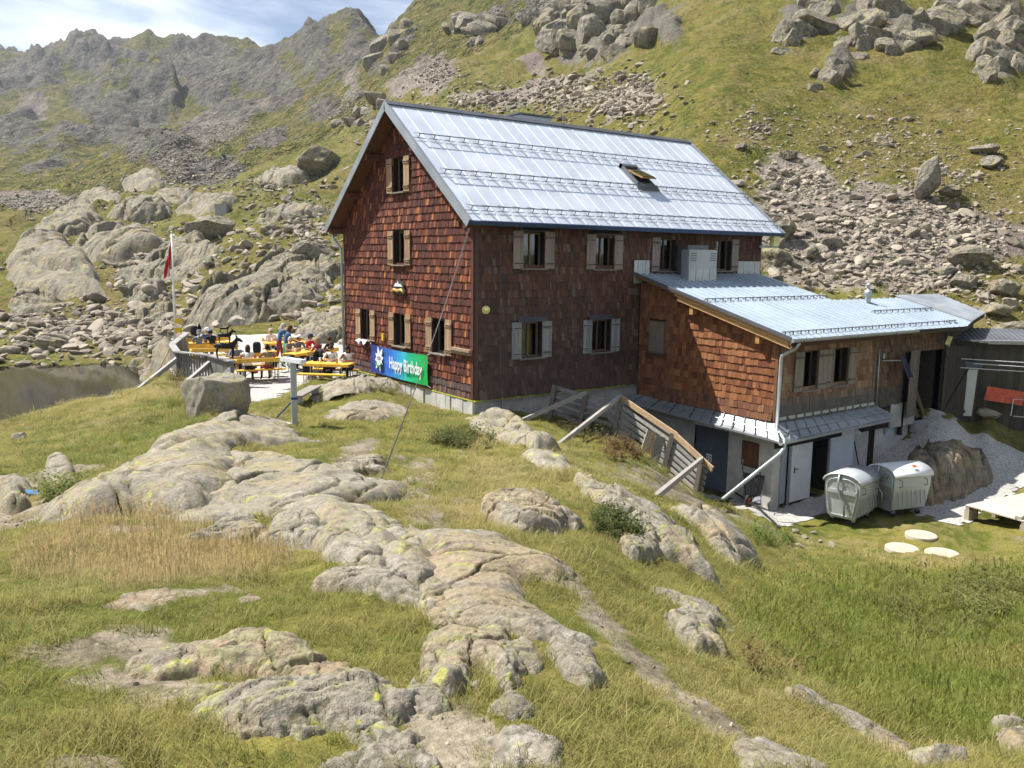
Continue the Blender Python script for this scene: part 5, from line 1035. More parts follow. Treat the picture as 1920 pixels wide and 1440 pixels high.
# ------------------------------------------------------------------ the annex
AX, AY, AX1 = 6.77, -5.78, 13.05
annex = thing('annex', 'low shingled annex with a pent metal roof and pale basement against the hut front', 'building', (0, 0, 0))
def az(y): return 3.77 + 0.268 * y
F_AL = Fr((AX, 0, 0), (0, -1, 0), (-1, 0, 0)); F_AF = Fr((0, AY, 0), (1, 0, 0), (0, -1, 0))
al_open = []; af_open = [(7.86, 8.60, 0.42, 1.58), (9.40, 10.18, 0.44, 1.58), (14.5, 16.05, -1.22, 1.22)]
top_l = lambda u: az(-u) - 0.2; top_f = lambda u: az(AY) - 0.2
aw = wall_panel(F_AL, 0, -AY, -0.5, top_l, al_open).build('side_wall', 'dark_inside', annex); afw = wall_panel(F_AF, AX, 16.4, -1.25, top_f, af_open).build('front_wall', 'dark_inside', annex)
def c_side(u, z, R):
    t = R.random(); c = (0.235, 0.088, 0.034) if t < 0.45 else ((0.31, 0.13, 0.052) if t < 0.8 else (0.16, 0.052, 0.024)); k = R.uniform(0.85, 1.15)
    if z < 0.0 or u < 1.7: c = tuple(x * 0.7 + y * 0.3 for x, y in zip(c, (0.14, 0.09, 0.07)))
    return tuple(x * k for x in c)
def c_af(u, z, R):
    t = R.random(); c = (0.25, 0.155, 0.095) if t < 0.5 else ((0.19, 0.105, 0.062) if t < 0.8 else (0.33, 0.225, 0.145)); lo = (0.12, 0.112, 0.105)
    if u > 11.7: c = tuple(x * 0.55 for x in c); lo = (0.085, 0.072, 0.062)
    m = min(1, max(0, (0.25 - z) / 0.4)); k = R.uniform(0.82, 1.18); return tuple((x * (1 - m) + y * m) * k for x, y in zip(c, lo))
shingle_wall('annex', F_AL, 0.05, -AY - 0.1, -0.42, top_l, [(0.5, 1.28, 1.12, 2.22)], c_side, e=0.225, wmin=0.09, wmax=0.2, flare=0.05, seed=9)
shingle_wall('annex', F_AF, AX + 0.1, 11.66, -0.42, top_f, grow(af_open, 0.01), c_af, e=0.225, wmin=0.09, wmax=0.2, flare=0.05, seed=10)
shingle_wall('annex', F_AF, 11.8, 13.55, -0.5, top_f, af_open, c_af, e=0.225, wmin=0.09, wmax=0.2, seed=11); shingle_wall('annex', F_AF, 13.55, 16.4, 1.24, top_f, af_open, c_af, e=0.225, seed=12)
lay_shingles('annex', aw, 300)
for fr, a, b, z0, c in ((F_AL, -AY - 0.1, -AY, -0.42, (0.2, 0.1, 0.05)), (F_AF, AX, AX + 0.1, -0.42, (0.22, 0.14, 0.085)), (F_AF, 11.66, 11.8, -0.42, (0.17, 0.125, 0.09)), (F_AF, 16.1, 16.4, -1.25, (0.06, 0.05, 0.042))):
    mb = MB(); fr.box(mb, a, b, z0, top_f(0) - 0.02 if fr is F_AF else top_l(-AY), 0.0, 0.048, c); mb.build('corner_board', 'wood_v', annex)
# closed shutter in the side wall, open ones on the front
w = MB(); F_AL.box(w, 0.5, 1.28, 1.12, 2.22, 0.0, 0.03, (0.14, 0.09, 0.06)); w = w.build('window', 'wood_v', annex)
for k in range(4): q = MB(); F_AL.box(q, 0.55 + 0.17 * k, 0.71 + 0.17 * k, 1.16, 2.18, 0.03, 0.05, jit((0.20, 0.16, 0.125))); q.build('shutter_board', 'wood_v', w)
q = MB(); F_AL.box(q, 0.45, 1.33, 1.05, 1.10, 0.0, 0.12, (0.07, 0.06, 0.055)); q.build('sill', 'wood_any', w)
for k in (0, 1): window(annex, F_AF, *af_open[k], wood=(0.25, 0.225, 0.185), sw=0.40, flash=False, frame=(0.1, 0.075, 0.055))
# woodshed doorway: dark room, leaning poles, two plank leaves
mb = MB()
for P in ([(14.5, -5.78, -1.22), (16.05, -5.78, -1.22), (16.05, -3.6, -1.22), (14.5, -3.6, -1.22)], [(14.5, -3.6, -1.22), (16.05, -3.6, -1.22), (16.05, -3.6, 1.22), (14.5, -3.6, 1.22)], [(16.05, -5.78, -1.22), (16.05, -3.6, -1.22), (16.05, -3.6, 1.22), (16.05, -5.78, 1.22)], [(14.5, -5.78, -1.22), (14.5, -3.6, -1.22), (14.5, -3.6, 1.22), (14.5, -5.78, 1.22)], [(14.5, -5.78, 1.22), (16.05, -5.78, 1.22), (16.05, -3.6, 1.22), (14.5, -3.6, 1.22)]): mb.add(P, [(0, 1, 2, 3)], (0.06, 0.05, 0.04))
mb.build('woodshed_room', 'wood_any', annex)
def leaf(hinge, ang, width, z0, z1, tint, n, parent, lab=None):
    c, s = math.cos(ang), math.sin(ang); fr = Fr((hinge[0], hinge[1], 0), (c, s, 0), (s, -c, 0)); rt = MB(); fr.box(rt, 0.03, width - 0.03, z0 + 0.3, z0 + 0.42, 0.03, 0.055, jit(tint)); fr.box(rt, 0.03, width - 0.03, z1 - 0.42, z1 - 0.3, 0.03, 0.055, jit(tint)); rt.beam(fr.p(0.08, z0 + 0.42, 0.042), fr.p(width - 0.08, z1 - 0.42, 0.042), 0.022, 0.1, fr.N, jit(tint))
    d = rt.build('door', 'wood_v', parent)
    for k in range(n): q = MB(); fr.box(q, width * k / n + 0.004, width * (k + 1) / n - 0.004, z0 + RN.uniform(0, 0.02), z1 - RN.uniform(0, 0.02), 0.0, 0.026 + 0.003 * (k % 2), jit(tint, 0.2)); q.build('plank', 'wood_v', d)
    if lab: d['label'] = lab
    return d
leaf((14.46, -5.84), math.radians(-168), 0.95, -1.0, 1.32, (0.15, 0.13, 0.11), 5, annex, 'weathered grey plank door leaf folded back'); leaf((16.1, -5.86), math.radians(-14), 1.5, -1.45, 1.32, (0.055, 0.048, 0.042), 8, annex, 'dark plank door leaf standing wide open')
for k in range(8):
    x = 14.75 + 0.12 * k; mb = MB(); mb.tube([(x - 0.25 + 0.05 * k, -5.6 + 0.06 * (k % 3), -1.2), (x + 0.55, -4.3, 0.35 + 0.22 * (k % 4))], [0.035, 0.025], 6, jit((0.22, 0.16, 0.11))); mb.build('pole', 'wood_any', None, True, label='peeled wooden pole leaning inside the dark woodshed doorway', cat='pole', group='poles leaning in the woodshed')
# annex roof sheets
def ap(x, y, h=0.0): return (x, y, az(y) + h)
mb = MB(); P = [(6.43, 0.0), (13.02, 0.0), (13.02, -6.35), (6.43, -6.35)]; mb.add([ap(*p, -0.02) for p in P] + [ap(*p, -0.10) for p in P], [(0, 1, 2, 3), (7, 6, 5, 4), (0, 4, 5, 1), (1, 5, 6, 2), (2, 6, 7, 3), (3, 7, 4, 0)], (0.3, 0.16, 0.07)); aroof = mb.build('roof', 'wood_y', annex)
def seam_sheet(x0, x1, y0, y1, parent, mat='annex_metal', yl=None):
    m_ = MB(); nt = 14
    vs = []; ya = lambda x: y1 if yl is None else yl(x)
    for i in range(nt + 1):
        for j in range(3):
            x = x0 + (x1 - x0) * j / 2; y = y0 + (ya(x) - y0) * i / nt; vs.append(ap(x, y, 0.004 + (0.006 * float(perlin2(np.array([y * 1.3]), np.array([x0 * 5]), 3)[0]) if j == 1 else 0)))
    m_.add(vs, [(i * 3 + j, i * 3 + j + 1, (i + 1) * 3 + j + 1, (i + 1) * 3 + j) for i in range(nt) for j in range(2)])
    P = [ap(x0 - 0.012, y0), ap(x0 + 0.012, y0), ap(x0 + 0.012, ya(x0)), ap(x0 - 0.012, ya(x0))]; m_.prism(P, (0, 0, 0.045))
    o = m_.build('roof_sheet', mat, parent); a = o.data.attributes.new('tone', 'FLOAT', 'POINT'); a.data.foreach_set('value', np.full(len(o.data.vertices), RN.uniform(0, 1), np.float32)); return o
ns = 18
for k in range(ns): seam_sheet(6.41 + 6.64 * k / ns, 6.41 + 6.64 * (k + 1) / ns, 0.0, -6.37, aroof)
mb = MB(); mb.beam(ap(6.41, 0, 0.03), ap(6.41, -6.39, 0.03), 0.07, 0.09); mb.build('verge_trim', 'dark_steel', aroof)
for k, (h0, x_) in enumerate(((-0.045, 6.44), (-0.13, 6.47), (-0.235, 6.50))):
    mb = MB(); mb.beam(ap(x_, -1.75 - 0.12 * k, h0), ap(x_, -6.36, h0), 0.03, 0.065 if k < 2 else 0.10, tint=jit((0.62, 0.37, 0.16), 0.06)); mb.build('verge_board', 'wood_y', aroof)
for yy in (-2.55, -5.15): mb = MB(); mb.box((6.68, yy, az(yy) - 0.42), (0.3, 0.14, 0.26), None, (0.5, 0.27, 0.10)); mb.build('purlin_end', 'wood_x', aroof)
_q = MB(); _q.box((0, 0, 0.06), (0.03, 0.03, 0.12)); _q.beam((0, 0, 0.11), (0, 0.14, 0.045), 0.025, 0.02); BRA = _q.mesh('bracket', 'dark_steel')
for yy, xa, xb in ((-3.05, 6.6, 12.9), (-6.05, 6.5, 12.95), (-6.05, 13.15, 16.3), (-4.75, 13.2, 17.1)):
    mb = MB(); mb.tube([ap(xa, yy, 0.10), ap(xb, yy, 0.10)], 0.014, 6); g_ = mb.build('snow_guard_rail', 'dark_steel', aroof)
    n_ = int((xb - xa) / 0.369)
    for k in range(n_ + 1): put('bracket', BRA, g_, loc=(xa + 0.1 + 0.369 * k, yy, az(yy)))

# gutter and its bent downpipe, fascia, warm strip under the eave
mb = MB(); pr = [(math.cos(a) * 0.075, -math.sin(a) * 0.085) for a in np.linspace(0, math.pi, 7)]
P = [(6.40, -6.43 + y, az(-6.37) - 0.005 + z) for y, z in pr]; Q = [(13.05, p[1], p[2]) for p in P]; mb.add(P + Q, [(i, i + 1, 8 + i, 7 + i) for i in range(6)]); mb.add(P, [tuple(range(7))]); mb.add(Q, [tuple(range(7))]); mb.build('gutter', 'zinc', aroof)
mb = MB(); mb.box((9.73, -6.3, az(-6.3) - 0.16), (6.55, 0.03, 0.16), None, (0.10, 0.05, 0.03)); mb.build('fascia', 'wood_x', aroof)
mb = MB(); mb.box((11.6, -5.9, az(-5.9) - 0.31), (9.3, 0.06, 0.05), None, (0.42, 0.36, 0.22)); mb.build('eave_lath', 'wood_x', annex)
mb = MB(); mb.tube([(6.75, -6.43, az(-6.37) - 0.1), (6.72, -6.35, az(-6.37) - 0.25), (6.66, -5.95, az(-6.37) - 0.5), (6.66, -5.92, az(-6.37) - 0.62), (6.64, -5.92, -0.55), (6.5, -6.15, -0.66), (6.34, -6.42, -0.78), (6.32, -6.46, -1.0), (6.1, -6.47, -1.15), (3.7, -6.5, -2.08)], 0.05, 10); mb.build('downpipe', 'galvanised', annex, True)
mb = MB(); mb.tube([(11.85, AY - 0.09, 1.5), (11.9, AY - 0.09, -0.5)], 0.022, 6); mb.tube([(11.9, AY - 0.09, -0.46), (11.45, AY - 0.09, -0.46), (11.45, AY - 0.09, -0.35)], 0.02, 6); mb.build('conduit', 'zinc', annex, True)
mb = MB(); mb.tube([(11.6, -6.5, 2.06), (11.72, -6.52, 1.95), (11.75, -6.4, 1.6), (11.5, -6.0, 1.5)], 0.012, 5); mb.build('hanging_cable', 'cable', annex)
# roof of the woodshed wing: seam sheets, then corrugated sheets
mb = MB(); P = [(13.04, -3.35), (17.67, -3.22), (20.8, -2.95), (19.9, -5.34), (17.2, -6.1), (16.4, -6.38), (13.04, -6.34)]; n_ = len(P); mb.add([ap(*p, -0.02) for p in P] + [ap(*p, -0.14) for p in P], [tuple(range(n_)), tuple(range(2 * n_ - 1, n_ - 1, -1))] + [(i, n_ + i, n_ + (i + 1) % n_, (i + 1) % n_) for i in range(n_)], (0.05, 0.04, 0.035)); wroof = mb.build('woodshed_roof', 'wood_x', annex)
def yfront(x): return float(np.interp(x, [13, 16.4, 17.2, 19.9, 20.8], [-6.36, -6.4, -6.12, -5.36, -2.97]))
for k in range(11): seam_sheet(13.06 + 0.4 * k, 13.06 + 0.4 * (k + 1), -3.3, -6.4, wroof, yl=yfront)
mb = MB(); xs = np.arange(17.46, 20.7, 0.04); vs = []
for x in xs:
    for y in np.linspace(-3.05, yfront(x), 6): vs.append(ap(x, y, 0.03 + 0.016 * math.sin(x * 42)))
mb.add(vs, [(i * 6 + j, i * 6 + j + 1, (i + 1) * 6 + j + 1, (i + 1) * 6 + j) for i in range(len(xs) - 1) for j in range(5)]); mb.build('corrugated_sheet', 'zinc', wroof)
mb = MB(); mb.lathe([(0.10, 0), (0.10, 0.25), (0.13, 0.26), (0.13, 0.45), (0.06, 0.47), (0.06, 0.62), (0.14, 0.64), (0.0, 0.72)], 14, ap(14.55, -3.7)); mb.build('flue', 'galvanised', wroof, True)
mb = MB(); mb.add([(16.4, -5.85, -1.3), (19.6, -5.1, -1.0), (19.6, -5.1, 2.2), (16.4, -5.85, 2.05)], [(0, 1, 2, 3)], (0.05, 0.042, 0.036)); mb.build('woodshed_end_wall', 'wood_v', annex)
# small solar panel on an arm
sp_ = thing('solar_panel', 'small tilted dark solar panel on an arm beside the woodshed door', 'solar panel', (12.9, AY - 0.35, 0.85)); mb = MB(); mb.box((0.1, -0.05, 0), (0.52, 0.035, 0.78), (-0.45, 0.1, 0.25)); mb.build('panel', 'solar_cell', sp_)
mb = MB(); mb.tube([(-0.75, 0.3, 0.2), (-0.1, 0.0, 0.2)], 0.02, 6); mb.box((-0.78, 0.29, 0.36), (0.1, 0.1, 0.16)); mb.build('arm', 'zinc', sp_)
fl_ = thing('wall_floodlight', 'pale yellow floodlight under the eave above the dark door leaf', 'lamp', (15.9, -6.05, 1.55)); mb = MB(); mb.box((0, 0, 0), (0.22, 0.12, 0.3), (0.3, 0, 0.3)); mb.build('lamp_head', 'floodlight_lens', fl_); mb = MB(); mb.box((0, 0.12, 0.05), (0.05, 0.2, 0.05)); mb.build('bracket', 'dark_steel', fl_)

# basement: pale walls, canopy, doors
mb = MB(); bx0 = 6.95
def quad(mb, a, b, c, d, t=(0.5, 0.5, 0.5), mi=0): mb.add([a, b, c, d], [(0, 1, 2, 3)], t, mi)
yb = -5.62
quad(mb, (bx0, -0.2, -3.3), (bx0, -2.55, -3.3), (bx0, -2.55, -0.5), (bx0, -0.2, -0.5)); quad(mb, (bx0, -3.95, -3.3), (bx0, yb, -3.3), (bx0, yb, -0.5), (bx0, -3.95, -0.5)); quad(mb, (bx0, -2.55, -1.05), (bx0, -3.95, -1.05), (bx0, -3.95, -0.5), (bx0, -2.55, -0.5))
for (a, b) in ((bx0, 7.35), (7.75, 7.85), (9.75, 12.0), (12.38, 14.46)): quad(mb, (a, yb, -3.3), (b, yb, -3.3), (b, yb, -0.5), (a, yb, -0.5))
for (a, b) in ((7.35, 7.75), (7.85, 9.75), (12.0, 12.38)): quad(mb, (a, yb, -1.05), (b, yb, -1.05), (b, yb, -0.5), (a, yb, -0.5))
base = mb.build('basement_wall', 'plaster', annex)
mb = MB(); F_AF.box(mb, 12.9, 14.46, -1.3, -0.48, 0.0, 0.04); F_AF.box(mb, 14.46, 16.4, -1.6, -1.22, -0.1, 0.55); mb.build('door_step', 'concrete', annex)
mb = MB(); quad(mb, (8.85, -4.4, -3.1), (9.75, -4.4, -3.1), (9.75, -4.4, -1.0), (8.85, -4.4, -1.0)); quad(mb, (8.85, yb, -3.1), (8.85, -4.4, -3.1), (8.85, -4.4, -1.0), (8.85, yb, -1.0)); quad(mb, (9.75, yb, -3.1), (9.75, -4.4, -3.1), (9.75, -4.4, -1.0), (9.75, yb, -1.0)); quad(mb, (8.85, yb, -3.08), (9.75, yb, -3.08), (9.75, -4.4, -3.08), (8.85, -4.4, -3.08)); quad(mb, (8.85, yb, -1.05), (9.75, yb, -1.05), (9.75, -4.4, -1.05), (8.85, -4.4, -1.05)); mb.build('basement_room', 'dark_inside', annex)
F_B = Fr((0, yb, 0), (1, 0, 0), (0, -1, 0)); F_BL = Fr((bx0, 0, 0), (0, -1, 0), (-1, 0, 0))
for a, b, m_ in ((7.35, 7.75, 'grey_door'), (12.0, 12.38, 'dark_inside')): mb = MB(); F_B.box(mb, a, b, -3.1, -1.05, -0.12, -0.07); mb.build('door', m_, annex)
mb = MB(); F_B.box(mb, 7.85, 8.87, -3.08, -1.05, -0.03, 0.03); d_ = mb.build('door', 'white_paint', annex); mb = MB(); mb.beam(F_B.p(8.0, -2.05, 0.07), F_B.p(8.16, -2.05, 0.07), 0.02, 0.02); mb.box(F_B.p(8.0, -2.08, 0.04), (0.04, 0.03, 0.18)); mb.build('handle', 'dark_steel', d_)
ang = math.radians(-12); fr_ = Fr((9.78, yb - 0.02, 0), (math.cos(ang), math.sin(ang), 0), (math.sin(ang), -math.cos(ang), 0)); mb = MB(); fr_.box(mb, 0, 0.98, -3.07, -1.06, 0.0, 0.05); mb.build('door', plain('door_pale_blue', (0.56, 0.60, 0.66), 0.5, 0, 0.05, 2), annex)
mb = MB(); F_B.box(mb, 7.33, 7.36, -3.1, -1.0, 0, 0.03); F_B.box(mb, 7.74, 7.86, -3.1, -1.0, -0.01, 0.02); mb.build('door_frame', 'zinc', annex)
mb = MB(); F_BL.box(mb, 2.55, 3.95, -3.1, -1.05, -0.12, -0.08); d_ = mb.build('door', 'blue_grey_door', annex)
mb = MB(); F_BL.box(mb, 3.02, 3.24, -2.2, -1.95, -0.08, -0.074); sg = mb.build('sign', 'white_paint', d_)
for k, (u_, z_) in enumerate(((3.08, -2.03), (3.18, -2.03), (3.08, -2.13), (3.18, -2.13))): mb = MB(); F_BL.box(mb, u_ - 0.02, u_ + 0.02, z_ - 0.03, z_ + 0.03, -0.074, -0.071); mb.build('sign_print', 'blue_grey_door' if k < 2 else 'black_plastic', d_)
w = MB(); F_BL.box(w, 4.5, 5.12, -2.0, -1.22, -0.02, 0.03, (0.10, 0.06, 0.04)); w = w.build('window', 'wood_v', annex)
for k in range(3): q = MB(); F_BL.box(q, 4.53 + 0.19 * k, 4.71 + 0.19 * k, -1.96, -1.26, 0.03, 0.05, jit((0.16, 0.075, 0.04))); q.build('shutter_board', 'wood_v', w)
mb = MB(); F_B.box(mb, 12.92, 13.4, -1.55, -0.85, 0.0, 0.08); mb.build('meter_box', plain('meter_grey', (0.38, 0.43, 0.47), 0.5), annex)
mb = MB(); F_B.box(mb, 13.62, 13.74, -1.62, -0.3, 0.06, 0.2); mb.build('standpipe', 'black_plastic', annex)
mb = MB(); mb.tube([F_B.p(11.25, -2.95, 0.35), F_B.p(11.05, -1.35, 0.03)], 0.02, 6); mb.build('broom', 'black_plastic', None, label='dark broom leaning on the pale basement wall', cat='broom')
mb = MB(); mb.lathe([(0.0, 0.3), (0.05, 0.29), (0.17, 0.08), (0.18, 0.0)], 16, (11.0, yb, -1.22), axis='y')
for i, v in enumerate(mb.v): mb.v[i] = (v[0], 2 * yb - v[1], v[2])
mb.build('vent_hood', 'white_paint', annex, True)
# canopy round the corner: sheets, ribs, gutter
c_in = [(6.79, -0.05, -0.34), (6.79, -5.8, -0.42), (11.85, -5.8, -0.42)]; c_out = [(6.12, -0.05, -0.56), (6.22, -6.34, -0.84), (12.2, -6.36, -0.74)]
mb = MB(); V_ = c_in + c_out; mb.add(V_ + [(x, y, z - 0.06) for x, y, z in V_], [(0, 1, 4, 3), (1, 2, 5, 4), (9, 10, 7, 6), (10, 11, 8, 7), (3, 4, 10, 9), (4, 5, 11, 10), (0, 3, 9, 6), (2, 8, 11, 5)]); can = mb.build('canopy', 'zinc', annex)
def lerp(a, b, t): return tuple(x + (y - x) * t for x, y in zip(a, b))
for k in range(16):
    t = k / 15; q = MB(); q.beam(np.array(lerp(c_in[0], c_in[1], t)) + (0, 0, 0.02), np.array(lerp(c_out[0], c_out[1], t)) + (0, 0, 0.02), 0.025, 0.04); q.build('rib', 'dark_steel' if k % 2 else 'zinc', can)
for k in range(13):
    t = k / 12; q = MB(); q.beam(np.array(lerp(c_in[1], c_in[2], t)) + (0, 0, 0.02), np.array(lerp(c_out[1], c_out[2], t)) + (0, 0, 0.02), 0.025, 0.04); q.build('rib', 'zinc', can)
    if k < 12: q = MB(); a = lerp(c_in[1], c_in[2], (k + 0.1) / 12); b = lerp(c_in[1], c_in[2], (k + 0.85) / 12); q.beam(np.array(a) + (0, -0.05, 0.09), np.array(b) + (0, -0.05, 0.09), 0.03, 0.09); q.build('upstand', 'galvanised', can)
for s0, s1, o0, o1 in ((c_in[0], c_in[1], c_out[0], c_out[1]), (c_in[1], c_in[2], c_out[1], c_out[2])):
    q = MB(); q.tube([np.array(lerp(s0, o0, 0.68)) + (0, 0, 0.07), np.array(lerp(s1, o1, 0.68)) + (0, 0, 0.07)], 0.014, 6); q.build('snow_guard_rail', 'zinc', can)
mb = MB(); P = [(6.2, -6.40 + y, -0.86 + z) for y, z in pr]; Q = [(12.25, -6.42 + y, -0.76 + z) for y, z in pr]; mb.add(P + Q, [(i, i + 1, 8 + i, 7 + i) for i in range(6)]); mb.add(P, [tuple(range(7))]); mb.build('gutter', 'galvanised', can)
mb = MB(); mb.beam((6.3, -3.6, -0.72), (6.42, -6.2, -0.93), 0.05, 0.07, tint=(0.42, 0.2, 0.10)); mb.build('canopy_batten', 'wood_y', can)
for k in range(4): mb = MB(); F_BL.box(mb, 2.5 + 0.42 * k, 2.88 + 0.42 * k, -1.05, -0.62, -0.02, 0.012 + 0.004 * (k % 2)); mb.build('wall_panel', 'white_paint', annex)

# open shed at the right: plank wall, corrugated roof
SA = np.array([17.25, -5.75]); SB = np.array([19.0, -7.75]); su = (SB - SA) / np.linalg.norm(SB - SA); sn = np.array([su[1], -su[0]]); F_S = Fr((SA[0], SA[1], 0), (su[0], su[1], 0), (sn[0], sn[1], 0)); SLn = float(np.linalg.norm(SB - SA))
shed = thing('plank_shed', 'dark weathered plank shed with a corrugated roof beside the woodshed', 'shed', (0, 0, 0))
for k in range(14):
    q = MB(); a = SLn * k / 14; F_S.box(q, a + 0.004, a + SLn / 14 - 0.004, -1.75, 1.3, -0.03, 0.0 + 0.004 * (k % 3), jit((0.075, 0.066, 0.055), 0.3)); q.build('plank', 'wood_v', shed)
for uu in (0.0, SLn): q = MB(); F_S.box(q, uu - 0.06, uu + 0.06, -1.75, 1.35, 0.012, 0.13, (0.07, 0.062, 0.052)); q.build('post', 'wood_v', shed)
mb = MB(); F_S.box(mb, -0.3, SLn + 1.6, 1.3, 1.44, 0.15, 0.2, (0.06, 0.055, 0.05)); sr = mb.build('roof_beam', 'wood_any', shed)
mb = MB(); vs = []; us = np.arange(-0.3, SLn + 1.8, 0.045)
for u_ in us:
    for d_, z_ in ((0.3, 1.47), (-0.5, 1.62), (-1.6, 1.82)): vs.append(F_S.p(u_, z_ + 0.014 * math.sin(u_ * 38), d_))
mb.add(vs, [(i * 3 + j, i * 3 + j + 1, (i + 1) * 3 + j + 1, (i + 1) * 3 + j) for i in range(len(us) - 1) for j in range(2)]); mb.build('corrugated_roof', 'dark_steel', shed)
for k in range(3): q = MB(); q.tube([F_S.p(0.25 + 0.3 * k, 1.5 - 0.04 * k, 0.38), F_S.p(SLn + 2.2, 1.55 - 0.04 * k, 0.42)], 0.035, 6); q.build('pole', 'zinc', None, label='%s grey pole laid along the shed roof edge' % ('uppermost', 'middle', 'lowest')[k], cat='pole')
for k in range(3): q = MB(); q.tube([F_S.p(-0.1 + 0.5 * (k % 2), 0.85 - 0.16 * k, 0.5), F_S.p(SLn + 2.4, 0.72 - 0.16 * k, 0.7)], 0.012, 5); q.build('washing_line', 'white_cloth', None, label='%s pale washing line stretched in front of the plank shed' % ('upper', 'middle', 'lower')[k], cat='line')
mb = MB(); P = [F_S.p(0.0, -1.25, 0.3), F_S.p(0.55, -1.25, 0.32), F_S.p(0.62, 0.45, 0.3), F_S.p(0.02, 0.45, 0.3)]; mb.prism(P, (0.02, 0.02, 0)); mb.build('leaning_panel', 'galvanised', None, label='pale grey panel with a bent edge leaning at the shed corner', cat='panel')
mb = MB(); P = [F_S.p(0.0, 0.46, 0.33), F_S.p(0.62, 0.46, 0.33), F_S.p(0.8, 0.7, 0.45), F_S.p(0.05, 0.75, 0.4)]; mb.prism(P, (0.02, 0.02, 0.01)); mb.build('folded_tarp', plain('tarp_blue', (0.10, 0.12, 0.17), 0.6), None, label='blue grey tarp folded over the leaning panel', cat='tarp')
tb = thing('folding_table', 'rust red folding table top leaning in front of the plank shed', 'table', F_S.p(1.55, -0.45, 0.35)); mb = MB(); mb.box((0, 0, 0), (1.25, 0.04, 0.5), (0, 0.12, math.atan2(su[1], su[0]))); mb.build('table_top', 'red_paint', tb)
mb = MB(); c_, s_ = su; mb.tube([(0.15 * c_, 0.15 * s_ - 0.12, -0.7), (0.2 * c_, 0.2 * s_ - 0.1, -0.1), (0.55 * c_, 0.55 * s_ - 0.1, -0.1), (0.6 * c_, 0.6 * s_ - 0.12, -0.75)], 0.015, 6); mb.tube([(0.15 * c_, 0.15 * s_ - 0.2, -0.7), (0.55 * c_, 0.55 * s_ - 0.2, -0.72)], 0.012, 5); mb.build('leg_frame', 'white_paint', tb)

# ------------------------------------------------------------------ banner, emblem, cloth, cables on the gable
def text_mesh(body, size, name, mat, extrude=0.002, bold=0.0):
    cu = bpy.data.curves.new(name, 'FONT'); cu.body = body; cu.size = size; cu.extrude = extrude; cu.offset = bold; cu.align_x = 'CENTER'; cu.align_y = 'CENTER'
    to = bpy.data.objects.new(name, cu); COL.objects.link(to); dg = bpy.context.evaluated_depsgraph_get(); me = bpy.data.meshes.new_from_object(to.evaluated_get(dg)); bpy.data.objects.remove(to); me.materials.clear(); me.materials.append(M[mat]); return me
M_GABLE = Matrix(((0, 0, -1, 0), (-1, 0, 0, 0), (0, 1, 0, 0), (0, 0, 0, 1)))
t = NT('banner_print'); q = t.n.new('ShaderNodeTexCoord').outputs['Object']; sx = t.n.new('ShaderNodeSeparateXYZ'); t.l.new(q, sx.inputs[0]); cr = t.n.new('ShaderNodeValToRGB'); t.l.new(t.ramp(t.math('ADD', sx.outputs[0], t.math('MULTIPLY', sx.outputs[1], -0.25)), -2.05, 2.05), cr.inputs[0])
el = cr.color_ramp.elements; el[0].position = 0.0; el[0].color = (0.025, 0.05, 0.22, 1); el[1].position = 1.0; el[1].color = (0.01, 0.36, 0.07, 1)
for p_, c_ in ((0.32, (0.03, 0.16, 0.55, 1)), (0.62, (0.03, 0.36, 0.50, 1)), (0.8, (0.01, 0.38, 0.19, 1))): e = el.new(p_); e.color = c_
t.set('Base Color', cr.outputs[0]).set('Roughness', 0.55); M['banner_print'] = t.m
ban = bpy.data.objects.new('banner', None); COL.objects.link(ban); tag(ban, 'blue to green Happy Birthday banner strung under the gable windows', 'banner')
ban.matrix_world = Matrix.Translation((-0.14, 4.6, 0.62)) @ M_GABLE
mb = MB(); nx, ny = 60, 16; vs = []
for i in range(nx + 1):
    for j in range(ny + 1):
        x = -2.05 + 4.1 * i / nx; y = -0.5 + 1.0 * j / ny; sag = 0.05 * math.sin(math.pi * i / nx) * (1 if j > ny / 2 else 0.3); vs.append((x, y - sag, 0.02 * float(perlin2(np.array([x * 1.6 + y * 2]), np.array([y * 2.2 - x * .7]), 6)[0]) + 0.012 * float(perlin2(np.array([x * 5 + y * 6]), np.array([y * 3]), 8)[0])))
mb.add(vs, [(i * (ny + 1) + j, (i + 1) * (ny + 1) + j, (i + 1) * (ny + 1) + j + 1, i * (ny + 1) + j + 1) for i in range(nx) for j in range(ny)]); mb.build('cloth', 'banner_print', ban, True)
tx = put('lettering', text_mesh('Happy Birthday', 0.46, 'lettering', 'white_paint', 0.002, 0.008), ban, loc=(0.62, -0.02, 0.05)); tx.scale = (0.80, 1.25, 1)
fl = MB()
for k in range(8):
    a = 2 * math.pi * k / 8 + 0.2; L_ = 0.46 if k in (1, 2, 5, 6) else 0.33; c_, s_ = math.cos(a), math.sin(a); pts_ = [(0.06 * c_ + 0.05 * s_, 0.06 * s_ - 0.05 * c_), (0.6 * L_ * c_ + 0.085 * s_, 0.6 * L_ * s_ - 0.085 * c_), (L_ * c_, L_ * s_), (0.6 * L_ * c_ - 0.085 * s_, 0.6 * L_ * s_ + 0.085 * c_), (0.06 * c_ - 0.05 * s_, 0.06 * s_ + 0.05 * c_)]
    fl.prism([(x, y, 0.04 + 0.002 * k) for x, y in pts_], (0, 0, 0.004))
fl.lathe([(0.0, 0.062), (0.15, 0.06), (0.155, 0.05)], 20); fe = fl.build('flower_print', 'white_paint', ban, loc=(-1.3, 0.04, 0))
put('number', text_mesh('125', 0.17, 'number', 'blue_strap', 0.001, 0.004), fe, loc=(0, 0.02, 0.066))
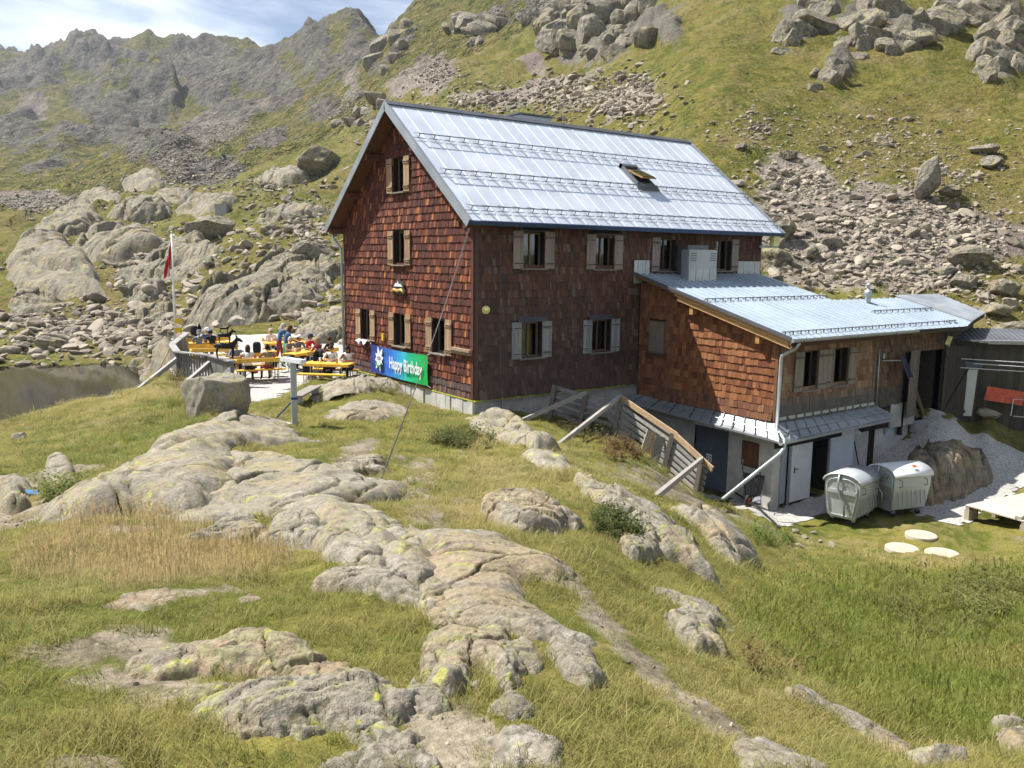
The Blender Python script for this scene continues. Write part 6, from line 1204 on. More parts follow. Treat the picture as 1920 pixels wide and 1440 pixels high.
mb = MB(); mb.tube([(0.2 * math.cos(a), -0.16 + 0.085 * math.sin(a), 0.07) for a in np.linspace(-3.4, 0.3, 14)], 0.028, 6); mb.build('ribbon', plain('ribbon_green', (0.02, 0.28, 0.08), 0.6), fe)
for sx_ in (-2.05, 2.05):
    for sy_ in (-0.5, 0.5): mb = MB(); mb.tube([(sx_, sy_, 0), (sx_ * 1.05, sy_ * 1.12, -0.06)], 0.008, 5); mb.build('cord', 'white_cloth', ban)
em = bpy.data.objects.new('carved_emblem', None); COL.objects.link(em); tag(em, 'carved emblem with a white peak and golden scroll high on the gable', 'emblem'); em.matrix_world = Matrix.Translation((-0.07, 4.55, 3.24)) @ M_GABLE
mb = MB(); mb.prism([(-0.5, -0.25, 0), (0.5, -0.25, 0), (0.46, -0.1, 0), (0.38, -0.05, 0), (0.36, 0.1, 0), (0.16, 0.2, 0), (0, 0.3, 0), (-0.16, 0.2, 0), (-0.36, 0.1, 0), (-0.38, -0.05, 0), (-0.46, -0.1, 0)], (0, 0, 0.04)); mb.build('board', plain('emblem_dark', (0.05, 0.04, 0.035), 0.7), em)
mb = MB(); mb.prism([(-0.28, 0.02, 0.042), (0.28, 0.02, 0.042), (0.14, 0.12, 0.042), (0.05, 0.1, 0.042), (0, 0.22, 0.042), (-0.08, 0.1, 0.042), (-0.16, 0.13, 0.042)], (0, 0, 0.02)); mb.build('peak', 'white_paint', em)
mb = MB(); mb.tube([(-0.42, -0.18, 0.06), (-0.25, -0.09, 0.07), (0, -0.13, 0.07), (0.25, -0.09, 0.07), (0.42, -0.18, 0.06)], 0.055, 8); mb.build('scroll', plain('gilding', (0.55, 0.36, 0.12), 0.4, 0.4), em, True)
mb = MB(); vs = []; nx, ny = 14, 6
for i in range(nx + 1):
    for j in range(ny + 1): vs.append((-0.12 - 0.16 * j / ny * (0.6 + 0.4 * math.sin(i)), 6.95 + 0.75 * i / nx, 1.22 - 0.10 * (j / ny) ** 2 * (1 + 0.8 * math.sin(i * 1.7)) + 0.02 * math.sin(i * 2.1)))
mb.add(vs, [(i * (ny + 1) + j, (i + 1) * (ny + 1) + j, (i + 1) * (ny + 1) + j + 1, i * (ny + 1) + j + 1) for i in range(nx) for j in range(ny)]); mb.build('cloth', 'white_cloth', None, True, label='white cloth hung over the sill of the left ground floor window', cat='cloth')
foot = g1(712, 905)
for k in range(2):
    mb = MB(); a = np.array((-0.45, -0.45 + 0.06 * k, 5.12)); b = foot + np.array((0.03 * k, 0.02 * k, 0.02)); n_ = 14; mb.tube([tuple(a + (b - a) * i / n_ - np.array((0, 0, 0.18 * math.sin(math.pi * i / n_)))) for i in range(n_ + 1)], 0.006, 5); mb.build('stay_cable', 'cable', None, label=('left' if k == 0 else 'right') + ' strand of the steel stay cable from eave corner to rock', cat='cable')
foot2 = g1(395, 640); mb = MB(); mb.tube([(-0.2, HW + 0.3, 4.9), tuple((np.array((-0.2, HW + 0.3, 4.9)) + foot2) / 2 - np.array((0, 0, .3))), tuple(foot2)], 0.009, 5); mb.build('stay_cable', 'cable', None, label='long thin stay cable from the far eave towards the slab', cat='cable')

# ------------------------------------------------------------------ yard: snow fence, bins, barrow, covers, pallet
def gz(x, y): return float(H(x, y))
fence = thing('snow_fence', 'weathered wooden snow fence with raking braces running down beside the annex', 'fence')
FP_ = [at(1040, 722, 25.4), at(1098, 738, 24.9), at(1163, 745, 24.2), at(1262, 812, 22.4), at(1316, 862, 21.4)]
BP_ = [at(1030, 772, 25.6), at(1084, 796, 25.1), at(1148, 818, 24.4), at(1240, 884, 22.7), at(1300, 934, 21.7)]
gw_ = (0.25, 0.235, 0.21); nw_ = (0.43, 0.31, 0.19)
for k, (a, b) in enumerate(zip(FP_, BP_)):
    if k == 1: a = a - np.array((0, 0, 0.02))
    q = MB(); q.beam(b - np.array((0, 0, 0.3)), a, 0.11, 0.13, tint=jit((0.20, 0.18, 0.15))); q.build('post', 'wood_v', fence)
def down(p): return np.array((p[0], p[1], max(p[2], gz(p[0], p[1]) - 0.1)))
def rail(k0, k1, f0, n, tint, w=0.025, h=0.15, over=0.0):
    for j in range(n):
        t = f0 + (0.96 - f0) * j / max(n - 1, 1); a = FP_[k0] + (BP_[k0] - FP_[k0]) * t; b = FP_[k1] + (BP_[k1] - FP_[k1]) * t; d = (b - a) / np.linalg.norm(b - a); nrm = np.array((d[1], -d[0], 0)); nrm /= np.linalg.norm(nrm)
        off = np.array((0.09, 0.05, 0)); q = MB(); q.beam(a + off - d * over, b + off + d * over, w, h, tint=jit(tint, 0.18)); q.build('plank', 'wood_any', fence)
rail(0, 1, 0.10, 5, (0.22, 0.215, 0.205), h=0.12); rail(1, 2, 0.10, 5, (0.22, 0.215, 0.205), h=0.12); rail(2, 3, 0.22, 6, (0.33, 0.315, 0.29), h=0.105); rail(3, 4, 0.22, 6, (0.33, 0.315, 0.29), h=0.095, over=0.25)
for (k0, k1) in ((2, 3), (3, 4)):
    a, b = FP_[k0], FP_[k1]; d = (b - a) / np.linalg.norm(b - a); q = MB(); q.beam(a - d * 0.05, b + d * (0.15 if k1 == 3 else 0.45), 0.05, 0.16, tint=jit(nw_, 0.08)); q.build('top_rail', 'wood_any', fence)
for (tp, ft) in ((FP_[1], (972, 788)), (FP_[2], (1048, 830)), (FP_[4], (1228, 928))):
    g = g1(*ft); q = MB(); q.beam(g - np.array((0, 0, 0.05)), np.array(tp) + np.array((0, 0, 0.02)), 0.09, 0.11, tint=jit((0.36, 0.34, 0.31), 0.06)); q.build('brace', 'wood_any', fence)
for k, (px_, py_, tpx, tpy, c_) in enumerate(((1202, 862, 1222, 808, (0.40, 0.33, 0.24)), (1212, 866, 1230, 816, (0.50, 0.30, 0.14)), (1224, 870, 1238, 818, (0.25, 0.235, 0.21)))):
    a = at(px_, py_, 22.6); b = at(tpx, tpy, 22.75); q = MB(); q.beam(a - np.array((0, 0, .1)), b, 0.05, 0.26 if k != 1 else 0.12, (1, -0.4, 0), tint=c_); q.build('board', 'wood_any', None, label=('pale split', 'orange brown', 'silver grey')[k] + ' board leaning on the snow fence', cat='board')

def bin_(label, c, rz, lidc, seed):
    t_ = thing('waste_container', label, 'waste container', c, rz, 'galvanised waste containers in the yard')
    # body: tapered tub, rounded belly at the ends
    W_, D_ = 1.30, 0.98; prof = [(-0.40, 0.10), (-0.30, 0.04), (0.30, 0.04), (0.40, 0.10), (0.49, 0.75), (0.49, 1.05), (0.40, 1.18), (0.2, 1.26), (-0.2, 1.26), (-0.40, 1.18), (-0.49, 1.05), (-0.49, 0.75)]
    mb = MB(); n = len(prof); P = [(-W_ / 2 * (0.92 if z < 0.5 else 1), y, z) for y, z in prof]; Q = [(-p[0], p[1], p[2]) for p in P]; mb.add(P + Q, [tuple(range(n)), tuple(range(2 * n - 1, n - 1, -1))] + [(i, n + i, n + (i + 1) % n, (i + 1) % n) for i in range(n)]); body = mb.build('body', 'galvanised', t_)
    mb = MB(); ar = [(0.56 * math.cos(a), 1.06 + 0.27 * math.sin(a)) for a in np.linspace(0.10, math.pi - 0.10, 11)]; m_ = len(ar); P = [(-W_ / 2 - 0.035, y, z) for y, z in ar]; Q = [(W_ / 2 + 0.035, y, z) for y, z in ar]; P2 = [(-W_ / 2 - 0.035, y * 0.95, z - 0.05) for y, z in ar]; Q2 = [(W_ / 2 + 0.035, y * 0.95, z - 0.05) for y, z in ar]
    mb.add(P + Q + P2 + Q2, [(i, i + 1, m_ + i + 1, m_ + i) for i in range(m_ - 1)] + [(2 * m_ + i, 3 * m_ + i, 3 * m_ + i + 1, 2 * m_ + i + 1) for i in range(m_ - 1)] + [(i, 2 * m_ + i, 2 * m_ + i + 1, i + 1) for i in range(m_ - 1)] + [(m_ + i, m_ + i + 1, 3 * m_ + i + 1, 3 * m_ + i) for i in range(m_ - 1)] + [(0, m_, 3 * m_, 2 * m_), (m_ - 1, 3 * m_ - 1, 4 * m_ - 1, 2 * m_ - 1)]); mb.build('lid', lidc, t_, True)
    for sx_ in (-1, 1):
        for sy_ in (-1, 1):
            w = MB(); w.lathe([(0.0, -0.02), (0.085, -0.02), (0.085, 0.02), (0.0, 0.02)], 14, (sx_ * 0.45, sy_ * 0.3, -0.06), axis='x'); wh = w.build('wheel', 'rubber', t_); w = MB(); w.box((sx_ * 0.45, sy_ * 0.3, 0.0), (0.07, 0.1, 0.08)); w.build('fork', 'zinc', wh)
    for sx_ in (-1, 1):   # pressed rim on both ends, stirrup, lever
        x = sx_ * (W_ / 2 + 0.012); mb = MB(); mb.tube([(x * (0.94 if z < 0.5 else 1), y * 0.86, 0.12 + (z - 0.04) * 0.86) for y, z in prof] + [(x * 0.94, prof[0][0] * 0.86, 0.12 + (prof[0][1] - 0.04) * 0.86)], 0.016, 6); mb.build('rim', 'galvanised', body, True)
        mb = MB(); mb.beam((x, -0.40, 0.80), (x, 0.40, 0.80), 0.04, 0.10); mb.build('band', 'galvanised', body)
        mb = MB(); mb.tube([(x * 1.05, 0.08, 1.28), (x * 1.10, 0.1, 0.95), (x * 1.08, 0.0, 0.62), (x * 1.04, -0.1, 0.52), (x * 1.04, -0.12, 0.12)], 0.03, 8); mb.build('lever', 'zinc', t_, True)
        for yy_, zz_ in ((-0.18, 1.02), (-0.24, 0.42)): mb = MB(); mb.tube([(x, yy_ - 0.08, zz_ + 0.05), (x * 1.07, yy_ - 0.06, zz_ - 0.03), (x * 1.07, yy_ + 0.06, zz_ - 0.03), (x, yy_ + 0.08, zz_ + 0.05)], 0.012, 6); mb.build('handle', 'dark_steel', t_, True)
    for xx in (-0.45, 0.45): mb = MB(); mb.tube([(xx - 0.02, -0.49, 0.98), (xx, -0.57, 0.96), (xx, -0.57, 0.8), (xx - 0.02, -0.49, 0.78)], 0.013, 6); mb.build('handle', 'dark_steel', t_, True)
    for k in range(7): mb = MB(); mb.box((-0.48 + 0.16 * k, -0.475, 0.62), (0.012, 0.03, 0.75), (-0.14, 0, 0)); mb.build('swage', 'galvanised', body)
    return t_
b1 = on_z(1608, 984, -2.98); b2 = on_z(1700, 975, -2.95)
_fw = np.array([math.cos(YAW), math.sin(YAW), 0]); _rt = np.array([math.sin(YAW), -math.cos(YAW), 0])
def bz(P): return (P[0], P[1], gz(P[0], P[1]) + 0.15)
bin_('galvanised waste container with a rounded lid and lever facing the camera', bz(b1 + _fw * 0.55), YAW - math.pi / 2 + 0.78, 'galvanised', 1)
t2 = bin_('galvanised waste container with a red sticker on its lid nearest the rock hump', bz(b2 + _fw * 0.62), YAW - math.pi / 2 + 0.34, 'white_paint', 2)
mb = MB(); mb.box((0.1, -0.40, 1.325), (0.14, 0.09, 0.006), (0.55, 0, 0)); mb.build('sticker', 'orange_red', t2)

wb = thing('wheelbarrow', 'wheelbarrow with a black tray and red wheel hub tipped against the basement wall', 'wheelbarrow', (6.45, -5.35, -3.0), math.radians(15))
mb = MB(); P = [(-0.02, -0.28, 0.12), (-0.02, 0.28, 0.12), (0.05, 0.33, 0.95), (0.05, -0.33, 0.95), (0.2, -0.16, 0.25), (0.2, 0.16, 0.25), (0.26, 0.22, 0.8), (0.26, -0.22, 0.8)]; mb.add(P, [(4, 5, 6, 7), (0, 4, 7, 3), (1, 2, 6, 5), (0, 1, 5, 4), (3, 7, 6, 2)]); mb.build('tray', 'dark_steel', wb)
for sy_ in (-1, 1): mb = MB(); mb.tube([(-0.22, sy_ * 0.06, 0.18), (-0.12, sy_ * 0.2, 0.5), (-0.1, sy_ * 0.26, 0.9), (-0.2, sy_ * 0.27, 1.1), (-0.16, sy_ * 0.28, 1.4)], 0.017, 7); mb.build('handle', 'iron_black', wb, True); mb = MB(); mb.tube([(-0.12, sy_ * 0.24, 0.6), (-0.38, sy_ * 0.24, 0.72), (-0.42, sy_ * 0.22, 0.85), (-0.1, sy_ * 0.26, 0.95)], 0.014, 6); mb.build('leg', 'iron_black', wb, True)
mb = MB(); mb.lathe([(0.10, -0.03), (0.14, -0.05), (0.185, -0.04), (0.2, 0), (0.185, 0.04), (0.14, 0.05), (0.10, 0.03)], 20, (-0.3, 0, 0.2), axis='y'); w = mb.build('wheel', 'rubber', wb, True); mb = MB(); mb.lathe([(0.0, -0.035), (0.11, -0.03), (0.11, 0.03), (0.0, 0.035)], 16, (-0.3, 0, 0.2), axis='y'); mb.build('hub', 'orange_red', w)
for k, (a, b, lab) in enumerate(((1727, 1006, 'farthest'), (1691, 1031, 'left'), (1767, 1041, 'right'))):
    g = g1(a, b); mb = MB(); mb.lathe([(0.0, 0.07), (0.36, 0.07), (0.385, 0.055), (0.39, -0.05)], 36, (0, 0, 0)); c_ = mb.build('manhole_cover', 'cover_concrete', None, loc=tuple(g + np.array((0, 0, 0.0))), label=lab + ' of three round beige manhole covers in the grass', cat='manhole cover', group='round manhole covers'); NO_GRASS.append(np.array([(g[0] + 0.62 * math.cos(q), g[1] + 0.62 * math.sin(q)) for q in np.linspace(0, 6.28, 12)]))
pl = thing('pallet_deck', 'pale wooden pallet deck resting on blocks at the right edge', 'pallet', tuple(on_z(1905, 972, -2.75)), math.radians(-8))
for k in range(9): mb = MB(); mb.box((-0.9 + 0.34 * k, -0.05, 0.3), (0.32, 1.7, 0.035), None, jit((0.55, 0.50, 0.43), 0.08)); mb.build('plank', 'wood_y', pl)
for yy in (-0.8, 0.0, 0.75): mb = MB(); mb.box((0.45, yy, 0.23), (3.0, 0.1, 0.1), None, jit((0.33, 0.29, 0.23))); mb.build('bearer', 'wood_x', pl)
for xx in (-0.85, 0.4, 1.6):
    for yy in (-0.8, 0.75): mb = MB(); mb.box((xx, yy, 0.03), (0.42, 0.14, 0.3), None, jit((0.40, 0.35, 0.27))); mb.build('block', 'wood_x', pl)
mb = MB(); mb.box((-0.7, -0.55, 0.36), (0.75, 0.16, 0.07), (0, 0, 0.3), (0.5, 0.46, 0.4)); mb.build('loose_batten', 'wood_x', pl)
pA = [g1(1370, 925), g1(1420, 958), g1(1448, 985), g1(1462, 998)]; mb = MB(); mb.tube([tuple(p + np.array((0, 0, 0.12))) for p in pA], 0.03, 7); mb.build('drain_hose', 'black_plastic', None, True, label='black drain hose running down the edge of the yard', cat='hose')
cz_ = g1(1765, 575); cairn = thing('cairn', 'small stacked stone cairn on the slope above the woodshed roof', 'cairn', tuple(at(1766, 588, 38)))
for k in range(6): o = put('cairn_stone', VAR[k], cairn, loc=(0.03 * (k % 2), 0, 0.12 + 0.17 * k)); o.scale = (0.26 - 0.03 * k,) * 2 + (0.16,); o.rotation_euler = (0, 0, k)
# small things by the wall foot and on the gravel
gp = g1(55, 933); mb = MB(); mb.box((0, 0, 0.05), (0.35, 0.2, 0.1), (0.2, 0.3, 0.4)); mb.build('blue_bag', 'blue_paint', None, loc=tuple(gp), label='small blue and white bag lying on the muddy trail', cat='bag')

# ------------------------------------------------------------------ grey post with a cross head, strap, plank
pb = on_z(553, 806, -0.12); pb[2] = gz(pb[0], pb[1]); pdep = depth_of(pb); ptop = at(556, 677, pdep)
post = thing('hitching_post', 'square grey metal post with a T shaped head beside the bedrock ridge', 'post', tuple(pb)); hgt = ptop[2] - pb[2]
mb = MB(); mb.box((0, 0, hgt / 2 - 0.15), (0.14, 0.14, hgt + 0.3), (0, 0, YAW + 0.4)); mb.build('shaft', 'zinc', post)
mb = MB(); a = _rt * 0.33 - _fw * 0.28; mb.beam(-a + np.array((0, 0, hgt + 0.05)), a + np.array((0, 0, hgt + 0.05)), 0.17, 0.10, tint=(0.7, 0.7, 0.68)); mb.build('head', 'white_paint', post)
mb = MB(); mb.box((0, 0, hgt * 0.46), (0.155, 0.155, 0.06), (0, 0, YAW + 0.4)); mb.build('strap_band', 'blue_strap', post)
ga = g1(515, 788) - pb; mb = MB(); mb.tube([(0, 0, hgt * 0.44), tuple(ga + np.array((0, 0, 0.02)))], 0.02, 6); mb.build('strap', 'blue_strap', post)
fb = -_rt * 0.5 + _fw * 0.25; mb = MB(); mb.beam(np.array((fb[0], fb[1], gz(pb[0] + fb[0], pb[1] + fb[1]) - pb[2] + 0.10)), np.array((-fb[0] * .1, -fb[1] * .1, 0.06)), 0.1, 0.08); mb.build('foot_bar', 'white_paint', post)
pk = [g1(556, 757), g1(592, 738)]; mb = MB(); a, b = pk; mb.beam(a + np.array((0, 0, 0.22)), b + np.array((0, 0, 0.24)), 0.36, 0.05, tint=(0.30, 0.27, 0.24)); pln = thing('plank_bench', 'low grey plank bench in the grass behind the post', 'bench', tuple((a + b) / 2)); o = mb.build('seat', 'wood_any', pln); o.location = tuple(-(a + b) / 2)
for p in pk: q = MB(); c_ = p * 0.85 + (a + b) / 2 * 0.15 - (a + b) / 2; q.box((c_[0], c_[1], c_[2] + 0.06), (0.25, 0.12, 0.3)); q.build('block', 'wood_any', pln)

# ------------------------------------------------------------------ terrace fence, flag pole, iron goats
tf = thing('terrace_fence', 'grey wooden slat fence with a broad hand rail round the terrace', 'fence')
RZ = TERR_Z + 0.92
RP = [np.array((p[0], p[1], RZ)) for p in RAIL]
for k, (a, b) in enumerate(zip(RP[:-1], RP[1:])):
    mb = MB(); d = (b - a); L_ = np.linalg.norm(d); d = d / L_; mb.beam(a - d * 0.06, b + d * 0.06, 0.26, 0.05, tint=jit((0.34, 0.33, 0.32), 0.06)); mb.build('hand_rail', 'wood_any', tf)
    for zz in (RZ - 0.16, TERR_Z + 0.1): mb = MB(); mb.beam(a + np.array((0, 0, zz - RZ)), b + np.array((0, 0, zz - RZ)), 0.05, 0.09, tint=(0.2, 0.19, 0.18)); mb.build('cross_rail', 'wood_any', tf)
    ns_ = int(L_ / 0.145)
    for j in range(ns_):
        p = a + d * (L_ * (j + 0.5) / ns_); zb_ = min(TERR_Z - 0.05, gz(p[0], p[1])) - 0.15; wd = 0.085 if k == 1 else 0.13; nrm = np.array((d[1], -d[0], 0)); sgn = 1 if np.dot(nrm, STATION - p) > 0 else -1
        q = MB(); c_ = p + nrm * sgn * 0.045; R3 = Matrix.Rotation(math.atan2(d[1], d[0]), 3, 'Z'); q.box((c_[0], c_[1], (zb_ + RZ - 0.03) / 2), (wd, 0.024, RZ - 0.03 - zb_), R3, jit((0.205, 0.195, 0.185), 0.22)); q.build('slat', 'wood_v', tf)
for p in RP: mb = MB(); mb.box((p[0], p[1], (RZ + TERR_Z) / 2 - 0.4), (0.12, 0.12, RZ - TERR_Z + 0.7), None, (0.2, 0.19, 0.18)); mb.build('post', 'wood_v', tf)
for (k, ft, dp_) in ((2, (238, 748), 29.0), (1, (345, 722), 28.0), (0, (418, 706), 28.8)):
    g = at(*ft, dp_); mb = MB(); mb.beam(g, RP[k] - np.array((0, 0, 0.25)), 0.12, 0.16, tint=jit((0.42, 0.41, 0.40), 0.05)); mb.build('brace', 'wood_any', tf)
mb = MB(); mb.tube([tuple(RP[3]), tuple(at(300, 690, 33.5)), tuple(at(245, 745, 33))], 0.012, 5); mb.build('guy_wire', 'cable', tf)
fpb = at(328, 640, 36.0); fpt = at(321.5, 436, 36.0); fpb[2] = min(fpb[2], gz(fpb[0], fpb[1])) - 0.1
fp = thing('flag_pole', 'slim white flag pole with yellow trail signs and a limp red white flag', 'flag pole', tuple(fpb)); mb = MB(); mb.tube([(0, 0, 0), tuple(fpt - fpb)], [0.05, 0.035], 8); mb.build('pole', 'white_paint', fp, True)
mb = MB(); mb.lathe([(0.0, 0.06), (0.05, 0.03), (0.05, -0.02), (0, -0.03)], 10, tuple(fpt - fpb)); mb.build('finial', 'zinc', fp, True)
for k in range(2): mb = MB(); c_ = at(330, 602 + 17 * k, 36.0) - fpb; mb.box(tuple(c_ + _rt * 0.1), (0.3, 0.02, 0.22), (0, 0, YAW - math.pi / 2 + 0.3 * k)); mb.build('trail_sign', 'sign_yellow', fp)
fa = at(321.5, 452, 36) - fpb; fb_ = at(322, 515, 36) - fpb; nf = 22; colr = [('orange_red', 0, 8), ('white_paint', 8, 14), ('orange_red', 14, 22)]
def flag_pt(i, j):
    z = fa[2] + (fb_[2] - fa[2]) * i / nf; s_ = j / 8; w = 0.30 * s_ * (0.5 + 0.9 * (i / nf)); p = np.array((fa[0], fa[1], 0)) * (1 - i / nf) + np.array((fb_[0], fb_[1], 0)) * i / nf; p = p - _rt * (0.04 + w * 0.75) + _fw * 0.11 * math.sin(s_ * 7 + i * 0.25); return (p[0], p[1], z - 0.22 * s_)
for nm_, lo_, hi_ in (('red_stripe', 0, 3), ('white_stripe', 3, 5), ('red_stripe', 5, 8)):
    mb = MB(); idx = {}
    for i in range(nf + 1):
        for j in range(lo_, hi_ + 1): idx[(i, j)] = len(mb.v); mb.v.append(flag_pt(i, j)); mb.c.append((.5, .5, .5))
    for i in range(nf):
        for j in range(lo_, hi_): mb.f.append((idx[(i, j)], idx[(i + 1, j)], idx[(i + 1, j + 1)], idx[(i, j + 1)])); mb.mi.append(0)
    mb.build(nm_, plain('flag_red', (0.50, 0.02, 0.02), 0.7) if nm_ == 'red_stripe' and 'flag_red' not in M else ('flag_red' if nm_ == 'red_stripe' else 'white_paint'), fp, True)
# three iron animals standing on each other's backs, on the rail
goat = thing('iron_sculpture', 'black sheet iron sculpture of three animals stacked on the fence rail', 'sculpture', tuple((RP[0] * 0.72 + RP[1] * 0.28) + np.array((0, 0, 0.02))), YAW - math.pi / 2)
def animal(parent, z, s, nm):
    mb = MB(); mb.tube([(-0.30 * s, 0, z + 0.36 * s), (-0.2 * s, 0, z + 0.40 * s), (0.1 * s, 0, z + 0.38 * s), (0.25 * s, 0, z + 0.42 * s), (0.33 * s, 0, z + 0.52 * s), (0.38 * s, 0, z + 0.60 * s)], [0.05 * s, 0.095 * s, 0.085 * s, 0.10 * s, 0.065 * s, 0.055 * s], 10)
    mb.tube([(0.36 * s, 0, z + 0.60 * s), (0.46 * s, 0, z + 0.575 * s), (0.54 * s, 0, z + 0.53 * s)], [0.06 * s, 0.05 * s, 0.025 * s], 8)
    for y_ in (-0.03, 0.03): mb.tube([(0.38 * s, y_ * s, z + 0.63 * s), (0.35 * s, y_ * 1.6 * s, z + 0.74 * s)], [0.022 * s, 0.006 * s], 6)
    mb.tube([(-0.30 * s, 0, z + 0.38 * s), (-0.38 * s, 0, z + 0.44 * s), (-0.42 * s, 0, z + 0.41 * s)], [0.02 * s, 0.014 * s, 0.008 * s], 6)
    for x_, y_, k_ in ((-0.24, 0.05, -1), (-0.2, -0.05, -1), (0.2, 0.05, 1), (0.25, -0.05, 1)): mb.tube([(x_ * s, y_ * s, z + 0.36 * s), ((x_ + 0.03 * k_) * s, y_ * s, z + 0.2 * s), ((x_ - 0.015) * s, y_ * s, z + 0.02 * s), ((x_ + 0.02) * s, y_ * s, z)], [0.045 * s, 0.028 * s, 0.018 * s, 0.022 * s], 7)
    return mb.build(nm, 'iron_black', parent, True)
animal(goat, 0, 1.15, 'large_animal'); animal(goat, 0.53, 0.75, 'middle_animal'); animal(goat, 0.875, 0.48, 'small_animal')

# ------------------------------------------------------------------ beer garden
def frame_between(a, b):
    d = b - a; L_ = float(np.hypot(d[0], d[1])); return (a + b) / 2, math.atan2(d[1], d[0]), L_
NSET = [0]
WHERE = ['in front, nearest the camera', 'second row behind the fence', 'third row behind the fence', 'at the back', 'in the crowd left of the hut', 'nearest the hut wall']
def beer_table(c, rz, L_, lab):
    t_ = thing('beer_table', lab, 'table', (c[0], c[1], TERR_Z), rz, 'yellow beer tables on the terrace')
    mb = MB(); n = 3
    for k in range(n): mb.box((0, (k - 1) * 0.205, 0.755), (L_, 0.2, 0.03))
    mb.build('table_top', 'table_yellow', t_)
    for s in (-1, 1): q = MB(); q.box((0, s * 0.315, 0.72), (L_, 0.02, 0.09)); q.build('apron', 'table_yellow', t_)
    for s in (-1, 1):
        q = MB(); x = s * (L_ / 2 - 0.28)
        for y in (-0.26, 0.26): q.tube([(x, y, 0.74), (x, y, 0.02)], 0.018, 6)
        q.tube([(x, -0.26, 0.03), (x, 0.26, 0.03)], 0.018, 6); q.tube([(x, -0.26, 0.4), (x, 0.26, 0.4)], 0.014, 6); q.tube([(x, 0, 0.4), (x - s * 0.4, 0, 0.73)], 0.012, 6); q.build('leg_frame', 'table_frame', t_)
    return t_
def beer_bench(c, rz, L_, lab, back=0):
    t_ = thing('beer_bench', lab, 'bench', (c[0], c[1], TERR_Z), rz, 'yellow beer benches on the terrace')
    mb = MB(); mb.box((0, 0, 0.455), (L_, 0.27, 0.03)); mb.box((0, 0, 0.43), (L_, 0.22, 0.03)); mb.build('seat', 'table_yellow', t_)
    for s in (-1, 1):
        q = MB(); x = s * (L_ / 2 - 0.25)
        for y in (-0.11, 0.11): q.tube([(x, y, 0.44), (x, y, 0.02)], 0.016, 6)
        q.tube([(x, -0.11, 0.03), (x, 0.11, 0.03)], 0.016, 6); q.tube([(x, 0, 0.2), (x - s * 0.3, 0, 0.42)], 0.012, 6)
        if back: q.tube([(x, back * 0.12, 0.42), (x, back * 0.2, 0.88)], 0.016, 6)
        q.build('leg_frame', 'table_frame', t_)
    if back: mb = MB(); mb.box((0, back * 0.185, 0.81), (L_, 0.03, 0.15), (back * -0.12, 0, 0)); mb.build('backrest', 'table_yellow', t_)
    return t_
SETS = []
for k, (p, q, nb, fbk) in enumerate([((437, 675), (526, 671), 1, 1), ((356, 656), (441, 653), 1, 1), ((354, 643), (438, 640), 0, 1), ((494, 643), (574, 641), 0, 1), ((541, 664), (602, 655), 1, 0), ((584, 680), (648, 682), 0, 0)]):
    a = on_z(p[0], p[1], TERR_Z + 0.76); b = on_z(q[0], q[1], TERR_Z + 0.76); c, rz, L_ = frame_between(a, b); L_ = min(max(L_, 1.7), 2.4); u = np.array((math.cos(rz), math.sin(rz), 0)); n = np.array((-u[1], u[0], 0))
    if n @ _fw < 0: n = -n
    sg = 1 if (np.array((-u[1], u[0], 0)) @ _fw) > 0 else -1
    beer_table(c, rz, L_, 'yellow beer table ' + WHERE[k]); cn = c - n * 0.68; cf = c + n * 0.68
    beer_bench(cn, rz, L_, 'yellow bench on the near side of the table ' + WHERE[k], -sg if nb else 0); beer_bench(cf, rz, L_, 'yellow bench on the far side of the table ' + WHERE[k], sg if fbk else 0)
    SETS.append((c, rz, L_, u, n))
for k, (s, t_, w_) in enumerate(((0, -0.35, 0), (0, 0.28, 1), (2, 0.1, 0), (3, -0.3, 1), (4, 0.1, 0), (5, -0.2, 1), (5, 0.2, 0), (4, -0.25, 1))):
    c, rz, L_, u, n = SETS[s]; p = c + u * t_ * L_ + n * 0.08 * (1 if w_ else -1); mb = MB(); mb.lathe([(0.0, 0.0), (0.035, 0.0), (0.045, 0.16), (0.04, 0.165), (0.0, 0.15)], 12)
    o = mb.build('drinking_glass', plain('drink_orange', (0.55, 0.22, 0.02), 0.15) if 'drink_orange' not in M else ('drink_orange' if w_ == 0 else 'white_cloth'), None, True, loc=(p[0], p[1], TERR_Z + 0.772), label=('amber drink' if w_ == 0 else 'white cup') + ' on the table ' + WHERE[s] + (', left' if t_ < 0 else ', right'), cat='glass', group='drinks on the beer tables')

# people: skeleton -> skin -> one continuous body, cloth and skin by zone
for nm, c in (('skin', (0.46, 0.24, 0.15)), ('skin_tan', (0.30, 0.145, 0.085)), ('cloth_blue', (0.045, 0.12, 0.25)), ('cloth_navy', (0.02, 0.03, 0.07)), ('cloth_grey', (0.16, 0.17, 0.19)), ('cloth_white', (0.72, 0.70, 0.70)), ('cloth_red', (0.50, 0.03, 0.035)), ('cloth_black', (0.014, 0.014, 0.017)), ('cloth_green', (0.10, 0.36, 0.10)), ('cloth_khaki', (0.26, 0.21, 0.14)), ('cloth_bluegrey', (0.17, 0.22, 0.30)), ('cloth_maroon', (0.22, 0.04, 0.05)), ('hair_brown', (0.06, 0.03, 0.016)), ('hair_dark', (0.015, 0.011, 0.01)), ('hair_grey', (0.42, 0.40, 0.37)), ('hair_fair', (0.30, 0.19, 0.09)), ('cloth_pink', (0.62, 0.08, 0.12)), ('shoe', (0.05, 0.04, 0.035)), ('eye', (0.01, 0.01, 0.01)), ('lip', (0.28, 0.09, 0.07))): plain(nm, c, 0.85, 0, 0.12, 14)
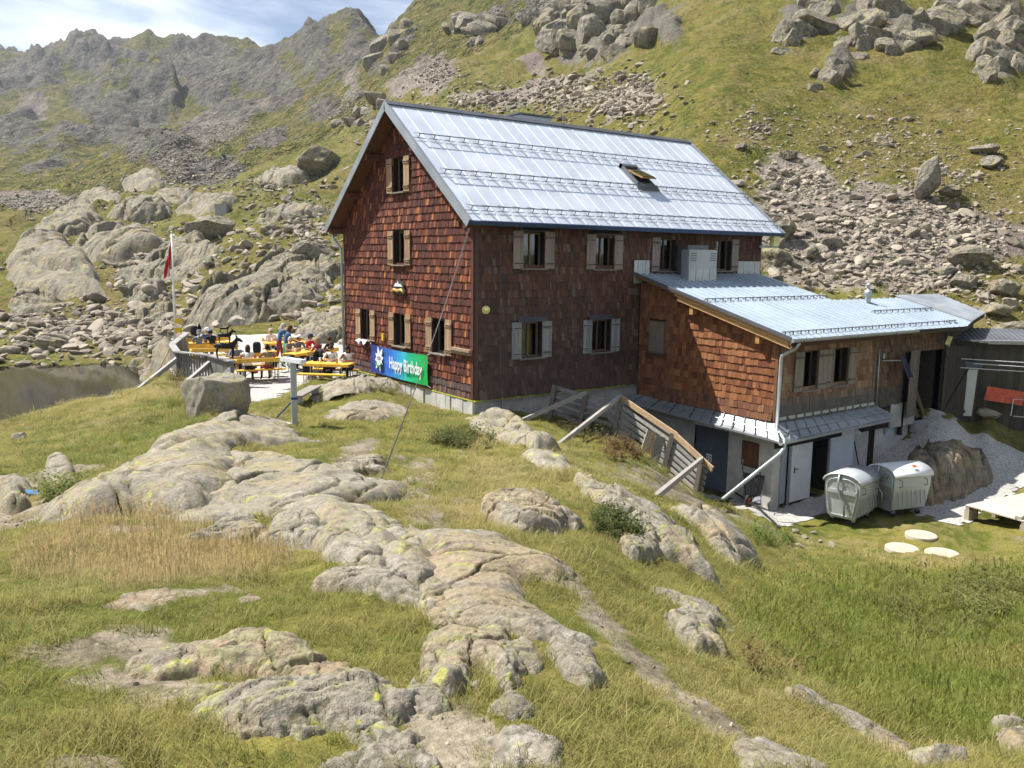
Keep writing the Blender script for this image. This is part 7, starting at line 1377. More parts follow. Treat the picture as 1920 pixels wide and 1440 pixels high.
def skeleton(pose, R):
    j = {}
    if pose == 'sit':
        ln = R.uniform(-0.02, 0.12)
        j = dict(pel=(0, -0.02, 0.55), wst=(0, 0.0 + ln * .3, 0.74), che=(0, 0.02 + ln * .7, 0.95), nek=(0, 0.05 + ln, 1.11), hed=(0, 0.08 + ln * 1.15, 1.22))
        for s, n_ in ((-1, 'l'), (1, 'r')):
            ex = R.uniform(0.2, 0.3); hy = R.uniform(0.36, 0.46)
            j.update({n_ + 'sh': (s * 0.185, 0.03 + ln, 1.045), n_ + 'el': (s * ex, 0.17 + ln, 0.83), n_ + 'wr': (s * R.uniform(0.06, 0.2), hy, 0.835), n_ + 'hp': (s * 0.095, 0.02, 0.54), n_ + 'kn': (s * 0.13, 0.43, 0.53), n_ + 'an': (s * 0.13, 0.42 + R.uniform(-.08, .1), 0.10), n_ + 'to': (s * 0.15, 0.60, 0.05)})
    elif pose == 'bend':
        j = dict(pel=(0, -0.12, 0.93), wst=(0, 0.04, 1.06), che=(0, 0.26, 1.10), nek=(0, 0.43, 1.02), hed=(0, 0.53, 0.93))
        for s, n_ in ((-1, 'l'), (1, 'r')): j.update({n_ + 'sh': (s * 0.18, 0.34, 1.04), n_ + 'el': (s * 0.22, 0.42, 0.76), n_ + 'wr': (s * 0.12, 0.52, 0.55), n_ + 'hp': (s * 0.095, -0.12, 0.9), n_ + 'kn': (s * 0.12, -0.02, 0.5), n_ + 'an': (s * 0.13, -0.1, 0.09), n_ + 'to': (s * 0.15, 0.07, 0.04)})
    else:
        ln = 0.10 if pose == 'lean' else 0.0
        j = dict(pel=(0, 0, 0.95), wst=(0, ln * .4, 1.12), che=(0, 0.01 + ln, 1.32), nek=(0, 0.02 + ln * 1.5, 1.49), hed=(0, 0.05 + ln * 1.7, 1.60))
        for s, n_ in ((-1, 'l'), (1, 'r')): j.update({n_ + 'sh': (s * 0.185, 0.01 + ln * 1.3, 1.425), n_ + 'el': (s * 0.25, 0.08 + ln * 1.5, 1.15), n_ + 'wr': (s * 0.17, 0.28 + ln * 1.5, 1.08 if pose == 'lean' else 0.95), n_ + 'hp': (s * 0.095, 0, 0.92), n_ + 'kn': (s * 0.11, 0.05 * (1 + s), 0.5), n_ + 'an': (s * 0.11, -0.03 + 0.1 * s, 0.09), n_ + 'to': (s * 0.13, 0.12 + 0.1 * s, 0.04)})
    return j
RAD = dict(pel=(.15, .115), wst=(.135, .10), che=(.155, .105), nek=(.055, .055), sh=(.068, .065), el=(.043, .043), wr=(.03, .03), hp=(.095, .095), kn=(.065, .065), an=(.042, .042), to=(.038, .032))
BONES = [('pel', 'wst'), ('wst', 'che'), ('che', 'nek')] + [b for n_ in 'lr' for b in (('che', n_ + 'sh'), (n_ + 'sh', n_ + 'el'), (n_ + 'el', n_ + 'wr'), ('pel', n_ + 'hp'), (n_ + 'hp', n_ + 'kn'), (n_ + 'kn', n_ + 'an'), (n_ + 'an', n_ + 'to'))]
def person(label, loc, rz, pose='sit', shirt='cloth_grey', legs='cloth_navy', hair='hair_brown', skin='skin', hat=None, sleeve=0.55, shorts=False, long_hair=False, seed=1, scale=1.0, glasses=False, group='guests on the terrace'):
    R = random.Random(seed); j = skeleton(pose, R); names_ = [k for k in j if k != 'hed']; me = bpy.data.meshes.new('sk'); me.from_pydata([j[k] for k in names_], [(names_.index(a), names_.index(b)) for a, b in BONES], [])
    ob = bpy.data.objects.new('sk', me); COL.objects.link(ob); md = ob.modifiers.new('s', 'SKIN'); md.use_smooth_shade = True; md.branch_smoothing = 0.4
    for i, k in enumerate(names_):
        r = RAD.get(k) or RAD[k[1:]]; sv = me.skin_vertices[0].data[i]; sv.radius = r; sv.use_root = k == 'pel'
    sb = ob.modifiers.new('u', 'SUBSURF'); sb.levels = 1; sb.render_levels = 1
    bm_ = bpy.data.meshes.new_from_object(ob.evaluated_get(bpy.context.evaluated_depsgraph_get())); bpy.data.objects.remove(ob)
    V = np.array([v.co for v in bm_.vertices]); F_ = [tuple(p.vertices) for p in bm_.polygons]; bpy.data.meshes.remove(bm_)
    mb = MB(); mats = [skin, shirt, legs, 'shoe', 'eye', 'lip']; C = np.array([V[list(f)].mean(0) for f in F_]); best = np.full(len(C), 9.0); mi = np.zeros(len(C), int)
    for a, b in BONES:
        A, B = np.array(j[a]), np.array(j[b]); d = B - A; t_ = np.clip(((C - A) @ d) / (d @ d), 0, 1); ds = np.linalg.norm(C - A - t_[:, None] * d, axis=1)
        if a in ('pel', 'wst', 'che') and b in ('wst', 'che', 'nek') or b in ('lsh', 'rsh'): z = np.where((b == 'nek') & (t_ > 0.7), 0, 1)
        elif b[1:] == 'el': z = np.where(t_ < sleeve * 2, 1, 0)
        elif b[1:] == 'wr': z = np.where(t_ < (sleeve * 2 - 1), 1, 0)
        elif b[1:] in ('hp',): z = np.full(len(C), 2)
        elif b[1:] == 'kn': z = np.where(t_ < (0.75 if shorts else 2), 2, 0)
        elif b[1:] == 'an': z = np.where(t_ > 0.86, 3, 0 if shorts else 2)
        else: z = np.full(len(C), 3)
        if a == 'pel' and b == 'wst': z = np.where(t_ < 0.35, 2, 1)
        m = ds < best; best[m] = ds[m]; mi[m] = z[m]
    mb.v = [tuple(v) for v in V]; mb.c = [(.5, .5, .5)] * len(V); mb.f = F_; mb.mi = [int(x) for x in mi]
    # head with jaw, nose, ears, eyes, mouth
    hc = Vector(j['hed']); up = (hc - Vector(j['nek'])).normalized() if pose == 'bend' else Vector((0, 0.12, 1)).normalized(); fw_ = Vector((0, 1, 0)) if pose != 'bend' else Vector((0, 0.25, -1)).normalized(); rt_ = fw_.cross(up).normalized(); fw_ = up.cross(rt_); RM = Matrix((rt_, fw_, up)).transposed()
    bmh = bmesh.new(); bmesh.ops.create_icosphere(bmh, subdivisions=3, radius=1.0); o_ = len(mb.v)
    for v in bmh.verts:
        x, y, z = v.co; tp = 1 - 0.28 * max(0, -z) ** 1.2; nose = 0.22 * math.exp(-(x * x) / 0.02 - (z + 0.08) ** 2 / 0.03) if y > 0 else 0; ear = 0.16 * math.exp(-((y + 0.05) ** 2) / 0.02 - (z + 0.02) ** 2 / 0.05) * (1 if abs(x) > 0.8 else 0)
        mb.v.append(tuple(hc + RM @ Vector((x * 0.076 * tp * (1 + ear), (y * 0.097 * tp + nose * 0.1), z * 0.118)))); mb.c.append((.5, .5, .5))
    for f in bmh.faces: mb.f.append(tuple(o_ + v.index for v in f.verts)); mb.mi.append(0)
    bmh.free()
    for s in (-1, 1): mb.box(hc + RM @ Vector((s * 0.03, 0.089, 0.006)), (0.022, 0.014, 0.012), RM, mi=4)
    mb.box(hc + RM @ Vector((0, 0.088, -0.058)), (0.042, 0.012, 0.011), RM, mi=5)
    # hands: palm, four curled fingers of unequal length, thumb from its side
    for s, n_ in ((-1, 'l'), (1, 'r')):
        w, e = Vector(j[n_ + 'wr']), Vector(j[n_ + 'el']); d = (w - e).normalized(); d = (d + Vector((-s * 0.3, 0.5, -0.05))).normalized() if pose == 'sit' else d; sd = d.cross(Vector((0, 0, 1))).normalized(); dn = sd.cross(d); RH = Matrix((sd, d, dn)).transposed()
        mb.box(w + d * 0.045, (0.078, 0.095, 0.03), RH, mi=0)
        for q, L_ in enumerate((0.062, 0.075, 0.07, 0.055)):
            b0 = w + d * 0.09 + sd * (-0.029 + 0.0195 * q); mb.tube([b0 - d * 0.02, b0 + d * L_ * 0.5, b0 + d * L_ * 0.85 - dn * L_ * 0.35], [0.0095, 0.009, 0.007], 5, mi=0)
        b0 = w + d * 0.03 - sd * s * -0.036 * (1 if s < 0 else 1); mb.tube([b0, b0 + sd * 0.03 * s + d * 0.03, b0 + sd * 0.035 * s + d * 0.06], [0.012, 0.010, 0.008], 5, mi=0)
    o = put('person', mb.mesh('person', mats, True), label=label, cat='person', group=group, loc=loc, rot=(0, 0, rz)); o.scale = (scale,) * 3
    # hair or hat
    hb = MB(); n1, n2 = 14, 7; vs = []
    for a in range(n2 + 1):
        th = math.pi * 0.62 * a / n2
        for b in range(n1):
            ph = 2 * math.pi * b / n1; y_ = math.sin(th) * math.sin(ph); cut = 0.72 if y_ > 0.2 else 1.0; th2 = th * cut * (1.35 if (long_hair and y_ < 0.2) else 1.0); rr = 1.13 + 0.03 * math.sin(5 * ph + 3 * th)
            drop = 0.12 * max(0, th2 - 1.7) if long_hair else 0
            vs.append(tuple(hc + RM @ Vector((math.sin(min(th2, 2.0)) * math.cos(ph) * 0.08 * rr, math.sin(min(th2, 2.0)) * math.sin(ph) * 0.10 * rr - 0.004, math.cos(th2) * 0.122 * rr - drop))))
    hb.add(vs, [(a * n1 + b, a * n1 + (b + 1) % n1, (a + 1) * n1 + (b + 1) % n1, (a + 1) * n1 + b) for a in range(n2) for b in range(n1)]); hb.build('hair', hair, o, True)
    if hat:
        q = MB(); q.lathe([(0.0, 0.105), (0.06, 0.10), (0.098, 0.06), (0.106, 0.01)], 16)
        if hat[1] == 'brim': q.lathe([(0.10, 0.015), (0.165, 0.0), (0.165, -0.006), (0.10, 0.005)], 18)
        else: q.prism([(-0.07, 0.08, 0.01), (0.07, 0.08, 0.01), (0.055, 0.175, -0.005), (-0.055, 0.175, -0.005)], (0, 0, 0.012))
        for i, v in enumerate(q.v): q.v[i] = tuple(hc + RM @ (Vector(v) + Vector((0, 0, 0.055))))
        q.build('hat', hat[0], o, True)
    if glasses: q = MB(); q.box(hc + RM @ Vector((0, 0.102, 0.008)), (0.12, 0.012, 0.034), RM); q.build('sunglasses', 'black_plastic', o)
    return o
def seat(s, side, t_, dy=0.0):
    c, rz, L_, u, n = SETS[s]; p = c + u * (t_ - 0.5) * L_ + n * (0.70 if side == 'far' else -0.70); f = n if side == 'near' else -n; return (p[0], p[1], TERR_Z + 0.0), math.atan2(f[1], f[0]) - math.pi / 2 + dy
for k, (s, sd, t_, kw, lab) in enumerate([
    (2, 'far', 0.42, dict(shirt='cloth_blue', legs='cloth_navy', hair='hair_grey', hat=('cloth_white', 'cap')), 'person in a blue shirt and white cap at the farthest left table'),
    (2, 'near', 0.18, dict(shirt='cloth_grey', hair='hair_grey', skin='skin_tan', hat=('cloth_grey', 'cap')), 'person in a grey shirt and grey cap seen from behind by the fence'),
    (2, 'near', 0.48, dict(shirt='cloth_black', hair='hair_dark', hat=('cloth_bluegrey', 'cap')), 'person in a dark jacket and blue grey cap bowed over a table'),
    (0, 'far', 0.14, dict(shirt='cloth_bluegrey', hair='hair_grey', hat=('cloth_white', 'cap')), 'person in a blue grey shirt with a white cap at the nearest table'),
    (0, 'near', 0.24, dict(shirt='cloth_white', legs='cloth_black', hair='hair_brown', sleeve=0.1, skin='skin', long_hair=True), 'person in a pale tank top seen from behind at the nearest table'),
    (0, 'near', 0.66, dict(shirt='cloth_khaki', legs='cloth_maroon', hair='hair_dark', skin='skin_tan', sleeve=0.05, shorts=True), 'tanned person with bare shoulders on the nearest bench'),
    (3, 'far', 0.18, dict(shirt='cloth_white', hair='hair_grey', glasses=True), 'person in a white shirt sitting alone at the back table facing the camera'),
    (4, 'far', 0.40, dict(shirt='cloth_grey', hair='hair_grey', sleeve=0.3), 'grey haired person in a grey vest facing the camera'),
    (4, 'far', 0.72, dict(shirt='cloth_grey', hair='hair_dark', hat=('cloth_white', 'cap')), 'person in a dark grey shirt and white hat at the crowded table'),
    (4, 'far', 1.02, dict(shirt='cloth_red', hair='hair_dark', hat=('cloth_navy', 'brim')), 'person in a red top and dark sun hat'),
    (4, 'near', 0.52, dict(shirt='cloth_maroon', hair='hair_fair', long_hair=True), 'curly fair haired person in maroon seen from behind'),
    (4, 'near', 0.85, dict(shirt='cloth_black', hair='hair_brown'), 'person in a black shirt seen from behind at the crowded table'),
    (5, 'far', 0.42, dict(shirt='cloth_white', legs='cloth_navy', hair='hair_brown', glasses=True), 'person in a white and navy top with sunglasses near the gable'),
    (5, 'far', 0.82, dict(shirt='cloth_white', legs='cloth_black', hair='hair_dark', skin='skin_tan', sleeve=0.05, long_hair=True, glasses=True), 'dark haired person in a white tank top nearest the gable'),
]): loc, rz = seat(s, sd, t_, random.Random(k).uniform(-0.35, 0.35)); person(lab, loc, rz, 'sit', seed=20 + k, **kw)
def stand(px_, py_): p = on_z(px_, py_, TERR_Z); return (p[0], p[1], TERR_Z)
person('person in a blue shirt standing behind the one in green trousers', stand(524, 683), YAW - math.pi / 2 - 1.0, 'lean', 'cloth_blue', 'cloth_maroon', 'hair_grey', seed=50)
person('person in a light blue shirt and green trousers leaning on the table', stand(536, 690), YAW - math.pi / 2 - 1.2, 'lean', 'cloth_blue', 'cloth_green', 'hair_brown', seed=51, long_hair=True)
person('person in black bending down over the backpacks beside the tables', stand(598, 710), YAW - math.pi / 2 - 2.2, 'bend', 'cloth_black', 'cloth_black', 'hair_brown', seed=52, sleeve=0.9)
# three hikers far up the trail, one at the left edge by the pond
for k, (px_, py_, c1, c2, lab) in enumerate(((50, 409, 'cloth_blue', 'cloth_navy', 'left hiker of the pair with a blue top on the far trail'), (59, 410, 'cloth_black', 'cloth_grey', 'right hiker of the pair in dark clothes on the far trail'), (21, 428, 'cloth_maroon', 'cloth_khaki', 'hiker coming down alone below the pair on the far trail'))):
    g = g1(px_, py_); person(lab, tuple(g), YAW + math.pi / 2 + 0.3 * k, 'stand', c1, c2, 'hair_dark', seed=60 + k, group='hikers on the far trail', scale=1.05)
def rucksack(px_, py_, col, lab, s=1.0, rot=(0, 0, 0), z=TERR_Z, dep=None):
    p = on_z(px_, py_, z) if dep is None else at(px_, py_, dep); t_ = thing('rucksack', lab, 'rucksack', tuple(p), YAW); bmh = bmesh.new(); bmesh.ops.create_icosphere(bmh, subdivisions=3, radius=1.0); mb = MB(); R3 = Euler(rot).to_matrix()
    for v in bmh.verts:
        q = Vector([math.copysign(abs(c) ** 0.6, c) for c in v.co]); mb.v.append(tuple(R3 @ Vector((q.x * 0.13 * s, q.y * 0.17 * s, q.z * 0.27 * s)) + Vector((0, 0, (0.24 if abs(rot[1]) < 0.5 else 0.14) * s)))); mb.c.append((.5,) * 3)
    mb.f = [tuple(v.index for v in f.verts) for f in bmh.faces]; mb.mi = [0] * len(mb.f); bmh.free(); mb.build('bag', col, t_, True)
    for sy in (-1, 1): q = MB(); q.tube([tuple(R3 @ Vector((0.12 * s, sy * 0.08 * s, 0.2 * s)) + Vector((0, 0, 0.24 * s))), tuple(R3 @ Vector((0.2 * s, sy * 0.1 * s, 0.0)) + Vector((0, 0, 0.24 * s))), tuple(R3 @ Vector((0.12 * s, sy * 0.09 * s, -0.2 * s)) + Vector((0, 0, 0.24 * s)))], 0.018 * s, 6); q.build('strap', 'cloth_black', t_, True)
    q = MB(); q.box(tuple(R3 @ Vector((-0.13 * s, 0, -0.05 * s)) + Vector((0, 0, 0.22 * s))), (0.08 * s, 0.2 * s, 0.22 * s), R3); q.build('pocket', 'cloth_black', t_)
rucksack(613, 713, 'cloth_pink', 'pinkish red rucksack lying on the gravel edge', 1.0, (0, 1.3, 0.4)); rucksack(606, 707, 'cloth_navy', 'dark blue rucksack behind the red one', 0.95, (0, 0.9, 0)); rucksack(586, 716, 'cloth_black', 'black jacket bundle on the gravel by the tables', 0.8, (0, 1.4, 0.8))
rucksack(365, 630, 'cloth_black', 'black rucksack standing on a wall at the end of the fence', 1.1, dep=44.5); rucksack(482, 662, 'cloth_black', 'black and white rucksack on the end of a bench', 0.95, dep=35); rucksack(512, 690, plain('cloth_teal', (0.02, 0.10, 0.10), 0.8), 'teal rucksack hanging on the end of the nearest bench', 0.95, dep=31.2); rucksack(475, 700, 'cloth_pink', 'bright pink bag lying on the nearest bench', 0.7, (0, 1.4, 1.2), dep=30.9); rucksack(577, 705, 'cloth_black', 'black jacket hung over a chair by the table', 1.1, dep=31.8)
# grey utility box on the hillside
g = g1(420, 404); mb = MB(); mb.box((0, 0, 0.7), (2.6, 1.6, 1.5), (0, 0, YAW)); mb.box((0, 0, 1.48), (2.8, 1.8, 0.07), (0, 0, YAW)); ub = thing('utility_box', 'grey concrete box with a flat lid on the slope left of the gable', 'box', tuple(g)); mb.build('box_body', 'concrete', ub)
mb = MB(); mb.box((0, 0, 1.56), (0.8, 0.8, 0.1), (0, 0, YAW)); mb.build('hatch', 'zinc', ub)

# ------------------------------------------------------------------ grass: tufts of real blades, thick near the camera
def tuft_mesh(seed, n, h, spread, width, lean, seeds=0.0, curl=0.5):
    R = np.random.RandomState(seed); vs = []; fs = []; al = []
    for k in range(n):
        r = spread * math.sqrt(R.uniform()); a = R.uniform(0, 6.28); bx, by = r * math.cos(a), r * math.sin(a); ang = R.uniform(0, 6.28); dx, dy = math.cos(ang), math.sin(ang); L = h * R.uniform(0.55, 1.15); le = lean * R.uniform(0.3, 1.3); w = width * R.uniform(0.7, 1.3); o = len(vs); px, py = -dy, dx; m = 4
        for i in range(m):
            t = i / m; off = le * L * (t ** (1 + curl)); z = L * t * (1 - 0.25 * le * t); ww = w * (1 - t * 0.75)
            vs += [(bx + dx * off + px * ww, by + dy * off + py * ww, z - 0.01), (bx + dx * off - px * ww, by + dy * off - py * ww, z - 0.01)]; al += [t, t]
        vs.append((bx + dx * le * L, by + dy * le * L, L * (1 - 0.25 * le) - 0.01)); al.append(1.0)
        fs += [(o + 2 * i, o + 2 * i + 1, o + 2 * i + 3, o + 2 * i + 2) for i in range(m - 1)] + [(o + 2 * m - 2, o + 2 * m - 1, o + 2 * m)]
        if R.uniform() < seeds:
            c = vs[-1]; o = len(vs)
            for q in range(3): vs += [(c[0] + R.normal() * w * 2, c[1] + R.normal() * w * 2, c[2] - 0.02 + 0.03 * q), (c[0] + w * 3, c[1], c[2] + 0.02 * q), (c[0], c[1] + w * 3, c[2] + 0.03 + 0.02 * q)]; al += [1.3] * 3; fs.append((o + 3 * q, o + 3 * q + 1, o + 3 * q + 2))
    me = bpy.data.meshes.new('tuft'); me.from_pydata(vs, [], fs); a = me.attributes.new('along', 'FLOAT', 'POINT'); a.data.foreach_set('value', np.array(al, np.float32)); me.materials.append(M['blade']); me.update(); return me
def leaf_mesh(seed, n, h, size):
    """a small herb: stems with oval leaves"""
    R = np.random.RandomState(seed); vs = []; fs = []; al = []
    for k in range(n):
        a = R.uniform(0, 6.28); le = R.uniform(0.1, 0.6); top = np.array((math.cos(a) * le * h, math.sin(a) * le * h, h * R.uniform(0.5, 1.0)))
        for q in range(7):
            t = (q + 2) / 8; c = top * t + R.normal(size=3) * 0.02; d = R.normal(size=3); d[2] = abs(d[2]) * 0.4; d /= np.linalg.norm(d); s_ = np.cross(d, (0, 0, 1)); s_ /= np.linalg.norm(s_) + 1e-6; L = size * R.uniform(0.6, 1.2); o = len(vs); vs += [tuple(c), tuple(c + d * L * .5 + s_ * L * .28), tuple(c + d * L), tuple(c + d * L * .5 - s_ * L * .28)]; al += [.3, .6, 1, .6]; fs.append((o, o + 1, o + 2, o + 3))
    me = bpy.data.meshes.new('herb'); me.from_pydata(vs, [], fs); a = me.attributes.new('along', 'FLOAT', 'POINT'); a.data.foreach_set('value', np.array(al, np.float32)); me.materials.append(M['blade']); me.update(); return me
rg = np.random.RandomState(77)
def land_points(r0, r1, dens, half=43):
    area = math.radians(2 * half) * (r1 * r1 - r0 * r0) / 2; n = int(area * dens); a = np.radians(rg.uniform(-half, half, n)) + YAW; r = np.sqrt(rg.uniform(r0 * r0, r1 * r1, n)); return STATION[0] + r * np.cos(a), STATION[1] + r * np.sin(a), r
HOUSE = [(-0.15, -0.2), (6.0, -0.2), (6.0, -6.6), (16.5, -6.6), (19, -8), (21, -5), (13.3, 9.3), (-0.15, 9.3)]
def keep_grass(x, y):
    k = np.ones(len(x), bool)
    for P in NO_GRASS:
        lo, hi = P.min(0), P.max(0); m = (x > lo[0]) & (x < hi[0]) & (y > lo[1]) & (y < hi[1])
        if m.any(): d = poly_dist(x[m], y[m], P); inr = 0.12 * min(hi - lo); k[m] &= d < 0.02 + 0.25 * inr
    k &= poly_dist(x, y, terr_poly) < -0.15; k &= poly_dist(x, y, YARD) < 0.05; k &= poly_dist(x, y, HOUSE) < 0; k &= H(x, y) > WATER + 0.1
    return k
def soil_at(x, y):
    a, l = polar(x, y); ia = np.clip(np.searchsorted(AZ, a), 0, len(AZ) - 1); il = np.clip(np.searchsorted(LR, l), 0, len(LR) - 1); return soil[il, ia], dry[il, ia]
hollow = [tuple(p) for p in wl_px([(1360, 1120), (1480, 1080), (1640, 1075), (1800, 1080), (1990, 1060), (1990, 1400), (1820, 1400), (1700, 1390), (1560, 1310), (1430, 1210)])]
straw = [tuple(p) for p in wl_px([(20, 1040), (120, 985), (300, 960), (420, 1000), (560, 1060), (420, 1090), (250, 1110), (60, 1110)])]
bank = [tuple(p) for p in wl_px([(60, 860), (240, 780), (330, 745), (420, 790), (300, 850), (150, 900)])]
KINDS = [tuft_mesh(1, 36, 0.026, 0.075, 0.0011, 1.1), tuft_mesh(2, 40, 0.020, 0.085, 0.0012, 1.4), tuft_mesh(3, 30, 0.040, 0.065, 0.0012, 1.0), tuft_mesh(4, 26, 0.085, 0.07, 0.0019, 0.8), tuft_mesh(5, 26, 0.13, 0.09, 0.0022, 1.0, 0.3), tuft_mesh(6, 12, 0.13, 0.09, 0.0011, 0.5, 0.7), tuft_mesh(7, 42, 0.016, 0.09, 0.0013, 1.8)]
allP = []; allS = []; allI = []; allT = []
for (r0, r1, dens, big_) in ((1.2, 3.6, 950, 1.0), (3.6, 6, 620, 1.1), (6, 10, 310, 1.4), (10, 17, 120, 1.9), (17, 30, 42, 2.8), (30, 48, 7, 4.2)):
    x, y, r = land_points(r0, r1, dens); so, dr = soil_at(x, y); n3 = fbm2(x * 0.9, y * 0.9, 3, 151); n4 = fbm2(x * 3.1, y * 3.1, 2, 155)
    k = keep_grass(x, y) & (rg.uniform(0, 1, len(x)) > np.clip((so - 0.2) * 1.35, 0, 0.97)) & (n4 + 0.5 * n3 > -0.62 + rg.uniform(-0.3, 0.3, len(x)))
    x, y, r, so, dr, n3, n4 = (q[k] for q in (x, y, r, so, dr, n3, n4)); m = len(x)
    inh = smooth(-0.4, 0.6, poly_dist(x, y, hollow)) ; ins = smooth(-0.3, 0.3, poly_dist(x, y, straw)); inb = smooth(-0.5, 0.5, poly_dist(x, y, bank)); u = rg.uniform(0, 1, m)
    idx = np.where(u < 0.30, 0, np.where(u < 0.55, 1, np.where(u < 0.72, 6, np.where(u < 0.9, 2, 3)))); tall = rg.uniform(0, 1, m)
    idx = np.where((inh > 0.5) & (tall < 0.75), np.where(tall < 0.25, 4, np.where(tall < 0.5, 3, 2)), idx); idx = np.where((inb > 0.5) & (tall < 0.6), 3, idx); idx = np.where((ins + 0.6 * n3 > 0.5) & (ins > 0.05) & (tall < 0.22), 5, idx); idx = np.where((n3 > 0.55) & (tall < 0.35), 3, idx)
    sc = big_ * rg.uniform(0.7, 1.3, m) * (1 + 0.25 * n3); sz = sc / big_ ** 0.35
    # colour of each tuft: fresh green, olive, straw
    w = rg.uniform(0, 1, m); base_ = np.tile(np.array((0.265, 0.258, 0.088)), (m, 1)); g_ = np.clip(0.26 - 0.55 * n3 + 0.62 * inh + 0.45 * inb - 0.3 * dr, 0, 1); base_ = base_ + (np.array((0.165, 0.215, 0.045)) - base_) * g_[:, None]
    st = np.clip((dr - 0.45) * 1.3 + 0.35 * n4 + 0.7 * ins - 0.35 * inh + (w < 0.18) * 0.6, 0, 1); base_ = base_ + (np.array((0.48, 0.395, 0.215)) - base_) * st[:, None] * 0.72; base_ *= rg.uniform(0.8, 1.2, (m, 1)); br_ = (idx == 5); base_[br_] = np.array((0.42, 0.345, 0.20)) * rg.uniform(0.8, 1.2, (br_.sum(), 1))
    allP.append(np.stack([x, y, H(x, y)], 1)); allS.append(np.stack([sc, sc, sz], 1)); allI.append(idx); allT.append(base_)
P = np.concatenate(allP); n = len(P)
instancer('grass', P, np.stack([rg.normal(size=n) * 0.1, rg.normal(size=n) * 0.1, rg.uniform(0, 6.28, n)], 1), np.concatenate(allS), np.concatenate(allI), KINDS, np.concatenate(allT), label='short alpine grass in green, olive and straw tones covering the knoll')
print('TUFTS', n)
# low heath and herbs in the shade of the fence and in the hollow
hp = []; ht = []; hs = []
for (cx_, cy_, rx, ry, n_, col, sz) in [(1100, 810, 60, 22, 60, (0.09, 0.085, 0.035), 1.1), (1170, 850, 40, 18, 50, (0.12, 0.075, 0.035), 1.0), (870, 830, 60, 14, 70, (0.085, 0.10, 0.03), 1.0), (1180, 985, 70, 35, 160, (0.075, 0.10, 0.03), 0.6), (1850, 1125, 90, 40, 150, (0.15, 0.165, 0.055), 0.95), (1760, 1150, 110, 60, 90, (0.13, 0.14, 0.05), 0.8), (110, 930, 40, 25, 60, (0.12, 0.15, 0.035), 1.0), (1450, 1010, 40, 20, 60, (0.10, 0.15, 0.03), 0.8), (1300, 900, 40, 14, 50, (0.10, 0.075, 0.04), 0.9), (700, 885, 35, 8, 40, (0.13, 0.13, 0.04), 0.7), (760, 730, 70, 10, 70, (0.16, 0.15, 0.05), 0.9), (1660, 985, 60, 10, 60, (0.12, 0.15, 0.04), 0.9), (400, 775, 60, 8, 40, (0.17, 0.12, 0.05), 0.9), (340, 700, 30, 25, 40, (0.16, 0.14, 0.05), 1.0), (1480, 1215, 110, 60, 50, (0.15, 0.12, 0.05), 0.5)]:
    a = rg.uniform(0, 6.28, n_); q = np.sqrt(rg.uniform(0, 1, n_)); G = ground(cx_ + rx * q * np.cos(a), cy_ + ry * q * np.sin(a)); hp.append(G); ht.append(np.tile(np.array(col), (n_, 1)) * rg.uniform(0.75, 1.3, (n_, 1))); hs.append(np.full(n_, sz) * rg.uniform(0.7, 1.3, n_))
P = np.concatenate(hp); n = len(P); s_ = np.concatenate(hs); kk = keep_grass(P[:, 0], P[:, 1]); P, s_, T_h = P[kk], s_[kk], np.concatenate(ht)[kk]; n = len(P)
instancer('herbs', P, np.stack([np.zeros(n), np.zeros(n), rg.uniform(0, 6.28, n)], 1), np.stack([s_, s_, s_], 1), rg.randint(0, 3, n), [leaf_mesh(31, 9, 0.30, 0.055), leaf_mesh(32, 12, 0.22, 0.05), leaf_mesh(33, 7, 0.38, 0.06)], T_h, label='low leafy herbs and heath between the rocks and in the hollow')
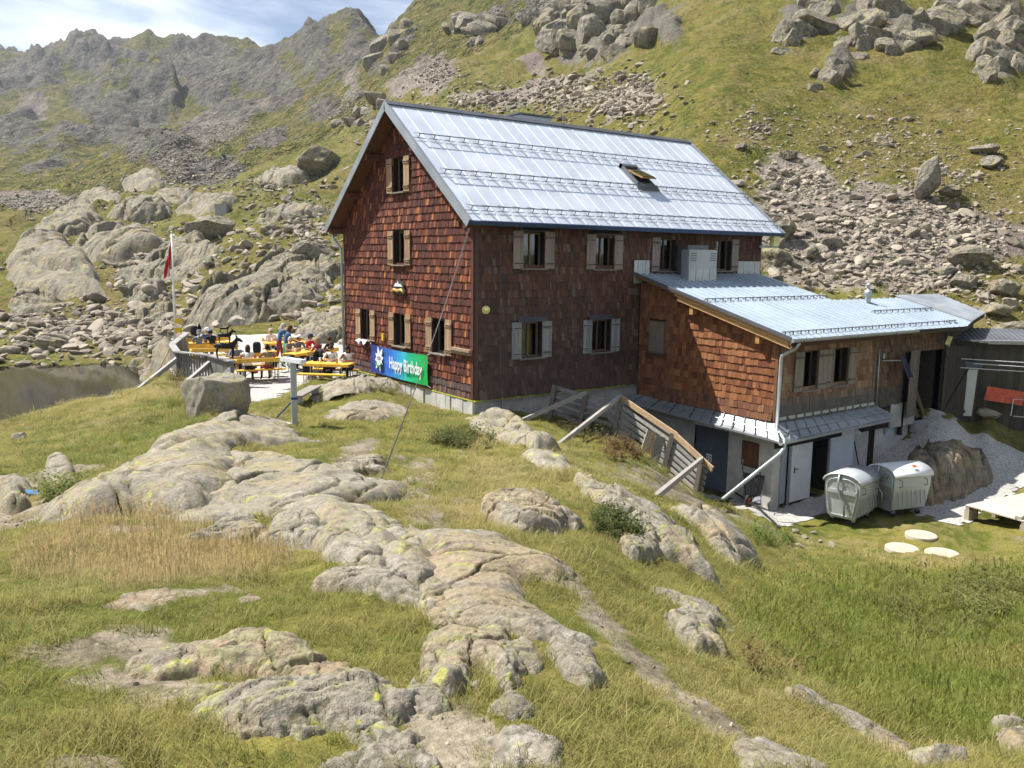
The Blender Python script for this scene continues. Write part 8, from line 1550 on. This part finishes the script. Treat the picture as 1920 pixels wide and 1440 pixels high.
# coarser tussocks on the slope above the hut
x, y, r = land_points(46, 105, 6.0); k = (H(x, y) > 1) & keep_grass(x, y); a_, l_ = polar(x, y); ia = np.clip(np.searchsorted(AZ, a_), 0, len(AZ) - 1); il = np.clip(np.searchsorted(LR, l_), 0, len(LR) - 1); k &= (cover_scree[il, ia] < 0.3) & (cover_rock[il, ia] < 0.3); x, y, r = x[k], y[k], r[k]; n = len(x); n3 = fbm2(x * 0.08, y * 0.08, 3, 161)
T_ = np.array((0.235, 0.225, 0.048)) + (np.array((0.31, 0.25, 0.085)) - np.array((0.235, 0.225, 0.048))) * np.clip(0.4 + n3, 0, 1)[:, None]; T_ = T_ * rg.uniform(0.7, 1.25, (n, 1)); s_ = rg.uniform(3.0, 6.0, n)
instancer('hillside_grass', np.stack([x, y, H(x, y)], 1), np.stack([rg.normal(size=n) * .2, rg.normal(size=n) * .2, rg.uniform(0, 6.28, n)], 1), np.stack([s_, s_, s_ * 0.7], 1), rg.randint(0, 3, n), [KINDS[0], KINDS[2], KINDS[1]], T_, label='coarse tussock grass on the slope above the hut')

# grit on the bare soil
x, y, r = land_points(1.9, 16, 260); so, dr = soil_at(x, y); k = (so > 0.45) & (rg.uniform(0, 1, len(x)) < 0.8 / (1 + r / 5)); x, y, r = x[k], y[k], r[k]; n = len(x); s_ = 0.004 * (4.5 ** (rg.uniform(0, 1, n) ** 2.2)) * (1 + r / 12)
instancer('grit', np.stack([x, y, H(x, y)], 1), rg.uniform(0, 6.28, (n, 3)), np.stack([s_, s_, s_ * 0.7], 1), rg.randint(0, 10, n), VAR[:10], label='loose grit and pebbles on the worn paths')

# ------------------------------------------------------------------ mountain air
mb = MB(); mb.box((STATION[0], STATION[1], 195.0), (3300, 3300, 402.0)); hz = mb.build('haze', 'concrete', kind='stuff', label='thin blue mountain haze that pales the far rock wall')
hm = bpy.data.materials.new('haze'); hm.use_nodes = True; hn_ = hm.node_tree.nodes; hn_.clear(); ho = hn_.new('ShaderNodeOutputMaterial'); hv = hn_.new('ShaderNodeVolumePrincipled'); hv.inputs['Color'].default_value = (0.80, 0.88, 1.0, 1); hv.inputs['Density'].default_value = 0.00014; hv.inputs['Anisotropy'].default_value = 0.2
hm.node_tree.links.new(hv.outputs[0], ho.inputs['Volume']); hz.data.materials.clear(); hz.data.materials.append(hm)
